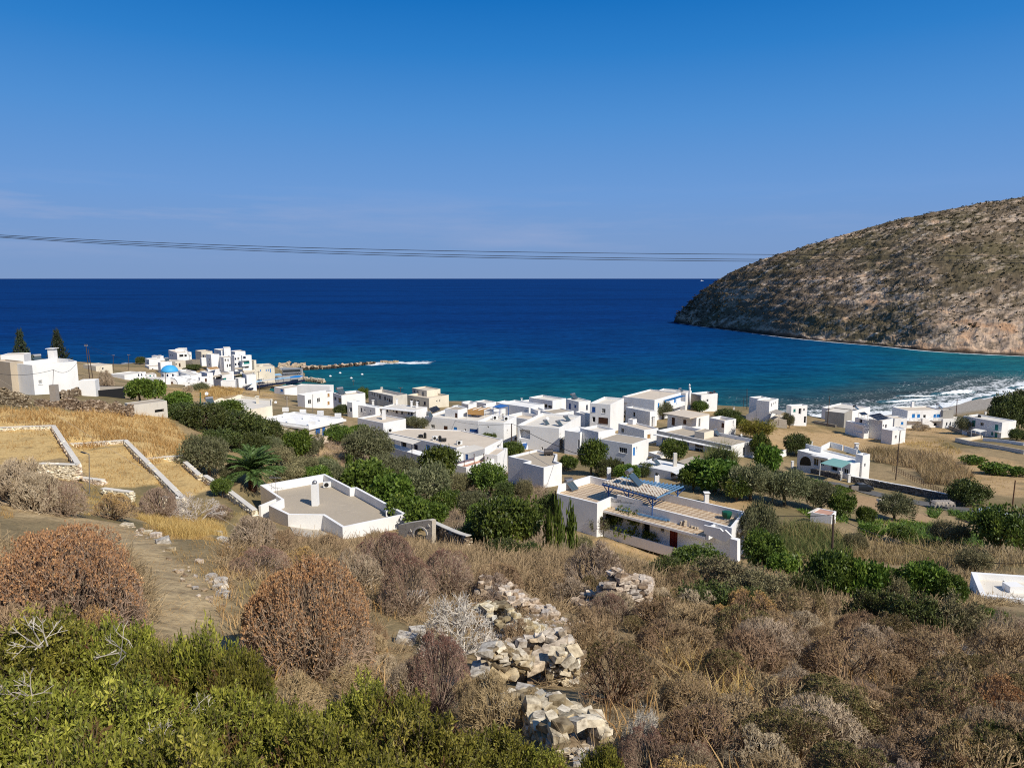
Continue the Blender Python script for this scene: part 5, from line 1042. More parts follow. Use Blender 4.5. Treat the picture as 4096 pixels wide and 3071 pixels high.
def tree(seed, mat='broad', clumps=46, per=130, ln=.12, wd=.06, trunk=.22, crown=.72, fill=.75, twist=.1, spread=1., up=.3, cr=.26):
    """trunk and limbs into an uneven crown of leaf clumps; unit footprint and height"""
    rng = np.random.default_rng(seed); c0 = 1 - crown; th = rng.random(clumps)*2*math.pi; ct = rng.random(clumps)*1.75 - .75; st = np.sqrt(np.clip(1-ct**2, 0, 1)); rr = fill + (1-fill)*rng.random(clumps); rr = rr*(.72 + .5*vnoise(th*1.1 + seed*3.1, ct*2.2 + seed))
    CC = np.stack([rr*st*np.cos(th)*.82*spread, rr*st*np.sin(th)*.82*spread, c0 + crown*(.47 + .44*rr*ct)], 1); CC[:, :2] += rng.normal(0, .05, (1, 2))
    n = clumps*per; ci = np.repeat(np.arange(clumps), per); sd = rng.normal(size=(n, 3)); sd /= np.linalg.norm(sd, axis=1, keepdims=True); rad = (cr*(.65 + .6*rng.random(clumps)))[ci][:, None]
    C = CC[ci] + sd * rad * (rng.random(n)[:, None]**.45) * np.array([1, 1, .8]); dl = sd*.8 + rng.normal(size=(n, 3))*.5 + np.array([0, 0, up])
    v = np.clip(rng.normal(.5, .14, clumps)[ci] + rng.normal(0, .13, n), 0, 1); V, F, A = leafset(C, dl, ln, wd, rng, v, .15)
    parts = [('crown', npmesh('crown', V, F, A, LEAF[mat]))]; m = []
    tb = np.array([[0, 0, -.12]]); tt = np.array([[rng.normal(0, twist), rng.normal(0, twist), c0 + .08]]); m.append(segs(tb, tt, [trunk*.4], [trunk*.27], np.array([.4]), sides=7))
    k = 7; e = tt + (CC[:k] - tt)*.55; m.append(segs(np.repeat(tt, k, 0), e, np.full(k, trunk*.2), np.full(k, trunk*.11), rng.random(k), sides=5))
    j = rng.integers(0, k, clumps); m.append(segs(e[j], CC, np.full(clumps, trunk*.085), np.full(clumps, .012), rng.random(clumps)))
    V, F, A = cat(m); parts.append(('trunk', npmesh('trunk', V, F, A, BARK))); return parts
def palm(seed):
    rng = np.random.default_rng(seed); fr = []; lf = []; n = 75
    for i in range(n):
        a = rng.random()*2*math.pi; e = rng.random(); el = R(86) - R(88)*e; L = .95*(.85 + .3*rng.random()); d = np.array([math.cos(a), math.sin(a), 0]); p = np.array([0, 0, .42]); m = 12; pts = [p]
        for k in range(m):
            ang = el - R(62)*(k/m)**1.4*(1-.25*e); p = p + (d*math.cos(ang)*1.0 + np.array([0, 0, math.sin(ang)*.62]))*L/m; pts.append(p)
        pts = np.array(pts); fr.append(segs(pts[:-1], pts[1:], np.full(m, .011), np.full(m, .009), np.full(m, .55)))
        t = np.linspace(.12, 1, 46); C = np.stack([np.interp(t*m, np.arange(m+1), pts[:, q]) for q in range(3)], 1); tg = np.gradient(C, axis=0); tg /= np.linalg.norm(tg, axis=1, keepdims=True); side = np.cross(tg, [0, 0, 1.]); side /= np.linalg.norm(side, axis=1, keepdims=True)
        for sgn in (-1, 1):
            dd = tg*.75 + side*sgn*.8 + np.array([0, 0, .1]); v = np.clip(rng.normal(.5 - .12*(e > .8), .12, 46), 0, 1); lf.append(leafset(C, dd, .17, .016, rng, v, .18))
    V, F, A = cat(lf + fr); parts = [('crown', npmesh('crown', V, F, A, LEAF['palm']))]
    m = MB(); prof = []
    for k in range(16): prof += [(.105 + .012*(k % 2) - .01*k/16, -.08 + k*.033)]
    m.lathe((0, 0, 0), prof + [(.13, .46), (.04, .52)], 14)
    for k in range(90):
        a = k*2.4; z = .0 + .46*k/90; m.cbox((.115*math.cos(a), .115*math.sin(a), z), np.array([math.cos(a), math.sin(a), .4])*.05, np.array([-math.sin(a), math.cos(a), 0])*.05, np.array([0, 0, .02]))
    me = bpy.data.meshes.new('trunk'); me.from_pydata(m.v, [], m.f); me.materials.append(M['brown']); parts.append(('trunk', me)); return parts
def araucaria(seed):
    rng = np.random.default_rng(seed); P0, P1, lf = [], [], []
    for k in range(17):
        z = .2 + .78*k/17; L = (1 - .93*(k/17)**.8)*(.75 + .4*rng.random())
        for j in range(6):
            a = j*2*math.pi/6 + k*.7 + rng.normal(0, .15); e = np.array([math.cos(a)*L, math.sin(a)*L, z + .035 - .03*(1-k/17)]); P0.append((0, 0, z)); P1.append(e); nl = int(34*L) + 8
            t = rng.random(nl)**.7*.85 + .15; C = np.array([0, 0, z]) + (e - np.array([0, 0, z]))*t[:, None]; d = rng.normal(size=(nl, 3))*np.array([.5, .5, .25]) + (e-np.array([0, 0, z]))*.6 + np.array([0, 0, .12]); lf.append(leafset(C, d, .12, .035, rng, np.clip(rng.normal(.5, .2, nl), 0, 1)))
    n = len(P0); V, F, A = cat(lf); parts = [('crown', npmesh('crown', V, F, A, LEAF['pine']))]
    V, F, A = cat([segs(np.array(P0), np.array(P1), np.full(n, .012), np.full(n, .004), rng.random(n)), segs(np.array([[0, 0, -.05]]), np.array([[0, 0, 1.]]), [.05], [.008], np.array([.3]), sides=7)]); parts.append(('trunk', npmesh('trunk', V, F, A, BARK))); return parts
def banana(seed):
    rng = np.random.default_rng(seed); V, F, A = [], [], []; b = 0; st = []
    for i in range(56):
        a = rng.random()*2*math.pi; el = R(70)*rng.random()**.6 + R(18); L = .4 + .4*rng.random(); d = np.array([math.cos(a), math.sin(a), 0]); s = np.array([-math.sin(a), math.cos(a), 0]); o = np.array([rng.normal(0, .4), rng.normal(0, .4), .25 + .25*rng.random()]); p = o.copy(); v = np.clip(rng.normal(.5, .22), 0, 1); m = 9
        for k in range(m+1):
            w = .065*math.sin(math.pi*min(1, .08 + .92*k/m))**.6; V += [p - s*w + np.array([0, 0, .03]), p, p + s*w + np.array([0, 0, .03])]; A += [v, v + .1, v]
            ang = el - R(95)*(k/m)**1.5; p = p + (d*math.cos(ang) + np.array([0, 0, math.sin(ang)*.8]))*L/m
        for k in range(m):
            q = b + 3*k; F += [(q, q+1, q+4, q+3), (q+1, q+2, q+5, q+4)]
        b += 3*(m+1); st.append(o)
    st = np.array(st); g = st.copy(); g[:, 2] = -.02; parts = [('crown', npmesh('crown', V, F, np.clip(A, 0, 1), LEAF['banana']))]; Vt, Ft, At = cat([segs(g, st, np.full(len(st), .05), np.full(len(st), .03), np.full(len(st), .5), sides=6), segs(g*0, g, np.full(len(st), .06), np.full(len(st), .05), np.full(len(st), .5))]); parts.append(('trunk', npmesh('trunk', Vt, Ft, At, BARK))); return parts
def bare_branch(seed, mat='pale', mains=5, lv=3, r=.012):
    return dry_shrub(seed, mains, lv, 1.0, None, mat, rad=r, bias=.25, dome=0)
KINDS = {
 'orange': [dry_shrub(1, 120, 5, .62, 'orange', 'red', 4, .0165, rad=.0062), dry_shrub(2, 116, 5, .62, 'orange', 'red', 4, .0165, rad=.0062)],
 'red': [dry_shrub(3, 50, 5, .6, 'red', 'grey', 3, .015, rad=.008), dry_shrub(4, 50, 5, .6, 'red', 'red', 3, .015, rad=.008)],
 'grey': [dry_shrub(5, 46, 5, .6, None, 'grey'), dry_shrub(6, 44, 5, .7, None, 'grey'), dry_shrub(7, 44, 5, .6, 'red', 'grey', 1, .016, outer=.5)],
 'tan': [dry_shrub(8, 26, 5, .6, 'tan', 'brown', 4, .02), dry_shrub(9, 26, 5, .6, 'tan', 'brown', 4, .02)],
 'brown': [dry_shrub(10, 26, 5, .75, 'brown', 'brown', 1, .022, outer=.6), dry_shrub(11, 26, 5, .8, 'brown', 'brown', 1, .022, outer=.6), dry_shrub(12, 24, 5, .8, None, 'brown')],
 'moss': [dry_shrub(13, 26, 5, .7, 'moss', 'brown', 4, .022), dry_shrub(14, 26, 5, .7, 'moss', 'brown', 4, .022)],
 'pale': [dry_shrub(15, 14, 5, 1.0, None, 'pale', rad=.012, bias=.2, dome=.5), dry_shrub(16, 12, 5, 1.0, None, 'pale', rad=.012, bias=.2, dome=.5)],
 'snag': [bare_branch(17), bare_branch(18, mains=4)],
 'mastic': [leafy_bush(20 + k, 'mastic', 130, 22, 8, .075, .028) for k in range(3)],
 'greyg': [leafy_bush(30 + k, 'greyg', 80, 16, 6, .07, .03) for k in range(2)],
 'thyme': [leafy_bush(33, 'dark', 90, 16, 6, .07, .035)],
 'darkbush': [leafy_bush(34 + k, 'dark', 100, 18, 6, .065, .035) for k in range(2)],
 'citrus': [tree(40 + k, 'citrus', 60, 110, .11, .06) for k in range(3)],
 'broad': [tree(44 + k, 'broad', 56, 100, .14, .09) for k in range(3)],
 'olive': [tree(48 + k, 'olive', 64, 130, .10, .03, up=.5) for k in range(3)],
 'dark': [tree(52 + k, 'dark', 70, 110, .085, .05, crown=.85) for k in range(2)],
 'greyolive': [tree(55, 'greyg', 60, 120, .10, .03, up=.7, crown=.85)],
 'yellow': [tree(57, 'yellow', 60, 70, .12, .03, up=.9, crown=.85, fill=.5)],
 'fig': [tree(58, 'broad', 40, 34, .17, .13, crown=.9)],
 'sparse': [tree(60, 'olive', 34, 34, .1, .04, crown=.75, trunk=.14, cr=.2), tree(61, 'broad', 30, 40, .1, .05, crown=.8, trunk=.12, cr=.18)],
 'sapling': [tree(62 + k, 'citrus', 22, 17, .3, .2, crown=.93, trunk=.1, fill=.3, cr=.4) for k in range(2)],
 'bougain': [tree(65, 'bougain', 40, 80, .12, .08, crown=.9)],
 'palm': [palm(70)], 'araucaria': [araucaria(72), araucaria(73)], 'banana': [banana(75)],
}
NAMES = {'orange': 'dry_shrub', 'red': 'dry_shrub', 'grey': 'dry_shrub', 'tan': 'dry_shrub', 'brown': 'dry_shrub', 'moss': 'dry_shrub', 'pale': 'bare_shrub', 'snag': 'dead_branch', 'mastic': 'evergreen_bush', 'greyg': 'grey_green_bush', 'thyme': 'low_bush', 'darkbush': 'evergreen_bush',
 'citrus': 'orchard_tree', 'broad': 'fig_tree', 'olive': 'olive_tree', 'dark': 'evergreen_tree', 'greyolive': 'olive_tree', 'yellow': 'tamarisk_tree', 'fig': 'fig_bush', 'sparse': 'young_tree', 'sapling': 'sapling', 'bougain': 'flowering_bush', 'palm': 'palm_tree', 'araucaria': 'conifer_tree', 'banana': 'banana_plant'}
CATS = {'dry_shrub': 'shrub', 'bare_shrub': 'shrub', 'dead_branch': 'branch', 'evergreen_bush': 'bush', 'grey_green_bush': 'bush', 'low_bush': 'bush', 'fig_bush': 'bush', 'flowering_bush': 'bush', 'banana_plant': 'banana plant', 'palm_tree': 'palm tree'}
prng = np.random.default_rng(99); _cnt = {}
def plant(kind, label, x, y, rx, ry, h, group=None, z=None, rot=None):
    k = _cnt.get(kind, 0); _cnt[kind] = k + 1; var = KINDS[kind][k % len(KINDS[kind])]
    o = empty(NAMES[kind], (x, y, (tz(x, y) if z is None else z) - .03), label, CATS.get(NAMES[kind], 'tree'), group)
    o.scale = (rx, ry, h); o.rotation_euler = (0, 0, prng.random()*6.28 if rot is None else rot)
    for nm, me in var:
        c = bpy.data.objects.new(nm, me); COL.objects.link(c); c.parent = o
    return o
def shrub(kind, x, yt, w, yb, label, group=None, z=Zf, deep=1.):
    """crown centre column x, top yt, width w, and where its foot meets the ground (yb), read off the photograph"""
    g = gp(z, x, yb); r = w * z[2] / 4 / px_at(g) / 2; Y = g[1] + r * .45
    top = atY(*uv(z, x, yt), Y); base = tz(top[0], Y); h = max(.35, top[2] - base); return plant(kind, label, top[0], Y, r, r * deep, h, group)
G = shrub
# ---- trees and bushes of the gardens (top, width, foot in the overview frame)
G('dark', 398, 868, 90, 912, 'dark evergreen bush at the left tip of the hedge under the stone hut', 'dark hedge bushes'); G('dark', 450, 872, 110, 935, 'dark evergreen bush in the hedge mass, below the gabled cream roof', 'dark hedge bushes'); G('dark', 515, 885, 120, 955, 'dark evergreen bush in the middle of the hedge mass, above the palm', 'dark hedge bushes'); G('dark', 572, 905, 75, 960, 'dark evergreen bush at the right end of the hedge mass, by the rubble wall', 'dark hedge bushes')
G('citrus', 480, 868, 90, 905, 'yellow green bush on top of the hedge mass, under the cream gables', 'dark hedge bushes')
G('olive', 445, 942, 105, 1035, 'dark dense olive at the edge of the lowest terrace, left of the palm'); G('palm', 541, 962, 132, 1068, 'big bushy date palm with arching fronds left of the nearest white house'); G('citrus', 478, 1035, 45, 1072, 'small green bush at the foot of the palm')
G('greyolive', 600, 965, 75, 1010, 'grey green bush right of the palm'); G('broad', 640, 935, 75, 990, 'fig tree below the loose rubble wall'); G('sparse', 686, 930, 36, 985, 'small bright young tree beside the brown field path'); G('greyolive', 648, 985, 75, 1030, 'grey green olive behind the parapet of the nearest house'); G('olive', 580, 945, 70, 985, 'olive tree between the palm and the hedge'); G('olive', 700, 990, 70, 1035, 'silvery olive left of the dirt field, behind the nearest house')
G('olive', 795, 930, 115, 1015, 'large rounded olive in front of the plain beige roof house'); G('citrus', 732, 920, 66, 960, 'leafy citrus tree by the battlement house wall'); G('broad', 775, 920, 50, 960, 'fig tree right of the citrus at the battlement house')
G('sapling', 754, 985, 22, 1035, 'narrow dark green poplar shoot behind the nearest house'); G('broad', 795, 1000, 120, 1080, 'broad leaved fig tree over the nearest house parapet'); G('broad', 850, 1030, 110, 1110, 'glossy fig tree right of the fig over the parapet'); G('olive', 870, 990, 80, 1060, 'olive crown below the long porch house'); G('olive', 925, 1005, 125, 1105, 'wide grey olive right of the nearest house'); G('broad', 880, 1075, 95, 1130, 'fig tree along the right wall of the nearest house'); G('broad', 925, 1085, 90, 1145, 'fig tree beside the stone arch')
G('citrus', 943, 970, 92, 1045, 'round dark citrus in front of the porch house terrace'); G('olive', 1022, 1060, 72, 1125, 'small olive on the bare ground below the rooftop terrace'); G('citrus', 1060, 1005, 85, 1075, 'dense citrus left of the water cylinder house'); G('dark', 1090, 1040, 60, 1085, 'dark bush under the water cylinder house'); G('greyolive', 1135, 1035, 44, 1085, 'silvery little olive at the foot of the water cylinder house')
G('citrus', 1095, 1080, 150, 1190, 'very large orchard tree left of the checkered roof house'); G('citrus', 1040, 1095, 80, 1160, 'orchard tree behind the stone steps'); G('dark', 1186, 1065, 60, 1130, 'dark tree against the blank end wall of the checkered roof house'); G('dark', 1085, 1165, 90, 1205, 'dark bush at the foot of the very large orchard tree'); G('dark', 1140, 1172, 70, 1205, 'low dark bush between the saplings and the orchard tree')
G('sapling', 1186, 1110, 24, 1195, 'leftmost of three slender upright saplings before the checkered roof house', 'slender saplings'); G('sapling', 1206, 1085, 24, 1200, 'tallest of three slender upright saplings before the checkered roof house', 'slender saplings'); G('sapling', 1232, 1095, 26, 1200, 'rightmost of three slender upright saplings before the checkered roof house', 'slender saplings'); G('greyolive', 1255, 1160, 55, 1200, 'yellowish shrub right of the slender saplings')
G('sparse', 1365, 1085, 120, 1172, 'thin twiggy olive in front of the shaded balcony'); G('sparse', 1296, 1112, 48, 1158, 'light green young tree at the left end of the balcony'); G('sparse', 1402, 1145, 55, 1190, 'small citrus sapling below the balcony parapet')
G('olive', 1640, 1090, 95, 1205, 'feathery bright tree at the right end of the checkered roof house'); G('citrus', 1655, 1150, 90, 1240, 'dark dense tree below the feathery tree'); G('citrus', 1505, 1185, 120, 1235, 'clipped looking green hedge bush below the stepped end wall'); G('greyg', 1565, 1205, 180, 1285, 'wide grey green bush below the white pillar'); G('darkbush', 1440, 1200, 90, 1250, 'dark bush left of the clipped hedge bush'); G('moss', 1480, 1225, 110, 1280, 'olive brown scrub bush under the clipped hedge bush')
G('broad', 1545, 995, 120, 1065, 'broad dark tree right of the tin awning shed'); G('olive', 1625, 1005, 105, 1085, 'grey olive in the grove before the road'); G('olive', 1700, 1015, 105, 1095, 'large silvery olive in the grove before the road, left of the garden beds'); G('citrus', 1590, 1030, 80, 1085, 'dark citrus low in the grove before the road'); G('olive', 1775, 1040, 85, 1108, 'rounded olive above the pink roofed hut'); G('citrus', 1820, 1065, 60, 1120, 'green shrub right of the rounded olive by the garden'); G('broad', 1660, 965, 60, 1030, 'leafy tree at the start of the road wall'); G('dark', 1560, 970, 70, 1035, 'dark bush under the stained parapet house'); G('broad', 1500, 1010, 70, 1060, 'fig bush behind the blue pergola beams')
G('olive', 1935, 1068, 78, 1125, 'dark olive standing alone in the vegetable garden'); G('greyolive', 2048, 1125, 90, 1180, 'grey bush low in the garden before the covered car'); G('citrus', 2168, 1100, 125, 1200, 'large dark citrus at the right edge below the covered car'); G('dark', 2093, 1035, 88, 1092, 'round dark mastic tree at the end of the slate road wall'); G('fig', 2100, 984, 56, 1003, 'low fig bush alone in the dry field'); G('fig', 2155, 1000, 72, 1026, 'wide fig bush on the dry slope at the right'); G('fig', 2203, 1008, 44, 1030, 'fig bush cut by the right edge on the dry slope'); G('citrus', 1870, 1095, 45, 1130, 'small bush between the hut and the lone olive')
G('dark', 1722, 935, 62, 985, 'dark round mastic tree behind the arched villa'); G('citrus', 1643, 940, 42, 995, 'dark shrub at the corner of the stained parapet house'); G('yellow', 1632, 905, 88, 955, 'yellowish tamarisk on the brown slope behind the rooming house'); G('olive', 1705, 893, 26, 925, 'olive bush between the two tall white beach houses'); G('dark', 1570, 882, 60, 905, 'dark bush row below the conical chimney house'); G('olive', 1433, 868, 46, 905, 'olive beside the blue pergola house'); G('citrus', 1511, 866, 36, 893, 'green shrub left of the flowering bush'); G('bougain', 1539, 848, 26, 886, 'flowering bougainvillea on the conical chimney house'); G('citrus', 1600, 900, 30, 925, 'small round tree by the split level house'); G('sparse', 1350, 885, 36, 910, 'thin dry tree beside the blue square shutter house')
G('citrus', 1459, 950, 62, 1000, 'dense tree in the yard before the blue doors'); G('citrus', 1105, 955, 52, 990, 'leafy tree by the fallen blue door'); G('citrus', 1278, 955, 66, 1025, 'tall dark bush against the grey roofed house'); G('darkbush', 1318, 985, 62, 1028, 'dark bush right of the tall dark bush at the grey roofed house'); G('citrus', 1055, 935, 36, 960, 'small garden tree below the long village wall')
G('citrus', 783, 838, 32, 868, 'dark tree between the loggia house and the old grey building'); G('dark', 738, 872, 36, 897, 'dark bush below the three storey block'); G('olive', 898, 900, 60, 928, 'low bushy olive in front of the guest house')
G('broad', 300, 820, 62, 866, 'bright leafy tree beside the tar roofed shed'); G('broad', 332, 823, 50, 866, 'leafy tree at the right of the bright leafy tree by the shed'); G('broad', 380, 848, 62, 882, 'green bush below the brown field, above the dark hedge'); G('grey', 225, 797, 42, 838, 'dry grey bush behind the ridge house'); G('citrus', 517, 810, 26, 836, 'round bush by the restaurant terrace'); G('olive', 567, 796, 42, 824, 'feathery tamarisk among the waterfront awnings'); G('dark', 412, 786, 56, 800, 'olive bush row in the harbour town'); G('dark', 303, 769, 26, 786, 'dark bush on the sea side point'); G('grey', 405, 830, 26, 845, 'grey bush in the brown field', None); G('olive', 430, 826, 40, 845, 'dark bush at the upper edge of the brown field')
G('dark', 2185, 852, 90, 930, 'big dark tamarisk at the right end of the beach'); G('dark', 2215, 840, 70, 905, 'dark tamarisk cut by the right edge above the beach'); G('olive', 2093, 900, 54, 938, 'grey tamarisk in front of the sea green doors'); G('dark', 2196, 925, 40, 950, 'dark shrub beside the sea green door house'); G('grey', 1990, 912, 44, 930, 'dry brushwood heap in the field before the beach house')
G('araucaria', 41, 713, 62, 815, 'thin tall araucaria with the gaps showing sea, leftmost on the ridge'); G('araucaria', 121, 713, 66, 815, 'fuller dark araucaria behind the broad chimney')
G('banana', 1705, 1180, 105, 1245, 'bright banana clump below the green reeds'); G('banana', 1755, 1225, 50, 1275, 'yellowing banana plant right of the bright banana clump')
for x, yt, w, yb, kd, lb in ((470,925,90,975,'dark','dark bush filling the hedge mass above the dense olive'),(540,935,80,985,'dark','dark bush behind the crown of the palm'),(610,925,70,968,'greyolive','grey green bush at the foot of the rubble wall'),(665,945,60,990,'olive','small olive right of the fig tree below the rubble wall'),(545,985,60,1010,'citrus','green bush right under the hedge mass'),(620,1005,90,1050,'greyolive','silvery bush over the back parapet of the nearest house'),(680,1010,80,1055,'broad','fig bush over the back parapet of the nearest house'),(735,1005,70,1060,'olive','olive between the fig bushes behind the nearest house'),(830,985,80,1050,'olive','olive below the lower porch of the long beige roof'),(1000,1020,60,1070,'greyolive','dry olive left of the small olive on bare ground'),(965,1060,70,1110,'citrus','citrus between the wide grey olive and the orchard trees'),(1020,1130,90,1180,'dark','dark bush above the stone steps'),(500,1000,60,1040,'olive','olive bush at the left side of the palm')): G(kd, x, yt, w, yb, lb)
G('citrus', 1228, 985, 46, 1015, 'low green bush on the waste ground behind the water cylinder'); G('moss', 1200, 995, 50, 1020, 'brown weeds on the waste ground behind the water cylinder'); G('olive', 1170, 1000, 40, 1030, 'grey bush between the porch house and the water cylinder house'); G('broad', 1352, 1005, 60, 1040, 'weedy bush behind the blue pergola'); G('dark', 1395, 1000, 50, 1030, 'dark weeds before the tin awning'); G('citrus', 1255, 1040, 50, 1070, 'green bush on the back side of the checkered terrace')
# ---- shrubs of the near slope
S1 = 'dry shrubs along the path'
G('grey', 38, 980, 150, 1095, 'purple grey dry shrub at the left edge above the path'); G('grey', 75, 1010, 110, 1105, 'grey dry shrub in front of the walled terrace, beside the russet shrub'); G('red', 130, 1030, 115, 1112, 'dark russet dry shrub right of the purple grey shrub, above the path'); G('tan', 236, 1062, 108, 1122, 'golden tan shrub on the path edge below the street lamp'); G('grey', 338, 1045, 92, 1115, 'rounded purple grey shrub beside the golden tan shrub'); G('pale', 415, 1070, 120, 1125, 'tangled pale bare shrub before the sloping terrace wall'); G('grey', 475, 1085, 70, 1125, 'small grey shrub by the last terrace wall')
G('grey', 545, 1105, 110, 1185, 'grey twiggy shrub in front of the left corner of the nearest house'); G('brown', 620, 1140, 110, 1190, 'brown bramble under the paved corner of the nearest house'); G('brown', 700, 1150, 110, 1200, 'brown bramble below the front corner of the nearest house')
G('orange', 118, 1132, 395, 1420, 'largest orange brown dome shrub at the left edge beside the path'); G('brown', 40, 1290, 260, 1470, 'grey brown twiggy shrub under the largest orange dome', None); G('tan', 210, 1300, 150, 1440, 'tan twiggy lower skirt bush right of the largest orange dome')
G('red', 560, 1180, 160, 1245, 'rusty shrub behind the central orange dome, left of the front corner'); G('tan', 640, 1178, 110, 1235, 'yellow topped dry shrub behind the central orange dome'); G('orange', 655, 1202, 322, 1475, 'round orange topped dome shrub in the centre, right of the path')
G('red', 832, 1140, 150, 1250, 'mauve dry shrub below the right corner of the nearest house'); G('grey', 770, 1180, 130, 1280, 'grey shrub between the central dome and the mauve shrub'); G('red', 880, 1185, 150, 1330, 'russet shrub on visible grey stems, above the ruins'); G('red', 965, 1180, 140, 1290, 'dark russet shrub below the stone arch'); G('brown', 1075, 1205, 130, 1290, 'brown shrub left of the tall grey dome shrub'); G('grey', 1288, 1168, 165, 1290, 'tall grey mauve dome shrub before the checkered roof house'); G('brown', 1180, 1220, 130, 1300, 'brown bramble above the broken stone wall')
G('red', 945, 1350, 180, 1540, 'russet grey shrub left of the broken doorway'); G('pale', 985, 1290, 170, 1420, 'bleached windswept bare shrub above the broken doorway'); G('brown', 1060, 1440, 150, 1580, 'brown bramble left of the flat grey slab'); G('grey', 880, 1420, 120, 1540, 'grey shrub between the central dome and the russet grey shrub'); G('brown', 760, 1420, 150, 1520, 'brown grey shrub at the foot of the central dome'); G('brown', 620, 1450, 160, 1540, 'straggly grey shrub between the central dome and the green bushes')
G('moss', 1330, 1360, 190, 1520, 'olive brown shrub right of the broken doorway'); G('brown', 1275, 1300, 130, 1400, 'dark brown shrub in front of the stone tower'); G('brown', 1430, 1290, 160, 1370, 'brown shrub right of the stone tower'); G('red', 1315, 1275, 100, 1345, 'reddish shrub tangled on the stone tower')
G('darkbush', 1535, 1250, 150, 1350, 'dark green and brown bush right of the stone tower'); G('moss', 1480, 1265, 110, 1330, 'olive bush between the tower and the dark green bush'); G('greyg', 1650, 1235, 150, 1310, 'mossy grey bush below the banana clump'); G('moss', 1720, 1265, 150, 1345, 'brownish low bush under the mossy grey bush')
G('citrus', 1800, 1195, 110, 1300, 'dark fig tree left of the hollow in the lower grove'); G('broad', 1870, 1215, 110, 1310, 'tall fig tree in the lower grove, behind the hollow'); G('darkbush', 1905, 1270, 130, 1355, 'dark green bush in the lower grove belt, left part'); G('darkbush', 1990, 1285, 150, 1375, 'dark green bush in the lower grove belt, middle part'); G('greyg', 2080, 1290, 130, 1385, 'silver grey bush in front of the right edge house'); G('broad', 2000, 1220, 110, 1300, 'fig tree hiding a white wall patch'); G('citrus', 2060, 1250, 70, 1310, 'green tree left of the right edge roof'); G('citrus', 2140, 1318, 70, 1345, 'green vine bush below the right edge roof'); G('grey', 2190, 1310, 110, 1430, 'grey bare tree at the right edge'); G('darkbush', 1745, 1235, 90, 1300, 'dark ivy like bush right of the banana plants'); G('greyg', 1930, 1240, 80, 1320, 'pale grey bush before the fig tree of the lower grove')
for x, yt, w, yb, kd, lb in ((1690,1200,70,1250,'broad','leafy bush beside the banana clump'),(1780,1235,80,1290,'citrus','citrus between the banana plants and the dark fig tree'),(1850,1245,70,1300,'darkbush','dark bush under the tall fig tree of the lower grove'),(1960,1235,80,1295,'citrus','round citrus behind the pale grey bush'),(2030,1300,90,1360,'greyg','grey bush in the middle of the lower grove belt'),(1620,1265,90,1325,'darkbush','dark bush left of the mossy grey bush'),(1580,1300,100,1350,'moss','olive brown bush under the wide grey green bush'),(1850,1150,60,1195,'greyolive','grey shrub standing in the dry canes'),(2110,1190,90,1240,'greyolive','dusty bush under the large dark citrus'),(1950,1140,60,1175,'citrus','green shrub below the lone olive'),(1880,1135,50,1165,'broad','garden bush beside the pump hut')): G(kd, x, yt, w, yb, lb)
G('pale', 2060, 1390, 130, 1440, 'bleached fallen bare shrub on the lower slope at right'); G('pale', 1390, 1530, 90, 1620, 'bleached spiky twigs among red leaves at the bottom right of the stones')
G('red', 1395, 1560, 150, 1680, 'dark red leaved shrub at the bottom right of the stones'); G('red', 1500, 1590, 130, 1700, 'dark red leaved shrub at the bottom edge, right of the bleached twigs'); G('darkbush', 2165, 1560, 150, 1680, 'dark shaded bush in the bottom right corner'); G('mastic', 1300, 1610, 120, 1740, 'shaded evergreen bush at the bottom edge right of the stones')
for x, yt, w, yb, lb in ((1005,1450,110,1560,'brown bramble before the left end of the broken wall'),(1120,1330,80,1390,'grey twigs growing out of the middle of the ruins'),(1255,1330,100,1430,'brown bramble between the stone tower and the broken doorway'),(1010,1310,90,1370,'brown twigs along the back wall of the ruin'),(1150,1480,90,1560,'low bramble in front of the dark doorway')): G('brown', x, yt, w, yb, lb)
# scrub that covers the lower right slope
SC = [('brown','brown leafless bush in the scrub of the lower right slope'),('grey','grey leafless bush in the scrub of the lower right slope'),('tan','tan seeded bush in the scrub of the lower right slope'),('moss','olive brown bush in the scrub of the lower right slope')]
sr = np.random.default_rng(5)
def scatter(poly, n, wlo, whi, probs, minpx, z=Zf, hk=.62):
    pts = []; k = 0; xs = [p[0] for p in poly]; ys = [p[1] for p in poly]
    while len(pts) < n and k < 6000:
        k += 1; x = sr.uniform(min(xs), max(xs)); y = ys_ = min(ys) + (max(ys) - min(ys)) * sr.random()
        if not inpoly(np.array([x]), np.array([y]), poly)[0] or inpoly(np.array([x]), np.array([y - 25]), STRIP)[0]: continue
        f = (y - 1150) / 500.; md = minpx * (.45 + .75*f)
        if any((x-a)**2 + ((y-b)*1.9)**2 < md*md for a, b in pts): continue
        pts.append((x, y))
    for x, y in sorted(pts, key=lambda p: p[1]):
        f = (y - 1150) / 500.; w = sr.uniform(wlo*.75, whi*1.2) * (.5 + .8*f); i = sr.choice(len(SC), p=probs); kd, lb = SC[i]
        shrub(kd, x, y - w*hk, w, y, lb, kd + ' scrub of the lower right slope')
scatter([(1480,1345),(1800,1385),(2080,1420),(2240,1470),(2240,1830),(1450,1830),(1500,1690),(1430,1560),(1420,1480),(1400,1400)], 95, 95, 170, [.46,.2,.14,.2], 58)
scatter([(1020,1260),(1180,1240),(1420,1300),(1450,1360),(1380,1380),(1240,1330),(1050,1320)], 10, 90, 130, [.6,.3,.0,.1], 70)
scatter([(700,1290),(850,1290),(900,1400),(860,1480),(790,1470)], 5, 90, 120, [.5,.5,.0,.0], 60)
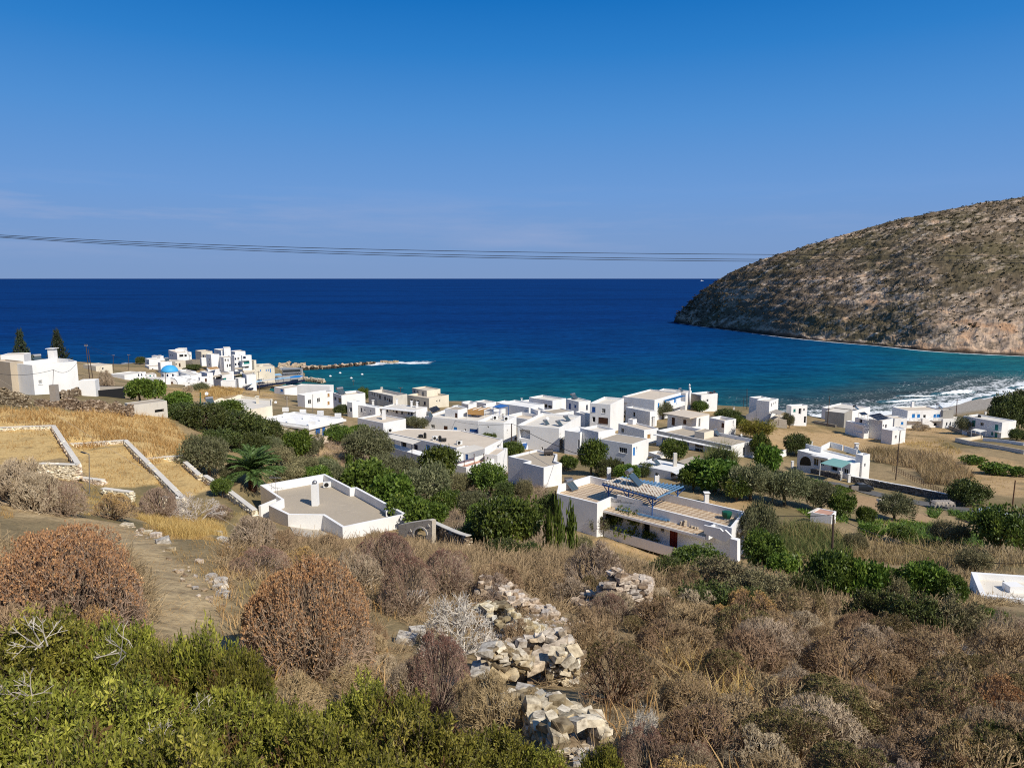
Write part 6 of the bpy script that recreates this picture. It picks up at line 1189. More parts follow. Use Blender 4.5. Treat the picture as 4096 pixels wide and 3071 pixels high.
# evergreen bushes at the feet of the photographer
def near_bush(x, yt, w, Y, label, kind='mastic', z=Zf):
    u, v = uv(z, x, yt); p = atY(u, v, Y); b = tz(p[0], Y); r = w * z[2] / 4 / px_at(p) / 2; return plant(kind, label, p[0], Y + r*.15, r, r, max(.5, p[2] - b))
for a in [(60,1345,280,8.0,'glossy evergreen bush with dead white branches at the left edge'),(230,1338,200,8.2,'evergreen bush under the tan skirt bush, left of the path end'),(330,1400,170,7.4,'evergreen bush where the path disappears'),(420,1368,190,7.6,'evergreen bush rising right of the path end'),(500,1400,170,7.2,'evergreen bush at the foot of the central orange dome'),
          (40,1490,330,5.4,'large evergreen bush in the bottom left corner'),(250,1500,300,5.6,'evergreen bush with brown twigs showing, bottom left'),(470,1500,270,5.8,'evergreen bush in the lower middle left, lime topped'),(590,1520,190,6.2,'evergreen bush left of the straggly grey shrub'),(770,1480,190,6.8,'evergreen bush top between the central dome and the russet grey shrub'),(850,1505,220,6.2,'evergreen bush right of the evergreen bush top'),(690,1560,260,5.2,'wide evergreen bush at the bottom centre left'),
          (900,1570,280,5.2,'wide evergreen bush at the bottom centre'),(1060,1590,240,5.4,'evergreen bush below the tumbled stones'),(1150,1620,170,5.4,'evergreen bush spilling over the stone heap'),(380,1600,330,4.3,'lowest evergreen bush at the bottom edge, left'),(120,1600,330,4.2,'lowest evergreen bush in the left corner, paler leaves'),(800,1640,340,4.2,'lowest evergreen bush at the bottom edge, centre')]:
    near_bush(*a[:4], a[4])
for x, yt, w, Y, lb in [(80,1345,120,7.4,'white forked dead branch sticking out of the leftmost evergreen bush'),(260,1355,130,7.2,'white dead branch lying across the evergreen bush under the tan skirt'),(60,1460,150,5.6,'white dead twigs in front of the left edge bush'),(430,1500,90,5.9,'bare grey twigs in the lime topped evergreen bush'),(330,1560,90,4.8,'bare grey stems low in the bottom left bushes')]:
    u, v = uv(Zf, x, yt); p = atY(u, v, Y); r = w*Zf[2]/4/px_at(p)/2; plant('snag', lb, p[0], Y, r*.9, r*.7, r*.9, None, p[2] - r*.85)
# ---- dry grass, reeds and low cover (nobody could count them)
def blades(name, polys, dens, h0, h1, wd, mat, label, cat='grass', bend=.35, seed=1, clump=.5, vlo=0, vhi=1, cap=60000):
    rng = np.random.default_rng(seed); X, Y = [], []
    for poly in polys:
        p = np.array(poly); lo, hi = p.min(0), p.max(0); n = int(min(cap, (hi-lo).prod() * dens)); x, y = rng.uniform(lo[0], hi[0], n), rng.uniform(lo[1], hi[1], n)
        m = inpoly(x, y, poly) & (fbm(x/2.2 + seed, y/2.2) + .25*(rng.random(n)-.5) > clump); X.append(x[m]); Y.append(y[m])
    x, y = np.concatenate(X), np.concatenate(Y); n = len(x); z = ground_z(x, y) - .03; h = h0 + (h1-h0)*rng.random(n)*(.5 + fbm(x/4, y/4)); a = rng.random(n)*6.28; b = rng.normal(0, bend, (n, 2)); c, s = np.cos(a)*wd, np.sin(a)*wd
    P = np.stack([x, y, z], 1); S = np.stack([c, s, 0*c], 1); T = np.stack([b[:, 0]*h*.5, b[:, 1]*h*.5, h*.62], 1); T2 = np.stack([b[:, 0]*h*1.3, b[:, 1]*h*1.3, h], 1)
    V = np.stack([P - S, P + S, P + T + S*.7, P + T - S*.7, P + T2], 1).reshape(-1, 3); i = np.arange(n)[:, None]*5
    F = np.concatenate([np.concatenate([i, i+1, i+2, i+3], 1), np.concatenate([i+3, i+2, i+4, i+4], 1)]); Ft = np.concatenate([np.concatenate([i, i+1, i+2], 1), np.concatenate([i, i+2, i+3], 1), np.concatenate([i+3, i+2, i+4], 1)])
    v = np.clip(vlo + (vhi-vlo)*np.clip(fbm(x/5 + 3, y/5)*1.0 + rng.normal(0, .2, n), 0, 1), 0, 1)
    o = link(name, npmesh(name, V, Ft, np.repeat(v, 5), mat), None); return tag(o, label, cat, None, 'stuff')
blades('dry_grass', GOLD[:1], 22, .35, 1.1, .03, GRASS, 'golden dry grass on the slope above the walled terraces', seed=2, clump=.40)
blades('dry_grass', GOLD[1:4], 12, .12, .4, .022, GRASS, 'short dry grass on the three walled terraces', seed=3, clump=.5)
blades('dry_grass', GOLD[4:], 90, .25, .6, .012, GRASS, 'golden grass patch between the path and the pale bare shrub', seed=4, clump=.36)
blades('path_grass', [wpoly(ZI, [(1150,330),(1560,440),(1900,640),(1850,900),(1780,1080),(1640,860),(1380,620),(1150,470)]), wpoly(ZI, [(0,260),(120,290),(110,340),(0,350)])], 160, .06, .26, .007, GRASS, 'dry straw along the right edge of the path', seed=5, clump=.42)
blades('slope_straw', [wpoly(ZI, [(0,0),(120,150),(700,330),(1150,330),(1300,200),(1000,150),(600,0),(300,-60)]), wpoly(ZI, [(1900,600),(2200,560),(2212,900),(1950,1000),(1850,800)]), wpoly(Z2, [(1450,820),(2050,920),(2000,1050),(1500,900)])], 60, .08, .3, .012, GRASS, 'sparse straw on the slope between the shrubs and the terraces', seed=26, clump=.44)
blades('path_straw', [PATH], 110, .02, .09, .006, GRASS, 'flattened straw on the path', seed=6, clump=.47, bend=1.6)
blades('reed_bed', [wpoly(Z9, [(100,650),(480,620),(690,690),(800,800),(830,900),(560,920),(220,880)])], 34, .9, 1.9, .03, REED, 'standing bed of green canes below the pink roofed hut', 'reeds', .35, 7, .30, .1, .72)
blades('dry_reeds', [wpoly(Z9, [(700,690),(900,720),(1250,790),(1700,810),(2212,850),(2212,980),(1500,970),(1150,920),(830,880)])], 16, .6, 1.9, .03, REED, 'dry pinkish canes and tall grass right of the green reeds', 'reeds', .45, 8, .36, .5, 1.)
blades('dry_reeds', [wpoly(Z6, [(1000,560),(1180,560),(1600,600),(1840,760),(1750,830),(1480,800),(1400,690),(1100,640)])], 12, 1., 2.8, .05, REED, 'straw coloured canes right of the arched villa', 'reeds', .3, 9, .32, .55, 1.)
blades('green_reeds', [wpoly(Z5, [(1440,920),(1600,850),(1760,880),(1800,1000),(1700,1080),(1450,1050)])], 14, 1.2, 3.4, .05, REED, 'yellow green canes in front of the rooming house', 'reeds', .35, 10, .3, .2, .65)
blades('field_grass', BROWN[:2] + BROWN[3:], 5, .08, .35, .03, GRASS, 'dry stubble on the brown fields', seed=11, clump=.5)
blades('dry_grass', [wpoly(ZA, [(880,700),(1350,690),(1560,740),(1500,830),(1250,880),(900,900)])], 8, .5, 1.5, .05, GRASS, 'tall dry grass between the brown field and the harbour town', seed=12, clump=.38)
blades('dry_grass', [wpoly(Z6, [(1300,500),(1600,480),(1760,560),(1720,600),(1480,570)])], 6, .3, .9, .04, GRASS, 'dark dry grass in front of the solar panel house', seed=13, clump=.42)
blades('garden_greens', [wpoly(Z9, p) for p in ([(860,560),(1150,570),(1500,600),(1850,680),(1900,800),(1500,780),(1200,740),(900,660)], [(380,480),(780,520),(800,600),(500,560)], [(1430,470),(1560,480),(1500,560),(1440,540)], [(1600,490),(1850,520),(1840,560),(1600,530)], [(300,225),(520,240),(660,280),(560,300),(350,270)])], 22, .25, .8, .07, LEAF['broad'], 'green vegetable rows and weeds in the garden', 'vegetables', .5, 14, .38)
blades('green_grass', [wpoly(Z3, [(870,840),(960,850),(1000,885),(890,890)])], 60, .4, 1., .03, LEAF['banana'], 'bright green tall grass by the dirt field', seed=15, clump=.3)
def undergrowth(name, poly, n, label, seed, sz=(.18, .45), mats='brown', per=26):
    rng = np.random.default_rng(seed); p = np.array(poly); lo, hi = p.min(0), p.max(0); x, y = rng.uniform(lo[0], hi[0], n*3), rng.uniform(lo[1], hi[1], n*3); m = inpoly(x, y, poly); m[m] &= ~inpoly(x[m], y[m], PATH); x, y = x[m][:n], y[m][:n]; n = len(x); z = ground_z(x, y)
    s = rng.uniform(*sz, n)*np.clip(np.hypot(x, y)/22, .7, 2.0); i = np.repeat(np.arange(n), per); d = rng.normal(size=(n*per, 3)); d[:, 2] = np.abs(d[:, 2])*.7 + .15; d /= np.linalg.norm(d, axis=1, keepdims=True); st = rng.normal(size=(n*per, 3))*.35*s[i][:, None]; st[:, 2] = np.abs(st[:, 2])*.4
    P0 = np.stack([x, y, z-.03], 1)[i] + st; P1 = P0 + d*s[i][:, None]*(.5 + rng.random((n*per, 1))); r = np.full(n*per, .006)*np.clip(np.hypot(x, y)[i]/16, .8, 3.); V, F, A = segs(P0, P1, r, r*.5, np.clip(np.repeat(rng.random(n), per)*.6 + rng.random(n*per)*.4, 0, 1))
    tag(link(name, npmesh(name, V, F, A, TWIG[mats]), None), label, 'undergrowth', None, 'stuff')
wg = lambda pts: [gp(Zf, *p)[:2] for p in pts]
blades('scrub_grass', [wg([(1020,1230),(1400,1250),(1800,1370),(2250,1440),(2250,1820),(1450,1820),(1300,1560),(1440,1400),(1200,1290)]), wg([(480,1190),(800,1170),(860,1290),(830,1480),(520,1480),(460,1300)])], 70, .15, .5, .011, GRASS, 'golden dry grass showing between the shrubs of the near slope', seed=27, clump=.5)
undergrowth('undergrowth', wg([(480,1180),(800,1150),(1050,1200),(1400,1230),(1800,1280),(2250,1380),(2250,1800),(1300,1800),(1240,1500),(1000,1400),(860,1480),(500,1480),(480,1300)]), 5200, 'low brown twig litter between the shrubs of the near slope', 21)
undergrowth('undergrowth', wg([(-60,1180),(330,1200),(340,1420),(-60,1430)]), 900, 'twig litter under the largest orange dome shrub', 22)
undergrowth('undergrowth', wg([(560,960),(900,930),(1180,1000),(1200,1180),(1000,1190),(900,1090),(640,1000)]), 1500, 'weeds under the garden trees', 23, (.3, .6), 'grey')
undergrowth('undergrowth', wg([(1640,1180),(1900,1230),(2200,1240),(2200,1300),(1900,1330),(1650,1300)]), 900, 'dry weeds under the groves at the right', 24, (.15, .35))
# ------------------------------------------------------------------ stones and stone walls
def rock_proto(seed):
    """blocky split stone: a cube with jittered corners, some cut off"""
    rng = np.random.default_rng(seed); q = np.array([(x, y, z) for x in (-.5, .5) for y in (-.5, .5) for z in (-.5, .5)]); q = q * rng.uniform(.78, 1.05, q.shape)
    for k in rng.choice(8, 2, replace=False): q = np.concatenate([np.delete(q, k, 0), [q[k]*np.array(m) for m in ((.4, 1, 1), (1, .4, 1), (1, 1, .3))]])
    bm = bmesh.new(); [bm.verts.new(v) for v in q]; bmesh.ops.convex_hull(bm, input=bm.verts); bmesh.ops.delete(bm, geom=[v for v in bm.verts if not v.link_faces], context='VERTS')
    bmesh.ops.triangulate(bm, faces=bm.faces)
    bm.verts.index_update(); V = np.array([v.co for v in bm.verts]); F = np.array([[v.index for v in f.verts] for f in bm.faces]); bm.free(); return V, F
ROCK = [rock_proto(s) for s in range(12)]
srng = np.random.default_rng(42)
def stones(items, name, mat, parent=None):
    """items: (centre, size xyz, yaw, tilt, value) -> one mesh"""
    Vs, Fs, As = [], [], []; b = 0
    for c, s, yaw, tilt, v in items:
        V, F = ROCK[srng.integers(len(ROCK))]; cy, sy = math.cos(yaw), math.sin(yaw); ct, st = math.cos(tilt), math.sin(tilt)
        W = V * np.array(s); W = np.stack([W[:, 0]*ct + W[:, 2]*st, W[:, 1], -W[:, 0]*st + W[:, 2]*ct], 1); W = np.stack([W[:, 0]*cy - W[:, 1]*sy, W[:, 0]*sy + W[:, 1]*cy, W[:, 2]], 1) + np.array(c)
        Vs.append(W); Fs.append(F + b); As.append(np.full(len(W), v)); b += len(W)
    return link(name, npmesh(name, np.concatenate(Vs), np.concatenate(Fs), np.concatenate(As), mat), None, parent)
def dry_wall(path, h, th, s, name, label, mat='stone', cat='stone wall', ragged=.2, base=None, core=True, cap=None, group=None, gap=0):
    """coursed wall of separate stones along world points; h number or one per point"""
    P = np.array([p[:2] for p in path], float); hs = np.broadcast_to(np.asarray(h, float), (len(P),)); seg = np.hypot(*(P[1:]-P[:-1]).T); cum = np.concatenate([[0], np.cumsum(seg)]); L = cum[-1]; items = []
    root = empty(name, (P[0][0], P[0][1], tz(*P[0])), label, cat, group)
    def at(t): return np.array([np.interp(t, cum, P[:, 0]), np.interp(t, cum, P[:, 1])])
    rows = int(max(hs)/ (s*.46)) + 1
    for r in range(rows):
        t = srng.random()*s
        while t < L:
            ln = s*srng.uniform(.7, 2.1); c = at(t + ln/2); e = at(min(L, t+ln)+.01) - at(t); e = e/(np.hypot(*e)+1e-9); nr = np.array([e[1], -e[0]]); hh = np.interp(t, cum, hs)*(1 + ragged*(vnoise(np.array([t*.9/s*.3]), np.array([3.1 + len(P)]))[0]-.5)*2)
            zz = (r+.5)*s*.46
            if zz < hh:
                g = tz(*c) if base is None else base(*c)
                for sd in ((-1, 1) if th > s*1.2 else (0,)):
                    cc = c + nr*sd*(th/2 - s*.3); items.append(((cc[0], cc[1], g - .08 + zz), (ln*1.08, s*srng.uniform(.75, 1.2), s*srng.uniform(.36, .56)), math.atan2(e[1], e[0]) + srng.normal(0, .2), srng.normal(0, .11), srng.random()))
                if zz + s*.46 >= hh and th > s*1.2:
                    for q in (-.25, .05, .3): items.append(((c[0] + nr[0]*th*q, c[1] + nr[1]*th*q, g - .02 + zz + srng.normal(0, .12)*s), (ln*srng.uniform(.6, 1), s*srng.uniform(.7, 1.3), s*srng.uniform(.4, .7)), srng.random()*6, srng.normal(0, .25), srng.random()))
            t += ln*(1+gap)
    stones(items, 'stonework', M[mat], root)
    if cap:
        m = MB(); n = int(L/.8) + 2; pts = [at(L*k/(n-1)) for k in range(n)]
        for a, b in zip(pts[:-1], pts[1:]):
            e = (b-a)/(np.hypot(*(b-a))+1e-9); nr = np.array([e[1], -e[0]])*th*.56; g0 = (tz(*a) if base is None else base(*a)) + np.interp(0, cum, hs); g1 = (tz(*b) if base is None else base(*b)) + np.interp(0, cum, hs)
            m.add([(*(a-nr), g0), (*(a+nr), g0), (*(b+nr), g1), (*(b-nr), g1), (*(a-nr), g0+.09), (*(a+nr), g0+.09), (*(b+nr), g1+.09), (*(b-nr), g1+.09)], [(0,3,2,1),(4,5,6,7),(0,1,5,4),(1,2,6,5),(2,3,7,6),(3,0,4,7)])
        m.build('coping', M[cap], root)
    return root
W = lambda z, *pts: [gp(z, *p) for p in pts]
def tw(i, pts, h, label):    # terrace walls stand at the level of their terrace
    zz = TERR[i][1]; P = [atZ(*uv(Z2, *p), zz) for p in pts]; dry_wall(P, h + .38, .45, .3, 'terrace_wall', label, 'stone_white', 'terrace wall', .03, base=lambda x, y: zz - h, cap='r_pale', group='terrace walls')
tw(0, [(430,228),(632,545)], 1.0, 'pale capped wall closing the right side of the highest terrace'); tw(0, [(632,548),(330,538)], 1.5, 'pale stone retaining wall along the front of the highest terrace'); tw(0, [(-60,245),(430,228)], .2, 'low back wall of the highest terrace')
tw(1, [(525,378),(1010,345)], .2, 'low back wall of the middle terrace'); tw(1, [(1010,345),(1470,815)], .9, 'long pale capped wall running down the right of the middle terrace'); tw(1, [(560,640),(830,672)], 1.4, 'short retaining wall behind the street lamp'); tw(1, [(830,740),(1060,770)], 1.0, 'retaining wall behind the golden tan shrub'); tw(1, [(1300,810),(1475,822)], 1.3, 'wall end behind the rounded purple grey shrub')
tw(2, [(1160,490),(1490,470)], .5, 'low back wall of the lowest terrace'); tw(2, [(1490,520),(1610,630)], .8, 'crumbling wall corner by the dark olive'); tw(2, [(1650,632),(1850,760),(2050,915)], .6, 'sloping pale wall between the lowest terrace and the palm')
dry_wall(W(Z1, (-40,720), (120,745), (230,760)), [2.3,2.1,1.5], .9, .22, 'rubble_wall', 'tall rubble wall of dark thin stones under the ochre house end', 'stone_far', ragged=.12)
dry_wall(W(Z1, (280,745), (470,760), (640,785), (860,795), (1070,830)), [.8,1.3,1.6,1.7,1.6], .9, .22, 'ruined_wall', 'long ruined rubble wall between the concrete post and the flat roofed hut', 'stone_far', ragged=.35)
dry_wall(W(Z1, (470,690), (620,665), (770,655)), [1.0,1.2,1.0], 1.0, .3, 'ruined_wall', 'collapsed stone footing right under the big white ridge house', 'stone_far', ragged=.4)
dry_wall(W(Z3, (480,660), (600,655), (700,690), (760,730), (870,700)), [1.3,1.6,1.4,1.0,.7], 1.4, .5, 'rubble_wall', 'loose rubble wall in front of the battlement house', 'stone_white', ragged=.5)
dry_wall(W(ZG, (480,260), (700,290), (880,340), (1080,400), (1250,430)), [.8,.7,.7,.6,.3], .7, .24, 'ruined_wall', 'tumbled back wall of the ruin, running down to the middle', 'stone', ragged=.5)
dry_wall(W(ZG, (1420,350), (1640,345), (1780,360), (1830,385), (2115,392), (2120,330)), [.3,.7,1.2,1.5,1.45,1.3], .7, .26, 'stone_tower', 'stub of a stone corner tower, highest of the ruins', 'stone', 'ruin', ragged=.1)
dry_wall(W(ZG, (250,420), (480,440), (640,480), (800,560), (940,620), (1060,560)), [.35,.45,.7,.8,.6,.3], .7, .2, 'ruined_wall', 'ochre stained inner wall of the ruin above the broken doorway', 'stone', ragged=.5)
# broken doorway: two piers, a lintel slab and stones above
def doorway():
    root = empty('ruined_doorway', gp(ZG, 1200, 1000), 'broken stone doorway with a long slanted lintel slab, in the middle of the ruins', 'ruin'); a, b = gp(ZG, 560, 960), gp(ZG, 1360, 1080); Y = b[1]
    A, C = atY(*uv(ZG, 1000, 860), Y), atY(*uv(ZG, 1370, 690), Y + .5); A = A - np.array([0, .25, 0]); C = C - np.array([0, .25, 0]); items = []
    def fill(pts, Yq, n, sz, z=ZG, dep=.6):
        p = np.array(pts, float); lo, hi = p.min(0), p.max(0); k = 0; s = px_at(atY(*uv(z, *p.mean(0)), Yq))*4/z[2]; got = []
        while len(got) < n and k < 4000:
            k += 1; x, y = srng.uniform(lo[0], hi[0]), srng.uniform(lo[1], hi[1])
            if not inpoly(np.array([x]), np.array([y]), pts)[0] or any((x-q)**2 + ((y-r)*1.5)**2 < (sz*s*.5)**2 for q, r in got): continue
            got.append((x, y)); c = atY(*uv(z, x, y), Yq + srng.uniform(-.12, .12)); w = sz*min(2.2, srng.lognormal(0, .45)); items.append((c, (w, min(dep, w*1.3)*srng.uniform(.7, 1.1), w*srng.uniform(.25, .5)), srng.normal(0, .5), srng.normal(-.15, .3), srng.random()))
    fill([(1250,780),(1400,690),(1500,740),(1500,980),(1440,1060),(1300,1090),(1220,1040),(1215,930)], Y, 330, .14); fill([(540,880),(620,720),(760,680),(1000,820),(1060,860),(1000,960),(840,980),(560,960)], Y - .1, 300, .17)
    stones(items, 'pier', M['stone'], root)
    q0, q1 = atY(*uv(ZG, 600, 780), Y + .85), atY(*uv(ZG, 1470, 570), Y + 1.3); dry_wall([q0, q1], .5, 1.15, .2, 'ruined_wall', 'broad wall top of pale stones above the slanted lintel slab', 'stone', ragged=.3, base=lambda x, y: np.interp(x, [q0[0], q1[0]], [q0[2], q1[2]]) - .5)
    m = MB(); d = C - A; up = np.array([0, 0, .17]); dp = np.array([.1, .6, .05]); m.obox(A - up, d, dp, up); o = m.build('lintel', M['stone'], root, bevel=.03)
doorway()
def heap(z, spots, name, label, mat='stone', cat='stone heap', sink=.25):
    c = gp(z, *spots[0][:2]); root = empty(name, c, label, cat); it = []
    for x, y, w, hgt, v in spots:
        g = gp(z, x, y + hgt*.25); s = z[2]/4/px_at(g); a, b = w*s, hgt*s; it.append(((g[0], g[1], g[2] + b*.3), (a, a*.8, b*1.1), srng.uniform(-.4, .4), srng.normal(0, .12), v))
    stones(it, 'stones', M[mat], root)
def rocks(z, spots, grp):
    for x, y, w, hgt, v, lb in spots:
        g = gp(z, x, y + hgt*.3); s = z[2]/4/px_at(g); o = stones([((0, 0, hgt*s*.35), (w*s*1.15, w*s*.85, hgt*s*1.2), 0, srng.normal(0, .1), v)], 'stone', M['stone']); o.location = [float(q) for q in g]; o.rotation_euler = (0, 0, srng.uniform(-.5, .5)); tag(o, lb, 'stone', grp)
def rubble(z, poly, n, lo, hi, label):
    P = [gp(z, *p)[:2] for p in poly]; a, b = np.min(P, 0), np.max(P, 0); it = []
    while len(it) < n:
        x, y = srng.uniform(a[0], b[0]), srng.uniform(a[1], b[1])
        if inpoly(np.array([x]), np.array([y]), P)[0]: w = srng.uniform(lo, hi); it.append(((x, y, tz(x, y) + w*.12), (w, w*srng.uniform(.6, 1), w*srng.uniform(.3, .6)), srng.random()*6, srng.normal(0, .3), srng.random()))
    tag(stones(it, 'rubble', M['stone']), label, 'rubble', None, 'stuff')
rubble(ZG, [(430,300),(900,330),(1300,420),(1560,480),(1550,700),(1450,1080),(1150,1080),(560,980),(500,760),(600,480)], 420, .08, .3, 'loose rubble strewn through the ruins')
rubble(ZH, [(430,560),(800,450),(1100,520),(1500,700),(1950,1000),(1900,1300),(1700,1552),(1200,1300),(700,900)], 330, .06, .22, 'small rubble between the loose blocks at the bottom')
rubble(ZI, [(950,390),(1150,420),(1400,620),(1650,800),(1850,1000),(1750,1150),(1500,900),(1250,560)], 60, .05, .18, 'pebbles along the edge of the path')
# the big loose blocks at the bottom of the ruin
rocks(ZH, [(790,590,330,250,1.,'flat grey slab on top of the stone heap at the bottom'),(1140,640,380,220,.75,'pale cream boulder right of the flat grey slab'),(1410,760,350,260,.5,'yellowish block at the right end of the stone heap'),(730,430,260,150,1.,'grey boulder behind the flat grey slab'),(1110,860,240,110,.5,'long tan stone below the pale cream boulder'),(1290,970,260,120,.35,'ochre edged long stone low in the heap'),(690,790,160,110,.4,'tan stone left under the flat grey slab'),(1440,1100,300,170,.25,'ochre block over the dark gap at the bottom'),(1030,930,130,100,.6,'small pale stone over the dark gap'),(1110,980,120,130,.9,'white stone over the dark gap'),(1320,850,150,90,.6,'cream stone between the yellowish block and the long tan stone'),(1630,890,120,80,.95,'small white stone beside the red leaved twigs'),(1740,980,140,110,.95,'white angular stone among the bleached twigs'),(1920,1040,120,90,.9,'white stone at the right end of the heap'),(440,590,180,110,.95,'white stone left of the flat grey slab, under the bramble')], 'loose stones of the lower heap')
dry_wall(W(ZH, (500,740), (800,860), (1050,960), (1300,1150), (1560,1300)), [.3,.4,.5,.6,.5], .6, .17, 'ruined_wall', 'collapsed wall under the loose blocks at the bottom', 'stone', ragged=.5)
rocks(ZI, [(1020,400,80,25,.6,'flat stone at the far edge of the path'),(1190,460,60,30,.55,'brown path edge stone behind the bright stone'),(1255,490,70,55,.75,'bright cream stone standing on the path edge'),(1315,535,100,55,1.,'grey boulder on the path edge beside the bright stone'),(1140,440,40,25,.4,'small brown stone on the path edge'),(1375,600,60,35,.3,'brown stone half buried right of the grey boulder'),(1600,695,60,35,.5,'round flat stone alone in the straw'),(1705,808,70,30,.95,'flat white stone right of the path'),(1780,855,95,50,.95,'white boulder at the foot of the rusty shrub'),(1770,905,100,50,.8,'tan boulder under the white boulder by the path'),(1795,955,90,50,1.,'grey white stone lowest by the path')], 'stones beside the path')
rocks(ZI, [(1750,470,60,40,.9,'uppermost white stone right of the golden grass patch'),(1790,520,70,40,.95,'largest white stone right of the golden grass patch'),(1830,550,60,35,.8,'white stone under the largest one right of the golden grass'),(1850,590,50,30,.7,'lowest white stone right of the golden grass patch')], 'stones right of the golden grass')
rocks(ZK, [(590,600,60,40,.7,'pale stone on the bare strip in the lower right scrub, upper one'),(640,640,50,30,.6,'pale stone on the bare strip in the lower right scrub, middle one'),(730,715,50,30,.6,'pale stone on the bare strip in the lower right scrub, lowest one')], 'stones in the scrub')
rocks(ZJ, [(1000,430,70,50,.95,'white stone behind the bleached windswept shrub'),(940,470,90,60,.9,'white stone left of the bleached windswept shrub'),(1000,250,110,60,.9,'big white stone among the stems of the russet shrub'),(860,240,60,60,.9,'white stone left of the russet shrub stems'),(1280,830,60,30,.9,'white stone at the rim of the evergreen bush below the ruin')], 'stones among the shrubs')
heap(Z9, [(1080,420,90,40,.7),(1140,415,80,40,.6),(1200,430,80,40,.5),(1240,450,60,40,.6),(1060,435,50,30,.8),(1160,440,80,30,.7)], 'stone_heap', 'heap of cleared stones beside the road', 'stone_white')
# stone arch and steps by the nearest house
def arch():
    A, B = gp(Z7, 1400, 720)[:2], gp(Z7, 1665, 760)[:2]; root = empty('stone_arch', (*A, tz(*A)), 'pale stone arch gateway with a triangular niche beside the nearest house', 'arch')
    out = [(1395,600),(1460,585),(1640,558),(1665,565),(1665,790),(1617,790)] + [(1567 + 50*math.cos(t), 680 - 55*math.sin(t)) for t in np.linspace(0, math.pi, 11)] + [(1517,740),(1395,740)]
    panel(Z7, A, B, out, 'arch_stone', 'arch_wall', root, .55); d = B - A; nr = np.array([d[1], -d[0]])/np.hypot(*d); nr = nr if nr[1] < 0 else -nr
    ring = [(1567 + 62*math.cos(t), 680 - 68*math.sin(t)) for t in np.linspace(0, math.pi, 13)] + [(1567 + 50*math.cos(t), 680 - 55*math.sin(t)) for t in np.linspace(math.pi, 0, 13)]; panel(Z7, A + nr*.05, B + nr*.05, ring, 'r_pale', 'voussoirs', root, .05); panel(Z7, A + nr*.04, B + nr*.04, [(1620,615),(1635,592),(1650,615)], 'r_pale', 'niche', root, .04); panel(Z7, A + nr*.04, B + nr*.04, [(1478,655),(1490,632),(1503,655)], 'r_pale', 'niche', root, .04)
arch()
dry_wall(W(Z7, (1668,705), (1800,770), (1960,835)), [1.7,1.6,1.5], .5, .3, 'stair_wall', 'low capped stone wall going down from the arch', 'stone_far', 'stone wall', .03, cap='r_pale')
def steps():
    root = empty('stone_steps', gp(Z7, 1750, 780), 'pale stone steps below the arch, beside the capped wall', 'steps'); a, b = gp(Z7, 1690, 755), gp(Z7, 2010, 840); m = MB()
    for k in range(9):
        p = a + (b-a)*k/8; m.cbox((p[0]-.3, p[1]-.7, p[2]+.02), (.9, .15, 0), (-.15, 1.3, 0), (0, 0, .3))
    m.build('treads', M['arch_stone'], root)
steps()
# ------------------------------------------------------------------ roads, garden, beach
def drape(name, left, right, mat, lift=.06, kind='structure', n=80):
    L, Rr = np.array([p[:2] for p in left]), np.array([p[:2] for p in right]); t = np.linspace(0, 1, n); f = lambda P: np.stack([np.interp(t*(len(P)-1), np.arange(len(P)), P[:, k]) for k in (0, 1)], 1); a, b = f(L), f(Rr); V = []
    for k in range(n):
        for q in np.linspace(0, 1, 7):
            p = a[k] + (b[k]-a[k])*q; V.append((p[0], p[1], 0))
    V = np.array(V); V[:, 2] = np.maximum(ground_z(V[:, 0], V[:, 1]), terrain(V[:, 0], V[:, 1])) + lift; i = np.arange(n*7).reshape(n, 7); F = np.stack([i[:-1, :-1], i[:-1, 1:], i[1:, 1:], i[1:, :-1]], -1).reshape(-1, 4); return struct(link(name, npmesh(name, V, F, None, mat, True), None), kind)
drape('road', W(Z9, (230,170), (420,215), (720,262), (1000,330), (1300,400), (1700,462), (2000,500), (2212,525), (2500,560)), W(Z9, (190,190), (400,240), (740,285), (960,360), (1240,425), (1650,500), (1900,535), (2212,575), (2500,610)), M['asphalt'], .1)
drape('paving', W(Z7, (505,592),(660,592),(790,604)), W(Z7, (560,680),(800,730),(925,705)), M['arch_stone'], .05)
def furrow_mat():
    m, nt, b, N, L = nodes('tilled earth'); n = noise(nt, 3, 5, .6, 'World'); L(mix(nt, (.16,.1,.055), (.36,.25,.14), n), b.inputs['Base Color']); b.inputs['Roughness'].default_value = .95; bump(nt, b, n, .6, .1); return m
TILL = furrow_mat()
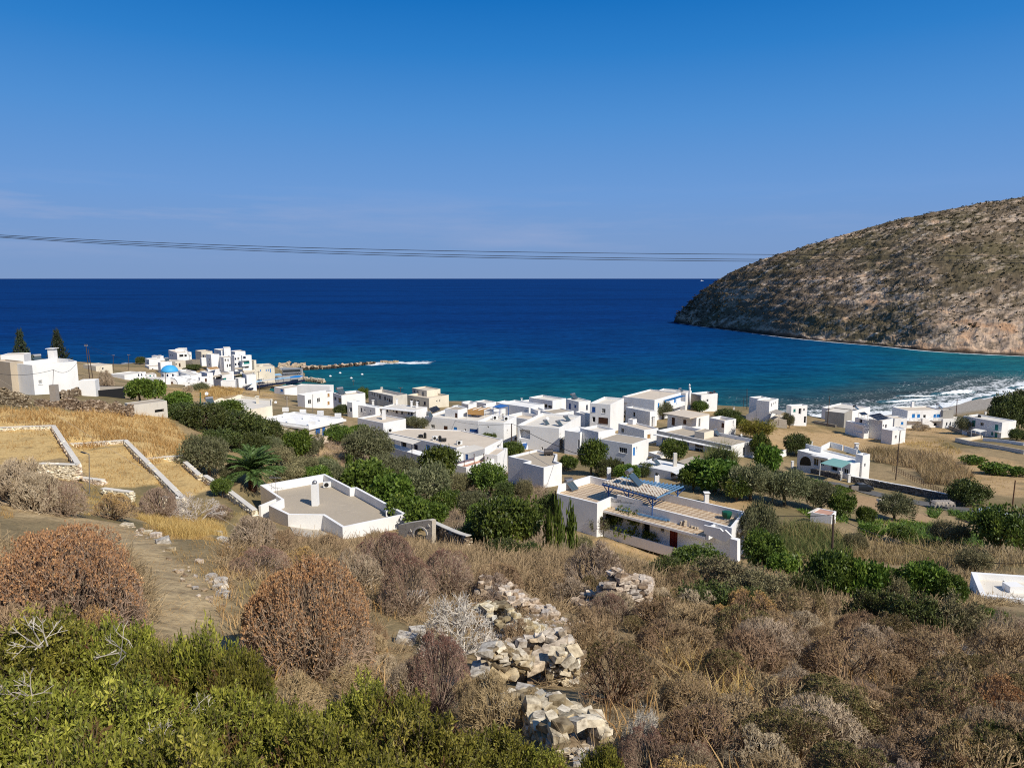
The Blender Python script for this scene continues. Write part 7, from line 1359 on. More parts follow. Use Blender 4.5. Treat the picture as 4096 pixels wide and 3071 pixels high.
def bed(pts, nrow, label, green=True):
    a, b, c, d = [gp(Z9, *p) for p in pts]; root = empty('vegetable_bed', a, label, 'vegetable bed', 'vegetable beds'); m = MB()
    for k in range(nrow):
        t = (k+.5)/nrow; p = a + (d-a)*t; q = b + (c-b)*t; w = np.linalg.norm((d-a)[:2])/nrow*.42; e = (q-p)[:2]/np.hypot(*(q-p)[:2]); nr = np.array([-e[1], e[0]])*w; pts_ = [p + (q-p)*s for s in np.linspace(0, 1, 8)]
        for u, v in zip(pts_[:-1], pts_[1:]):
            gu, gv = tz(u[0], u[1]), tz(v[0], v[1]); m.add([(u[0]-nr[0], u[1]-nr[1], gu), (u[0], u[1], gu+.32), (u[0]+nr[0], u[1]+nr[1], gu), (v[0]-nr[0], v[1]-nr[1], gv), (v[0], v[1], gv+.32), (v[0]+nr[0], v[1]+nr[1], gv)], [(0,3,4,1),(1,4,5,2)])
    m.build('ridges', TILL, root)
    if green:
        rng = np.random.default_rng(nrow); n = nrow*260; s, t = rng.random(n), (rng.integers(0, nrow, n)+.5)/nrow; P = (a + (b-a)*s[:, None])*(1-t[:, None]) + (d + (c-d)*s[:, None])*t[:, None]; P[:, 2] = terrain(P[:, 0], P[:, 1]) + .3; P += rng.normal(0, .12, P.shape)*np.array([1, 1, .3]); D = rng.normal(size=(n, 3)) + np.array([0, 0, 1.]); V, F, A = leafset(P, D, .28, .16, rng, np.clip(rng.normal(.5, .2, n), 0, 1)); link('crop_leaves', npmesh('crop_leaves', V, F, A, LEAF['broad']), None, root)
bed([(350,270),(560,290),(660,290),(500,240)], 4, 'green planted bed nearest the villa'); bed([(540,340),(690,380),(850,340),(720,290)], 8, 'striped bed with sparse green rows in the middle'); bed([(820,420),(1000,455),(1050,400),(860,365)], 9, 'bare brown furrowed bed beside the stone heap', False); bed([(820,470),(1000,485),(1050,455),(850,425)], 4, 'lower bare furrowed bed', False)
bed([(1310,570),(1440,585),(1420,520),(1330,515)], 4, 'small tilled bed before the draped frame', False); bed([(1660,560),(1890,610),(1900,560),(1700,520)], 6, 'furrowed bed beside the covered car')
# walls by the road and in the fields
dry_wall(W(Z9, (800,255), (1000,290), (1260,340), (1480,385), (1715,438)), 1.35, .45, .3, 'road_wall', 'long dark slate wall with white coping along the road', 'stone_dark', 'stone wall', .0, cap='white')
dry_wall(W(Z9, (412,170), (560,200), (725,238)), 1.2, .45, .3, 'villa_wall', 'dark slate garden wall in front of the arched villa', 'stone_dark', 'stone wall', .0)
def low_wall(z, pts, h, label, mat='white', th=.25, name='field_wall'):
    P = W(z, *pts); m = MB(); n = 24; Q = np.array(P); t = np.linspace(0, len(P)-1, n); pts_ = [np.array([np.interp(k, np.arange(len(P)), Q[:, j]) for j in (0, 1)]) for k in t]
    for a, b in zip(pts_[:-1], pts_[1:]):
        e = (b-a)/(np.hypot(*(b-a))+1e-9); nr = np.array([e[1], -e[0]])*th/2; g0, g1 = tz(*a), tz(*b); m.add([(*(a-nr), g0-.6), (*(a+nr), g0-.6), (*(b+nr), g1-.6), (*(b-nr), g1-.6), (*(a-nr), g0+h), (*(a+nr), g0+h), (*(b+nr), g1+h), (*(b-nr), g1+h)], [(0,3,2,1),(4,5,6,7),(0,1,5,4),(1,2,6,5),(2,3,7,6),(3,0,4,7)])
    o = m.build(name, M[mat]); tag(o, label, 'wall'); return o
low_wall(ZD, [(1195,830),(1400,880),(1750,935),(2212,1020)], 1.1, 'long pale boundary wall across the dry field at the right', 'old'); low_wall(ZD, [(1200,822),(1400,810),(1590,780)], .8, 'whitewashed wall end turning towards the slatted porch house', 'cream'); low_wall(ZD, [(1600,815),(1800,835),(1950,850),(2212,890)], .8, 'white wall in front of the sea green door house', 'white'); low_wall(ZD, [(1110,640),(1300,710),(1570,785)], 1.0, 'rubble field wall beside the grey tamarisk', 'masonry', .5)
low_wall(Z6, [(318,635),(455,590)], 1.6, 'white garden wall left of the arched villa', 'white'); low_wall(Z6, [(215,630),(345,665)], 1.0, 'white wall along the lane before the villa', 'white'); low_wall(Z6, [(660,355),(820,385)], .9, 'stone wall behind the bare concrete house', 'masonry', .5)
for x, y in ((497,688),(568,700),(853,770),(915,790)):
    g = gp(Z6, x, y); m = MB(); m.box(g[0]-.25, g[1]-.25, g[2]-.5, g[0]+.25, g[1]+.25, g[2]+1.7); m.box(g[0]-.3, g[1]-.3, g[2]+1.7, g[0]+.3, g[1]+.3, g[2]+1.8); tag(m.build('gate_pillar', M['white']), {497:'white gate pillar at the lane end of the villa wall',568:'white gate pillar left of the villa vines',853:'white gate pillar under the sea green awning',915:'white gate pillar at the head of the slate road wall'}[x], 'pillar', 'gate pillars of the villa')
# villa vines and fence
blades('vine_hedge', [wpoly(Z6, [(580,700),(870,755),(880,720),(590,670)])], 60, .5, 1.5, .09, LEAF['citrus'], 'clipped vine hedge behind the villa wall', 'hedge', .5, 31, .15)
def fence():
    P = W(Z9, (1150,165), (1300,240), (1450,310), (1560,365)); root = empty('wire_fence', P[0], 'dark rail fence running up the field from the road wall', 'fence'); Q = np.array(P); n = 26; m = MB(); m2 = MB(); pts = [np.array([np.interp(k, np.arange(len(P)), Q[:, j]) for j in (0, 1)]) for k in np.linspace(0, len(P)-1, n)]
    for p in pts: m.tube([(*p, tz(*p)-.2), (*p, tz(*p)+1.2)], .05, 5)
    for h in (.4, .8, 1.15): m2.tube([(*p, tz(*p)+h) for p in pts], .03, 4)
    m.build('posts', M['brown'], root); m2.build('rails', M['brown'], root)
fence()
# ------------------------------------------------------------------ breakwater, quay, harbour
def breakwater():
    root = None; rng = np.random.default_rng(8); pl = [atZ(*uv(ZB, *p), 0) for p in ((690,165),(800,160),(950,150),(1100,138),(1250,122),(1400,108),(1480,96))]; Q = np.array(pl); n = 0
    for k in range(150):
        t = rng.random()*(len(pl)-1); x, y = np.interp(t, np.arange(len(pl)), Q[:, 0]), np.interp(t, np.arange(len(pl)), Q[:, 1]); q = rng.random(); y += q*9; hgt = math.sin(math.pi*q)*1.1*(1.1 - t*.1); s = rng.uniform(1.1, 2.7)*(1 - .05*t); dark = (q < .25 and rng.random() < .85) or rng.random() < .55
        o = stones([((0, 0, 0), (s*1.2, s, s*.85), 0, rng.normal(0, .4), rng.uniform(.02, .42) if dark else rng.uniform(.58, 1))], 'boulder', M['rock']); o.location = (x, y, hgt*.9 + .15); o.rotation_euler = (0, 0, rng.random()*6.28)
        tag(o, 'dark wet boulder of the breakwater' if dark else 'pale dry boulder of the breakwater', 'boulder', 'dark boulders of the breakwater' if dark else 'pale boulders of the breakwater')
    for k in range(46):
        p = atZ(*uv(ZB, rng.uniform(400, 690), rng.uniform(105, 150)), 1.5); s = rng.uniform(1, 2.2); o = stones([((0, 0, 0), (s*1.2, s, s*.9), 0, rng.normal(0, .4), rng.uniform(.6, 1))], 'boulder', M['rock']); o.location = (p[0], p[1] + 6, rng.uniform(1, 2.6)); tag(o, 'white boulder heaped behind the bus', 'boulder', 'white boulders behind the bus')
    for k in range(16):
        p = atZ(*uv(ZB, rng.uniform(1570, 1730), 82), 0); s = rng.uniform(1, 2.4); o = stones([((0, 0, 0), (s*1.5, s*1.2, s*.7), 0, 0, rng.uniform(.55, .75))], 'reef_rock', M['rock']); o.location = (p[0], p[1] + rng.uniform(-1, 3), .3 + rng.random()*.8); tag(o, 'tan reef rock washed by foam beyond the breakwater', 'rock', 'reef rocks beyond the breakwater')
breakwater()
def quay():
    out = [atZ(*uv(ZB, *p), 1.9)[:2] for p in ((30,415),(150,345),(280,308),(420,285),(560,272),(680,262),(800,275),(920,292),(905,305),(760,298),(690,300))]; back = [atZ(*uv(ZB, *p), 1.9)[:2] for p in ((700,200),(690,140),(480,120),(330,180),(150,250),(10,330))]
    m = MB(); m.prism(out[:6] + back, -1, 1.9); struct(m.build('quay', M['grey']))
    P = [atZ(*uv(ZB, *p), 0) for p in ((30,420),(150,352),(280,315),(420,292),(560,280),(700,285),(800,292),(925,305))]; dry_wall(P, 2.3, .8, .6, 'quay_wall', 'curved stone sea wall below the restaurant awnings', 'stone_white', 'sea wall', .05, base=lambda x, y: 0.)
    P = [atZ(*uv(ZB, *p), .6) for p in ((690,268),(800,278),(920,295))]; dry_wall(P, 1.3, 3, .7, 'jetty', 'short rough stone jetty ending in the harbour', 'stone_far', 'jetty', .1, base=lambda x, y: 0.)
quay()
def canopy(pts, Y, mat, label, name='restaurant_canopy', legs=True):
    root = empty(name, atY(*uv(ZB, *pts[0]), Y), label, 'canopy', 'waterfront canopies'); zt = atY(*uv(ZB, *pts[0]), Y)[2]; P = [atZ(*uv(ZB, *p), zt) for p in pts]; m = MB(); m.prism([p[:2] for p in P], zt-.12, zt); m.build('roof_sheet', M[mat], root)
    n = len(pts)//2; m = MB()
    for p in P[:n]:
        m.tube([(p[0], p[1], zt-3), (p[0], p[1], zt-.1)], .09, 5)
    m.build('posts', M['navy'], root); m = MB()
    for a, b in zip(P[:n-1], P[1:n]):
        for k in range(5):
            c = a + (b-a)*(k+.5)/5 + np.array([0, 1.2, 0]); m.box(c[0]-.5, c[1]-.4, zt-2.9, c[0]+.5, c[1]+.4, zt-2.05); m.box(c[0]-.8, c[1]-.2, zt-2.9, c[0]-.6, c[1]+.2, zt-1.9)
    m.build('tables_and_chairs', M['navy'], root)
canopy([(35,345),(100,322),(150,300),(140,285),(85,300),(40,318)], 345, 'pale_cloth', 'white canvas canopy at the left end of the waterfront'); canopy([(100,322),(180,298),(250,282),(235,270),(165,282),(90,298)], 352, 'blue_cloth', 'grey blue canopy second along the waterfront'); canopy([(185,297),(300,278),(420,262),(410,250),(290,264),(180,283)], 360, 'pale_cloth', 'long cream canopy in the middle of the waterfront'); canopy([(395,268),(480,255),(560,247),(550,236),(470,243),(385,254)], 368, 'blue_cloth', 'pale blue canopy near the bus'); canopy([(560,247),(640,243),(705,230),(660,218),(610,222),(550,235)], 380, 'sky_blue', 'bright blue canopy at the end of the waterfront')
canopy([(320,235),(400,222),(465,215),(440,196),(380,203),(315,215)], 385, 'blue_cloth', 'light blue awning beside the bus'); canopy([(20,300),(140,275),(262,255),(225,235),(120,250),(10,272)], 362, 'pale_cloth', 'wide pale canopy in front of the hotel houses')
def bus():
    a, b = atY(*uv(ZB, 470, 208), 408), atY(*uv(ZB, 683, 195), 412); L = np.hypot(*(b-a)[:2]); z0 = 2.0; root = empty('coach', (*a[:2], z0), 'grey coach parked on the harbour quay', 'bus'); root.rotation_euler = (0, 0, math.atan2(b[1]-a[1], b[0]-a[0])); H = 3.5; Wd = 2.5
    def B(name, mat, boxes, par=root, bev=0):
        m = MB(); [m.box(*q) for q in boxes]; o = bpy.data.objects.new(name, bpy.data.meshes.new(name)); o.data.from_pydata(m.v, [], m.f); o.data.materials.append(M[mat]); COL.objects.link(o); o.parent = par
        if bev: md = o.modifiers.new('bevel', 'BEVEL'); md.width = bev; md.segments = 3
        return o
    B('body', 'bus', [(0, 0, .4, L, Wd, H)], bev=.25); B('window_band', 'glass', [(.4, -.03, 1.7, L-.8, .05, 2.9)]); B('windscreen', 'glass', [(-.04, .2, 1.2, .1, Wd-.2, 3.0)]); B('roof_stripe', 'metal', [(.3, -.02, 3.05, L-.3, .04, 3.2)])
    for x in (2.2, L-3.2, L-1.9):
        m = MB(); m.tube([(0, 0, 0), (0, .4, 0)], .5, 14); o = bpy.data.objects.new('wheel', bpy.data.meshes.new('wheel')); o.data.from_pydata(m.v, [], m.f); o.data.materials.append(M['black']); COL.objects.link(o); o.parent = root; o.location = (x, -.05, .5); B('rim', 'metal', [(-.22, -.02, -.22, .22, .02, .22)], o, .05)
    m = MB(); c = atY(*uv(ZB, 610, 212), 400); m.box(c[0]-6, c[1]-.3, .5, c[0]+7, c[1]+.3, 2.4); tag(m.build('quay_parapet', M['ochre']), 'low ochre wall under the coach', 'wall')
bus()
# ------------------------------------------------------------------ cars
def car(z, x0, x1, y, label, cover):
    a, b = gp(z, x0, y), gp(z, x1, y + (20 if cover else 10)); d = (b-a)[:2]; ang = math.atan2(d[1], d[0]); L = 4.2; c = (a+b)/2; root = empty('covered_car' if cover else 'parked_car', (c[0], c[1], tz(c[0], c[1])+.08), label, 'car'); root.rotation_euler = (0, 0, ang)
    prof = [(-2.1,.35),(-2.08,.8),(-1.75,.92),(-1.2,1.0),(-.75,1.42),(.6,1.46),(1.25,1.02),(1.9,.9),(2.1,.7),(2.1,.35)]; W2 = .85; m = MB(); n = len(prof); sec = []
    for yv, k in ((-W2, .96), (-W2*.9, 1.0), (W2*.9, 1.0), (W2, .96)): sec.append([(x, yv*(1 if h < 1.05 else .86), .35 + (h-.35)*k) for x, h in prof])
    vs = [p for s in sec for p in s]; fs = [(j*n+i, j*n+(i+1) % n, (j+1)*n+(i+1) % n, (j+1)*n+i) for j in range(3) for i in range(n)] + [tuple(range(n-1, -1, -1)), tuple(3*n+i for i in range(n))]; m.add(vs, fs)
    def put(mm, name, mat, par=root, smooth=False):
        o = bpy.data.objects.new(name, bpy.data.meshes.new(name)); o.data.from_pydata(mm.v, [], mm.f); o.data.materials.append(M[mat]); COL.objects.link(o); o.parent = par; return o
    if cover:
        for i, (x, h) in enumerate(list(prof)): pass
        bm = bmesh.new(); me = bpy.data.meshes.new('cover'); me.from_pydata(m.v, [], m.f); bm.from_mesh(me); bmesh.ops.triangulate(bm, faces=bm.faces); bmesh.ops.subdivide_edges(bm, edges=bm.edges, cuts=3, use_grid_fill=True)
        for v in bm.verts: v.co += Vector((0, (1 if v.co.y > 0 else -1)*.1*abs(math.sin(v.co.x*5 + v.co.z*3))*(1.3-v.co.z), .04*math.sin(v.co.x*7 + v.co.y*4))); v.co.z = .05 if v.co.z < .38 else v.co.z
        bmesh.ops.recalc_face_normals(bm, faces=bm.faces); bm.to_mesh(me); bm.free(); me.materials.append(M['car_cover']); o = bpy.data.objects.new('cover', me); COL.objects.link(o); o.parent = root
    else:
        put(m, 'body', 'car_dark'); g = MB(); g.add([(-1.15,-.75,1.02),(1.2,-.75,1.02),(.6,-.74,1.4),(-.72,-.74,1.38)], [(0,1,2,3)]); g.add([(-1.22,-.7,1.02),(-.78,-.62,1.4),(-.78,.62,1.4),(-1.22,.7,1.02)], [(0,1,2,3)]); g.add([(1.27,-.7,1.03),(1.27,.7,1.03),(.64,.62,1.44),(.64,-.62,1.44)], [(0,1,2,3)]); g.v = [(x*1.012, yv*1.02, h+.008) for x, yv, h in g.v]; put(g, 'windows', 'glass')
        for sy in (-.72, .5): h = MB(); h.box(2.08, sy, .62, 2.13, sy+.25, .78); put(h, 'headlight', 'plastic')
    for x in (-1.3, 1.3):
        for sy in (-.88, .68):
            w = MB(); w.tube([(x, sy, .32), (x, sy+.2, .32)], .32, 14); put(w, 'wheel', 'black')
car(Z9, 850, 945, 320, 'small dark car parked on the road by the furrowed bed', False); car(Z9, 1865, 2050, 520, 'car under a silvery blue cover at the roadside', True)
def pallet():
    g = gp(Z9, 845, 325); root = empty('wooden_pallet', g, 'grey wooden pallet standing beside the dark car', 'pallet'); m = MB()
    for k in range(6): m.box(g[0]-.7, g[1]-.06, g[2]+.05+k*.17, g[0]+.7, g[1], g[2]+.16+k*.17)
    m.build('slats', M['concrete_post'], root); m = MB()
    for x in (-.6, 0, .55): m.box(g[0]+x, g[1], g[2], g[0]+x+.1, g[1]+.08, g[2]+1.08)
    m.build('bearers', M['brown'], root)
pallet()
def draped():
    g = gp(Z9, 1550, 470); root = empty('draped_frame', g, 'wooden frame draped with a torn grey cloth beside the road', 'frame'); X, Yv = 1.7, .8; m = MB()
    for x in (-X, -.5, .7, X):
        for y in (-Yv, Yv): m.tube([(g[0]+x+.1*y, g[1]+y, g[2]-.1), (g[0]+x, g[1]+y, g[2]+1.5)], .05, 5)
    m.build('posts', M['concrete_post'], root); V = []; n, k = 26, 16
    for i in range(n):
        for j in range(k):
            s, t = i/(n-1)*2-1, j/(k-1)*2-1; z = 1.55 - .12*(math.sin(i*.9)**2) - max(0, abs(t)-.6)*2.2*(.7 + .3*math.sin(i*1.3)) - max(0, abs(s)-.85)*2; V.append((g[0]+s*X*1.1, g[1] + max(-1.05, min(1.05, t*1.3))*Yv, g[2]+z))
    idx = np.arange(n*k).reshape(n, k); link('cloth', npmesh('cloth', V, np.stack([idx[:-1, :-1], idx[1:, :-1], idx[1:, 1:], idx[:-1, 1:]], -1).reshape(-1, 4), None, M['concrete_post'], True), None, root)
draped()
h = house('small white pump hut with a pink flat roof among the canes', 'pump_hut', 'hut'); h.poly(Z9, [(660,528),(697,490),(556,463),(490,497)], 0, Y=92, par=.12, roof='r_pink', th=.18); h.win(Z9, (672,560,688,600,'hole')); h.finish()
def eave_hut():
    P, z = slab(Z9, [(466,500),(492,496),(556,463),(545,460)], 92, 'r_pale', 'eave', h.root, .1)
eave_hut()
h = house('grey plaster shed wall glimpsed through the bushes of the lower grove', 'garden_shed', 'shed'); h.box(Z9, (1500,1130), (1360,1080), (1600,1100), Y=52, par=.1, mat='old'); h.finish()
# ------------------------------------------------------------------ poles, lamps, wires
def pole(z, x, yt, yb, label, mat='pole', r=.13, arm=None, Y=None, name='utility_pole', tiltx=None):
    g = gp(z, x, yb) if Y is None else atY(*uv(z, x, yb), Y); t = atY(*uv(z, x if tiltx is None else tiltx, yt), g[1]); root = empty(name, g, label, 'pole'); m = MB(); m.tube([g - np.array([0, 0, .5]), t], r, 8, r*.75); m.build('shaft', M[mat], root)
    if arm:
        m = MB()
        for k in range(arm): z0 = t[2]-.25-.45*k; m.box(t[0]-.7, t[1]-.06, z0-.05, t[0]+.7, t[1]+.06, z0+.05)
        m.build('crossarm', M['pole'], root); m = MB()
        for k in range(arm):
            for q in (-.6, -.2, .2, .6): m.lathe((t[0]+q, t[1], t[2]-.2-.45*k), [(.04, 0), (.05, .1), (.02, .16)], 6)
        m.build('insulators', M['plastic'], root)
    return t
poles = {}
for key, a in {'p1': (Z1,722,252,530,'dark double pole with a transformer arm right of the ridge house','pole',.16,2,None,'utility_pole',690),'p2': (Z1,748,290,525,'second leg of the leaning pole pair right of the ridge house','pole',.14,None,None,'utility_pole',708),'p3': (Z1,592,283,385,'pale pole with a street light behind the ridge house','concrete_post',.1,1),'p4': (Z1,910,338,465,'thin pole on the sea side plain, left of two','pole',.12,1),'p5': (Z1,1035,335,460,'thin pole on the sea side plain, right of two','pole',.12,1),'p6': (Z1,1330,478,668,'slim pole in front of the blue dome','pole',.08),'p7': (Z1,1610,640,735,'thick green pipe beside the satellite dish by the gables','green_pl',.16),
 'p8': (Z3,548,297,400,'bare branched pole in front of the grass hill','concrete_post',.13,2),'p9': (Z3,773,278,432,'slim grey pole in front of the three storey block','metal',.07),'p10': (Z3,1135,152,250,'pole with arms standing against the sea behind the loggia house','pole',.12,2),'p11': (Z3,1553,215,345,'dark pole at the corner of the old grey building','pole',.12,1),'p12': (Z4,862,422,697,'tall brown pole left of the tall gable','pole',.14,None),'p13': (Z4,957,532,872,'brown pole with a bracket right of the tall gable','pole',.14),'p14': (Z4,272,487,612,'pole against the wide village wall','pole',.12,1),'p15': (Z5,553,292,485,'left pole of the pair by the low bare roof building','pole',.13,2),'p16': (Z5,635,297,462,'right pole of the pair by the low bare roof building','pole',.13,2),'p17': (Z5,1592,775,1002,'pole standing in the yellow green canes','pole',.13),'p18': (Z5,1902,150,372,'tall pole left of the tall plain beach house','pole',.14),'p19': (Z5,1866,240,352,'short pole left of the tall plain beach house','pole',.09),'p20': (Z5,2055,642,782,'thin pole by the yellowish tamarisk','pole',.09),'p21': (Z5,382,347,545,'slim white pole at the blue square shutter corner','metal',.07),
 'p22': (ZC,1137,148,602,'tall pole in front of the bare concrete house','pole',.13,None,None,'utility_pole',1178),'p24': (ZD,1190,200,600,'dark red pole right of the beach house','brown',.15,1,None,'utility_pole',1222),'p25': (Z9,660,518,932,'dark pole in the middle of the canes, carrying a drooping cable','pole',.13,None,None,'utility_pole',674),'p26': (Z9,2108,240,535,'leaning pole at the right edge of the dry slope','brown',.12,None,None,'utility_pole',2142),'p27': (ZA,1768,490,825,'pole in front of the waterfront canopies','pole',.11,1,None,'utility_pole',1745),'p28': (ZA,1592,448,605,'short dark pole by the wide pale canopy','pole',.11),'p29': (ZA,345,335,420,'pole behind the blue dome','pole',.1),'p30': (ZA,732,262,398,'pole in front of the roofless stone house','pole',.1,1),'p31': (ZA,2062,380,530,'pole beside the coach','pole',.1)}.items(): poles[key] = pole(*a)
def lamp(z, x, yt, yb, xa, label, lampx=True):
    t = pole(z, x, yt, yb, label, 'metal', .05, name='street_lamp'); root = bpy.data.objects[-1] if False else [o for o in COL.objects if o.get('label') == label][0]; root['category'] = 'street lamp'; e = atY(*uv(z, xa, yt-18), t[1]); m = MB(); m.tube([t, (t + e)/2 + np.array([0, 0, .03]), e], .035, 5); m.build('arm', M['metal'], root); m = MB(); d = e - t; m.cbox(e - d*.25, d*.6, (0, .22, 0), (0, 0, .07)); m.build('lamp_head', M['black'], root)
lamp(Z2, 716, 432, 742, 655, 'solar street lamp standing in front of the middle terrace')
poles['p23'] = pole(Z6, 1262, 410, 772, 'brown pole with a bright lamp head in the dry canes', 'pole', .12, name='lamp_pole', tiltx=1296)
t = poles['p23']; root = [o for o in COL.objects if o.get('label', '').startswith('brown pole with a bright')][0]; m = MB(); m.cbox(t + np.array([.25, 0, .25]), (1.1, 0, .2), (0, .35, 0), (0, 0, .12)); m.build('lamp_head', M['plastic'], root)
g = gp(Z1, 448, 757); t = atY(*uv(Z1, 440, 577), g[1]); root = empty('concrete_post', g, 'thick square concrete post with a thin rod on top, in the ruined wall', 'post'); m = MB(); w = .42; m.box(g[0]-w, g[1]-w, g[2]-.5, g[0]+w, g[1]+w, t[2]); m.build('shaft', M['concrete_post'], root); t2 = atY(*uv(Z1, 430, 457), g[1]); m = MB(); m.tube([(g[0]-.1, g[1], t[2]), t2], .035, 5); m.build('rod', M['metal'], root); poles['post'] = t2; m = MB(); e = atY(*uv(Z1, 408, 602), g[1]); m.cbox(e, (.3, 0, 0), (0, .2, 0), (0, 0, .12)); m.build('lamp_head', M['metal'], root)
def wire(pts, label, r=.02, mat='cable', sag=0, name='overhead_cable', grp=None):
    q = []
    for a, b in zip(pts[:-1], pts[1:]):
        a, b = np.asarray(a), np.asarray(b); q += [a + (b-a)*t - np.array([0, 0, sag*4*t*(1-t)]) for t in np.linspace(0, 1, 14)[:-1]]
    m = MB(); m.tube(q + [np.asarray(pts[-1])], r, 4); return tag(m.build(name, M[mat]), label, 'cable', grp)
for pts, lb in (([(-30,505),(550,531),(1100,543),(1660,549),(2260,553)], 'uppermost of three power lines crossing the sky'), ([(-30,508),(550,536),(1100,553),(1660,559),(2260,562)], 'middle of three power lines crossing the sky'), ([(-30,510),(550,540),(1100,558),(1660,563),(2260,567)], 'lowest of three power lines crossing the sky')):
    xs = np.linspace(-30, 2260, 60); c = np.polyfit([p[0] for p in pts], [p[1] for p in pts], 3); wire([atY(*uv(Zf, x, np.polyval(c, x)), 46) for x in xs], lb, .016, 'cable', 0, 'power_line', 'power lines')
P = lambda z, x, y, Y: atY(*uv(z, x, y), Y)
wire([P(Z1, -40, 512, 104), P(Z1, 250, 690, 92), P(Z2, 800, 335, 68), P(Z2, 1300, 650, 52), P(Z2, 2050, 1110, 38)], 'pale taut cord running diagonally over the walled terraces', .014, 'rope', 0)
wire([poles['p1'], poles['p4']], 'slack cable from the transformer pole towards the sea plain', .03, sag=1.5); wire([poles['post'], P(Z1, 618, 400, 113)], 'thin cable from the concrete post to the ridge house', .025, sag=.9); wire([P(Z1, -30, 485, 112), poles['post']], 'thin cable from the left edge to the concrete post', .025, sag=.5)
wire([poles['p1'], P(Z1, 1650, 560, 160), poles['p8']], 'long cable from the transformer pole over the brown field to the branched pole', .035, sag=1.0); wire([poles['p14'], poles['p13']], 'cable over the porch roof house to the bracket pole', .03, sag=.8); wire([poles['p14'], poles['p12']], 'sagging cable between the village wall and the tall brown pole', .03, sag=2.4); wire([P(Z4, 1030, 562, 138), P(Z4, 1500, 790, 120), P(Z4, 1770, 870, 112)], 'thick cable descending right from the bracket pole', .05, sag=.3); wire([poles['p13'], P(Z4, 1030, 562, 138)], 'short cable at the bracket pole', .04)
wire([P(Z9, -40, 495, 92), poles['p25'], P(Z9, 1200, 720, 72), P(Z9, 1700, 850, 66), P(Z9, 2260, 905, 60)], 'drooping black cable over the dry canes at the right', .028, sag=.35); wire([poles['p15'], poles['p16']], 'short cable between the pole pair', .025, sag=.2); wire([poles['p21'], poles['p15']], 'cable from the blue square shutter corner to the pole pair', .025, sag=.5); wire([poles['p12'], P(Z5, 0, 430, 180), poles['p21']], 'cable across the middle of the village roofs', .025, sag=.6); wire([poles['p24'], poles['p23']], 'thin cable over the dry field from the dark red pole', .025, sag=2)
# ------------------------------------------------------------------ things on the roofs
def solar(z, x, y, size, label, panels=1, tank='metal', yaw=None):
    """roof water heater: tilted collector and a cylinder; x,y = foot on the roof, size = picture width"""
    p = on_roof(z, x, y); k = size*z[2]/4/px_at(p); a = math.atan2(SUN[1], SUN[0]) + math.pi/2 if yaw is None else yaw; root = empty('solar_water_heater', p, label, 'solar heater', 'roof water heaters'); root.rotation_euler = (0, 0, a)
    def put(mm, name, mat, smooth=False):
        o = bpy.data.objects.new(name, bpy.data.meshes.new(name)); o.data.from_pydata(mm.v, [], mm.f); o.data.materials.append(M[mat]); COL.objects.link(o); o.parent = root
        if smooth: o.data.shade_smooth()
    s = k; 
    for i in range(panels):
        x0 = -s/2 + s*i/panels; m = MB(); w = s/panels*.94; m.solid([(x0, -.42*s, .12*s), (x0+w, -.42*s, .12*s), (x0+w, .32*s, .72*s), (x0, .32*s, .72*s)], (0, -.03*s, .04*s)); put(m, 'collector', 'panel'); m = MB(); e = .03*s
        for q0, q1 in (((x0, -.42*s, .12*s), (x0+w, -.42*s, .12*s)), ((x0, .32*s, .72*s), (x0+w, .32*s, .72*s)), ((x0, -.42*s, .12*s), (x0, .32*s, .72*s)), ((x0+w, -.42*s, .12*s), (x0+w, .32*s, .72*s))): m.tube([np.array(q0)+np.array([0, -.02*s, .03*s]), np.array(q1)+np.array([0, -.02*s, .03*s])], e*.6, 4)
        put(m, 'collector_frame', 'metal')
    m = MB(); m.tube([(-.5*s, .45*s, .86*s), (.5*s, .45*s, .86*s)], .19*s, 14); put(m, 'tank', tank, False); m = MB()
    for sx in (-.42, .42):
        m.tube([(sx*s, .45*s, 0), (sx*s, .45*s, .8*s)], .02*s, 4); m.tube([(sx*s, -.42*s, 0), (sx*s, .45*s, .72*s)], .02*s, 4); m.tube([(sx*s, -.42*s, 0), (sx*s, .45*s, .02*s)], .02*s, 4)
    put(m, 'stand', 'metal')
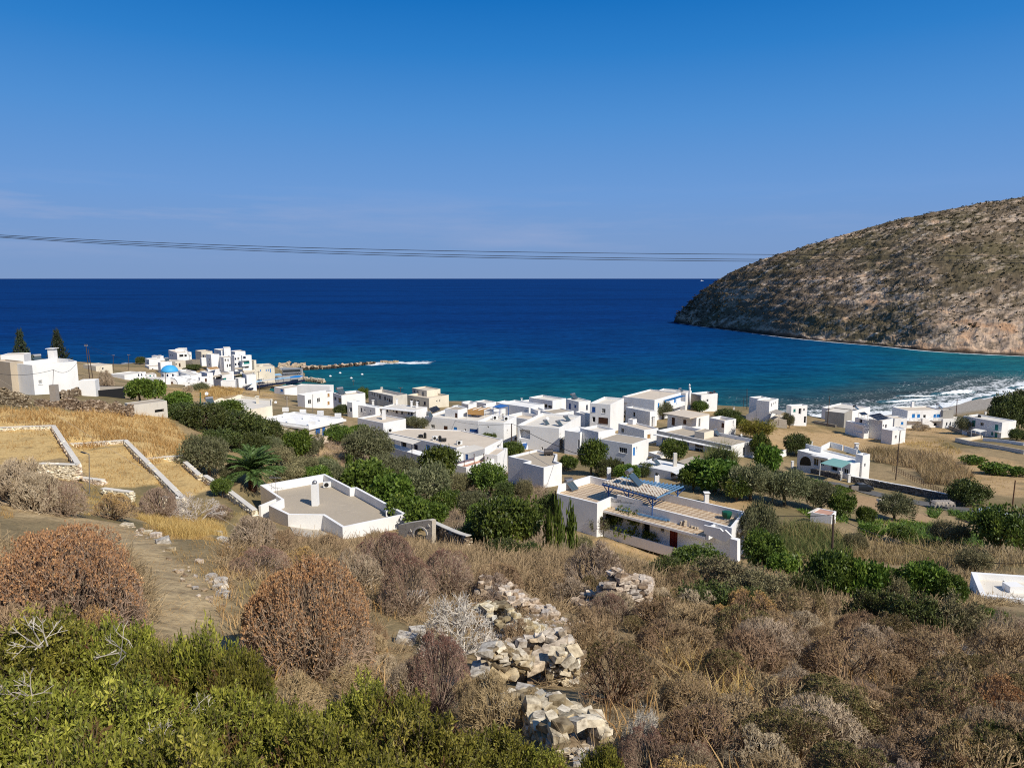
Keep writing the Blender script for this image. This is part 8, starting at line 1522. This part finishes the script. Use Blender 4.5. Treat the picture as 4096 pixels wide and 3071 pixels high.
for a in [(Z4,1500,258,62,'roof water heater on the shadowed window block, left of two'),(Z4,1655,262,62,'roof water heater with a pale tank, right of two by the sea'),(Z4,525,448,62,'roof water heater beside the bamboo shade'),(Z4,1490,560,62,'roof water heater on the niche house, front of its roof'),(Z4,1575,505,62,'roof water heater behind the niche house parapet'),(Z4,1345,545,56,'roof water heater leaning by the dish on the niche house'),(Z3,1030,280,62,'roof water heater on the loggia house',2),(Z3,1750,445,42,'small roof water heater left of the long collector row'),(Z3,1815,478,46,'roof water heater in front of the long collector row'),(Z5,905,990,70,'roof water heater on the tin awning shed'),(Z5,1572,668,72,'double roof water heater on the rooming house',2),(Z5,1175,180,40,'roof water heater behind the conical chimney house'),(Z5,1665,430,46,'roof water heater on the split level house'),(ZC,735,270,52,'roof water heater on the narrow surf side house'),(ZC,1570,365,72,'dark roof water heater on the bare concrete house, left of two','black'),(ZC,1660,375,72,'dark roof water heater on the bare concrete house, right of two','black'),(ZD,960,345,80,'rusty roof water heater pair on the beach house',2),(ZD,390,705,80,'roof water heater on the low terrace of the solar panel house'),(Z6,985,585,50,'roof water heater on the arched villa'),(Z1,300,408,72,'roof water heater on the ridge house'),(ZA,230,300,45,'roof water heater on the leftmost town house, left of two'),(ZA,300,298,45,'roof water heater on the leftmost town house, right of two'),(ZA,400,345,55,'roof collectors on the white cube in the town',2),(ZA,1040,985,110,'roof water heater by the curved cream gables'),(ZA,1350,250,45,'roof water heater in the middle of the stepped hotel'),(ZF,235,285,105,'twin panel roof water heater at the left end of the checkered terrace',2)]:
    b = list(a); 
    if len(b) == 6 and isinstance(b[5], str): solar(*b[:5], 1, b[5])
    else: solar(*b)
def pergola2():
    root = empty('roof_pergola', on_roof(ZF, 1100, 450), 'blue timber pergola half covered with peeling boards on the checkered terrace', 'pergola'); zf = n2.vols[0]['z1'] - .95; zp = zf + 2.35
    Q = [atZ(*uv(ZF, *p), zp) for p in ((555,205),(1125,358),(1255,287),(735,152))]; E = [atZ(*uv(ZF, *p), zp) for p in ((760,140),(1395,240))]
    m = MB(); m.prism([p[:2] for p in Q], zp, zp+.06); m.build('board_roof', peel, root)
    m = MB(); d = (Q[1]-Q[0])/np.linalg.norm(Q[1]-Q[0])
    for k in range(17):
        a = Q[0] + (Q[1]-Q[0])*k/16; b = E[0] + (E[1]-E[0])*k/16; v = b - a; v = v/np.linalg.norm(v); sd = np.cross(v, (0, 0, 1)); o = a - v*.04 - np.array([0, 0, .16]); m.obox(o, v*(np.linalg.norm(b-a)+.2), sd*.09, np.array([0, 0, .15]))
    m.build('rafters', M['worn_blue'], root); m = MB()
    for a, b in ((Q[0], Q[1]), (E[0], E[1]), ((Q[0]+E[0])/2, (Q[1]+E[1])/2)): v = b-a; L_ = np.linalg.norm(v); v /= L_; m.obox(a - np.array([0, 0, .34]), v*L_, np.cross(v, (0, 0, 1))*.12, np.array([0, 0, .18]))
    m.build('beams', M['blue'], root)
    for a, b in ((Q[0], Q[1]), (E[0], E[1])):
        for t in (.12, .5, .93):
            p = a + (b-a)*t; m = MB(); m.tube([(p[0], p[1], zf), (p[0], p[1], zp-.3)], .09, 6); v = (b-a)/np.linalg.norm(b-a)
            for s in (-1, 1): m.tube([(p[0], p[1], zp-1.2), p + v*s*.85 - np.array([0, 0, .3])], .06, 5)
            m.build('post', M['blue'], root)
    root2 = empty('solar_water_heater', Q[2], 'large roof water heater with a silver tank standing above the peeling boards', 'solar heater', 'roof water heaters'); root2.rotation_euler = (0, 0, math.atan2(SUN[1], SUN[0]) + math.pi/2 + .25); c = atZ(*uv(ZF, 890, 235), zp); root2.location = c; s = 1.75
    def put(mm, name, mat):
        o = bpy.data.objects.new(name, bpy.data.meshes.new(name)); o.data.from_pydata(mm.v, [], mm.f); o.data.materials.append(M[mat]); COL.objects.link(o); o.parent = root2
    m = MB(); m.solid([(-.45*s,-.45*s,.05*s),(.45*s,-.45*s,.05*s),(.45*s,.3*s,.75*s),(-.45*s,.3*s,.75*s)], (0, -.03*s, .04*s)); put(m, 'collector', 'panel'); m = MB(); m.tube([(-.42*s,.42*s,.95*s),(.42*s,.42*s,.95*s)], .17*s, 16); put(m, 'tank', 'metal'); m = MB()
    for sx in (-.4, .4): m.tube([(sx*s,.42*s,0),(sx*s,.42*s,.9*s)], .025*s, 4); m.tube([(sx*s,-.45*s,0),(sx*s,.42*s,.8*s)], .02*s, 4)
    put(m, 'stand', 'metal')
def peel_mat():
    m, nt, b, N, L = nodes('peeling boards'); t = N('ShaderNodeTexCoord'); n = noise(nt, 2.2, 6, .65, 'World'); w = N('ShaderNodeTexWave'); w.inputs['Scale'].default_value = .9; w.inputs['Distortion'].default_value = .8; L(t.outputs['Object'], w.inputs[0])
    f = mth(nt, 'MULTIPLY', ramp(nt, [(.42,(0,0,0)),(.55,(1,1,1))], n), ramp(nt, [(.3,(0,0,0)),(.6,(1,1,1))], w.outputs[1])); L(mix(nt, (.62,.55,.44), (.2,.11,.06), f), b.inputs['Base Color']); b.inputs['Roughness'].default_value = .85; return m
peel = peel_mat(); pergola2()
def pv(z, pts, Ys, label, nx, ny):
    q = [atY(*uv(z, *p), Y) for p, Y in zip(pts, Ys)]; root = empty('solar_panel_array', q[0], label, 'solar panels', 'solar panel arrays'); nn = np.cross(q[1]-q[0], q[3]-q[0]); nn /= np.linalg.norm(nn); nn = nn if nn[2] > 0 else -nn
    for i in range(nx):
        m = MB()
        for j in range(ny):
            f = lambda s, t: (q[0] + (q[1]-q[0])*s)*(1-t) + (q[3] + (q[2]-q[3])*s)*t
            m.solid([f((i+.04)/nx, (j+.04)/ny), f((i+.96)/nx, (j+.04)/ny), f((i+.96)/nx, (j+.96)/ny), f((i+.04)/nx, (j+.96)/ny)], nn*.05)
        m.build('panel', M['pv'], root)
    m = MB()
    for p in (q[2], q[3], (q[2]+q[3])/2): m.tube([p - np.array([0, 0, 1.7]), p], .04, 4)
    for j in range(ny+1):
        t = j/ny; m.tube([(q[0]*(1-t)+q[3]*t), (q[1]*(1-t)+q[2]*t)], .03, 4)
    m.build('stand', M['metal'], root)
pv(ZC, [(1890,516),(2050,490),(1915,405),(1735,442)], (208.5,209.5,213,212.5), 'large tilted solar panel array on the white house', 6, 3); pv(ZC, [(1650,440),(1745,430),(1690,390),(1600,402)], (214,214.5,216.5,216), 'small solar panel array left of the large array', 4, 2); pv(Z3, [(1840,445),(1908,412),(1870,378),(1800,402)], (180,180.5,183,182.5), 'long row of roof collectors on the wide village house', 6, 1)
def tank(z, x, y, w, hgt, label, horiz=False, mat='black'):
    p = on_roof(z, x, y); s = z[2]/4/px_at(p); root = empty('water_tank', p, label, 'water tank', 'water tanks'); m = MB()
    if horiz: r = hgt*s/2; m.tube([p + np.array([-w*s/2, 0, r+.1]), p + np.array([-w*s*.46, 0, r+.1]), p + np.array([w*s*.46, .15, r+.1]), p + np.array([w*s/2, .15, r+.1])], r, 20); m.build('cylinder', M[mat], root); m = MB(); m.box(p[0]-w*s*.3, p[1]-r*.6, p[2], p[0]-w*s*.22, p[1]+r*.6, p[2]+.25); m.box(p[0]+w*s*.22, p[1]-r*.6, p[2], p[0]+w*s*.3, p[1]+r*.6, p[2]+.25); m.build('cradle', M['metal'], root)
    else: r = w*s/2; H = hgt*s; m.lathe(p, [(r, 0), (r*1.03, H*.3), (r, H*.33), (r*1.03, H*.6), (r, H*.85), (r*.5, H*.95)], 16); m.build('body', M[mat], root); m = MB(); m.lathe(p + np.array([0, 0, H*.95]), [(r*.4, 0), (r*.4, H*.08), (r*.1, H*.1)], 12); m.build('lid', M[mat], root)
tank(Z4,1365,885,98,70,'big dark horizontal water cylinder on the grey roof', True, 'tank'); tank(Z3,1732,660,42,28,'squat black water tank on the long beige roof, left of two pairs'); tank(Z3,1770,665,26,50,'upright black water tank on the long beige roof, left pair'); tank(Z3,1902,688,28,46,'upright black water tank on the long beige roof, right pair'); tank(Z3,1935,698,46,30,'lying black water tank on the long beige roof', True); tank(ZD,1548,472,44,36,'black water tank on the sea green door house'); tank(Z6,1590,240,20,16,'small grey tank on the beach house', False, 'metal'); tank(ZF,192,205,82,50,'dark horizontal boiler behind the twin panels', True, 'tank')
def ac(p, w, label, yaw=.4):
    root = empty('air_conditioner', p, label, 'air conditioner', 'air conditioners'); root.rotation_euler = (0, 0, yaw); m = MB(); m.box(-w/2, -w*.19, .05, w/2, w*.19, .05+w*.72)
    def put(mm, nm, mat):
        o = bpy.data.objects.new(nm, bpy.data.meshes.new(nm)); o.data.from_pydata(mm.v, [], mm.f); o.data.materials.append(M[mat]); COL.objects.link(o); o.parent = root
    put(m, 'casing', 'plastic'); m = MB()
    for r in (.29, .2, .1): m.tube([(-w*.12 + r*w*math.cos(t), -w*.205, .05+w*.36 + r*w*math.sin(t)) for t in np.linspace(0, 6.283, 17)], .012, 4, cap=False)
    m.add([(-w*.12 + .28*w*math.cos(t), -w*.195, .05+w*.36 + .28*w*math.sin(t)) for t in np.linspace(0, 6.283, 17)[:-1]], [tuple(range(16))]); put(m, 'fan_grille', 'black'); m = MB(); m.box(-w*.45, -w*.16, 0, -w*.35, w*.16, .05); m.box(w*.35, -w*.16, 0, w*.45, w*.16, .05); put(m, 'feet', 'black')
for z, x, y, w, lb in ((Z7,822,297,.95,'air conditioner unit in the far corner of the bare concrete terrace'),(Z7,1328,528,.95,'air conditioner unit by the front parapet of the bare concrete terrace'),(Z3,1465,612,1.1,'air conditioner unit at the left end of the long beige roof'),(Z3,1858,682,1.1,'air conditioner unit between the black tanks'),(Z3,2075,722,1.1,'air conditioner unit at the right end of the long beige roof'),(Z4,380,765,1.1,'air conditioner unit above the porch with brown posts'),(Z4,775,488,1.3,'air conditioner unit on the tall gable house roof'),(Z4,900,498,1.3,'yellowed air conditioner unit by the tall brown pole')): ac(on_roof(z, x, y), w, lb)
def dish(z, x, y, w, label, Y=None, hgt=1.2):
    p = on_roof(z, x, y) if Y is None else atY(*uv(z, x, y), Y); s = w*z[2]/4/px_at(p)/2; root = empty('satellite_dish', p, label, 'satellite dish', 'satellite dishes'); m = MB(); m.tube([p, p + np.array([0, 0, hgt])], .04, 5); m.build('mast', M['metal'], root); c = p + np.array([0, 0, hgt]); d = np.array([.25, -.85, .35]); d /= np.linalg.norm(d); a = np.cross(d, (0, 0, 1)); a /= np.linalg.norm(a); b = np.cross(a, d); m = MB(); n = 18; rings = [(0.02, 0), (.4, .02), (.75, .08), (1, .17)]
    vs = [c + d*(h*s) + (a*math.cos(t) + b*math.sin(t))*r*s for r, h in rings for t in np.linspace(0, 2*math.pi, n, endpoint=False)]; fs = [(i*n+k, i*n+(k+1) % n, (i+1)*n+(k+1) % n, (i+1)*n+k) for i in range(3) for k in range(n)]; m.add(vs, fs + [tuple(range(n))]); m.build('reflector', M['plastic'], root); m = MB(); m.tube([c + b*(-s), c + d*s*.9], .025, 4); m.build('feed_arm', M['metal'], root)
for a in [(ZA,990,925,50,'satellite dish on a mast beside the cream gables, left',158,1.6),(ZA,2003,985,38,'satellite dish right of the cream gables',165,.6),(Z4,1355,530,40,'satellite dish on the niche house roof'),(Z4,1125,395,34,'satellite dish on the pale wide steps roof'),(Z4,595,440,26,'small satellite dish by the bamboo shade'),(Z5,1838,715,24,'satellite dish on the rooming house roof')]: dish(*a)
def aerial(z, x, yb, yt, label):
    p = on_roof(z, x, yb); t = atY(*uv(z, x, yt), p[1]); root = empty('tv_aerial', p, label, 'aerial', 'roof aerials'); m = MB(); m.tube([p, t], .025, 5); m.build('mast', M['metal'], root); m = MB(); L = .7; q = t - np.array([0, 0, .1]); m.tube([q - np.array([L, .2, 0]), q + np.array([L, -.2, 0])], .02, 4)
    for k in range(6): c = q + np.array([-L + 2*L*k/5, .2-.4*k/5, 0]); m.tube([c - np.array([.1, .3, 0])*(1.2-.1*k), c + np.array([.1, .3, 0])*(1.2-.1*k)], .014, 4)
    m.build('elements', M['metal'], root)
for a in [(Z7,408,345,210,'television aerial at the left parapet of the bare concrete terrace'),(Z7,424,370,295,'short rod at the left parapet of the bare concrete terrace'),(Z4,1475,245,170,'aerial mast by the water heaters on the shadowed block'),(Z4,635,330,272,'aerial behind the bamboo shade'),(Z4,1940,270,225,'aerial on the ragged parapet house'),(Z3,1428,210,170,'left aerial on the old grey building'),(Z3,1490,225,192,'right aerial on the old grey building'),(Z4,1218,480,395,'aerial on the cream floored terrace'),(Z5,940,240,180,'aerial on the blue pergola house'),(Z3,2138,500,460,'thin aerial on the wide village house')]: aerial(*a)
def shade():
    root = empty('bamboo_shade', on_roof(ZE, 480, 470), 'bamboo mat roof shade with white beams on the wide village house', 'sun shade'); Yq = 186; m = MB(); q = [P(ZE, 300, 385, Yq), P(ZE, 600, 400, Yq), P(ZE, 765, 350, Yq+8), P(ZE, 440, 345, Yq+8)]; zt = q[0][2]; q = [atZ(*uv(ZE, *p), zt) for p in ((305,388),(605,402),(768,352),(445,342))]; m.prism([p[:2] for p in q], zt-.08, zt); m.build('mat', M['reed_mat'], root); panel(ZE, q[0], q[1], [(300,392),(600,405),(600,482),(300,470)], 'reed_mat', 'side_mat', root, .05)
    m = MB()
    for t in (0, .33, .66, 1): a = q[0] + (q[1]-q[0])*t; b = q[3] + (q[2]-q[3])*t; m.tube([a + np.array([0, 0, .08]), b + np.array([0, 0, .08])], .12, 4)
    for p in q: m.tube([(p[0], p[1], zt-2.6), (p[0], p[1], zt)], .07, 5)
    m.build('frame', M['plastic'], root)
    root = empty('roof_frame', on_roof(ZE, 850, 380), 'dark blue bare pergola frame right of the bamboo shade', 'pergola'); q = [atZ(*uv(ZE, *p), zt+.3) for p in ((760,335),(870,352),(1035,315),(900,288))]; m = MB()
    for t in np.linspace(0, 1, 9): a = q[0] + (q[1]-q[0])*t; b = q[3] + (q[2]-q[3])*t; m.tube([a, b], .09, 4)
    for p in q: m.tube([(p[0], p[1], zt-2.4), (p[0], p[1], zt+.3)], .09, 5)
    m.build('frame', M['blue'], root)
shade()
# blocks, beams on the eave of the checkered roof house
for i, (x, y, k) in enumerate([(1385,652,2),(1420,660,3),(1475,665,2),(1535,688,1),(1560,690,1),(1500,678,1)]):
    ze = n2.vols[0]['z1'] - 1.12; p = atZ(*uv(ZF, x, y), ze); m = MB()
    for j in range(k): m.cbox((p[0]+.04*j, p[1], p[2]+.12+.22*j), (.36, .1, 0), (-.06, .25, 0), (0, 0, .2))
    tag(m.build('concrete_blocks', M['ochre']), {0:'stack of two concrete blocks at the left of the eave pile',1:'tallest stack of concrete blocks on the eave',2:'stack of two concrete blocks right of the tallest stack',3:'single concrete block near the end of the eave pile',4:'single concrete block last on the eave',5:'low concrete block before the single blocks'}[i], 'blocks', 'concrete blocks on the eave')
ze = n2.vols[0]['z1'] - 1.1
for pts, lb in (([(918,532),(1262,608)], 'long blue plank lying on the eave'), ([(692,480),(838,512)], 'short grey blue plank lying on the eave'), ([(930,545),(1230,612)], 'second long blue plank lying on the eave, in front')):
    a, b = [atZ(*uv(ZF, *p), ze + .08) for p in pts]; m = MB(); d = b-a; sd = np.cross(d/np.linalg.norm(d), (0, 0, 1)); m.obox(a, d, sd*.14, (0, 0, .12)); tag(m.build('plank', M['worn_blue']), lb, 'plank', 'planks on the eave')
a = gp(Z4, 1060, 825); m = MB(); t = atY(*uv(Z4, 1075, 742), a[1]+.6); m.obox(a, (1.5, .3, 0), (.1, .15, 0), t - a); o = m.build('old_door', M['white']); tag(o, 'old blue panelled door leaning outdoors below the niche house', 'door'); m = MB(); m.obox(a + np.array([.22, -.02, .3]), (1.05, .21, 0), (0, -.03, 0), (t-a)*.75); m.build('panel', M['blue'], o)
# far specks: buoys and a ship
for i, (x, y) in enumerate([(998,233),(1106,198),(1350,213),(1230,255)]):
    p = atZ(*uv(ZB, x, y), 0); m = MB(); m.lathe(p, [(.1,-.4),(.75,-.1),(.85,.25),(.5,.65),(.1,.8)], 10); tag(m.build('buoy', M['plastic'], smooth=True), ['white buoy nearest the jetty','white buoy nearest the breakwater','small white buoy farthest right in the harbour','small white buoy lowest in the harbour'][i], 'buoy', 'harbour buoys')
def ship():
    p = atY(*uv(Zf, 1516, 601.5), 15000); root = empty('ferry', (p[0], p[1], 0), 'tiny white ship on the horizon left of the headland', 'ship'); m = MB(); m.add([(p[0]-28,p[1],0),(p[0]+26,p[1],0),(p[0]+34,p[1],7),(p[0]-28,p[1],7),(p[0]-28,p[1]+12,0),(p[0]+26,p[1]+12,0),(p[0]+34,p[1]+12,7),(p[0]-28,p[1]+12,7)], [(0,1,2,3),(4,7,6,5),(3,2,6,7),(0,3,7,4),(1,5,6,2)]); m.build('hull', M['plastic'], root); m = MB(); m.box(p[0]-22,p[1]+2,7,p[0]+8,p[1]+10,14); m.box(p[0]-14,p[1]+3,14,p[0]-6,p[1]+8,20); m.build('superstructure', M['plastic'], root)
ship()
# small dark scrub clumps over the headland
def hill_scrub():
    rng = np.random.default_rng(12); m = np.where((HS < .99) & (HS > .05) & (HRK < .55))[0]; idx = rng.choice(m, 3500); Pp = HV[idx] + rng.normal(0, 1.2, (3500, 3))*np.array([1, 1, .1]); per = 12; i = np.repeat(np.arange(3500), per); s = (rng.uniform(.35, 1.25, 3500)*(1 + .5*(Pp[:, 1] > 700)))[i][:, None]; d = rng.normal(size=(len(i), 3)); d[:, 2] = np.abs(d[:, 2]); d /= np.linalg.norm(d, axis=1, keepdims=True)
    V, F, A = leafset(Pp[i] + d*s*np.array([1, 1, .5])*.6, d + rng.normal(size=d.shape)*.6, 1.1, .8, rng, np.clip(rng.normal(.4, .2, len(i)), 0, 1)); tag(link('hillside_scrub', npmesh('hillside_scrub', V, F, A, HSCR), None), 'low dark scrub dotted over the rocky headland', 'scrub', None, 'stuff')
HSCR = varmat('hillside scrub', [(0,(.03,.026,.014)),(.5,(.062,.052,.028)),(1,(.11,.095,.05))], .9, None, 0, .05)
hill_scrub()
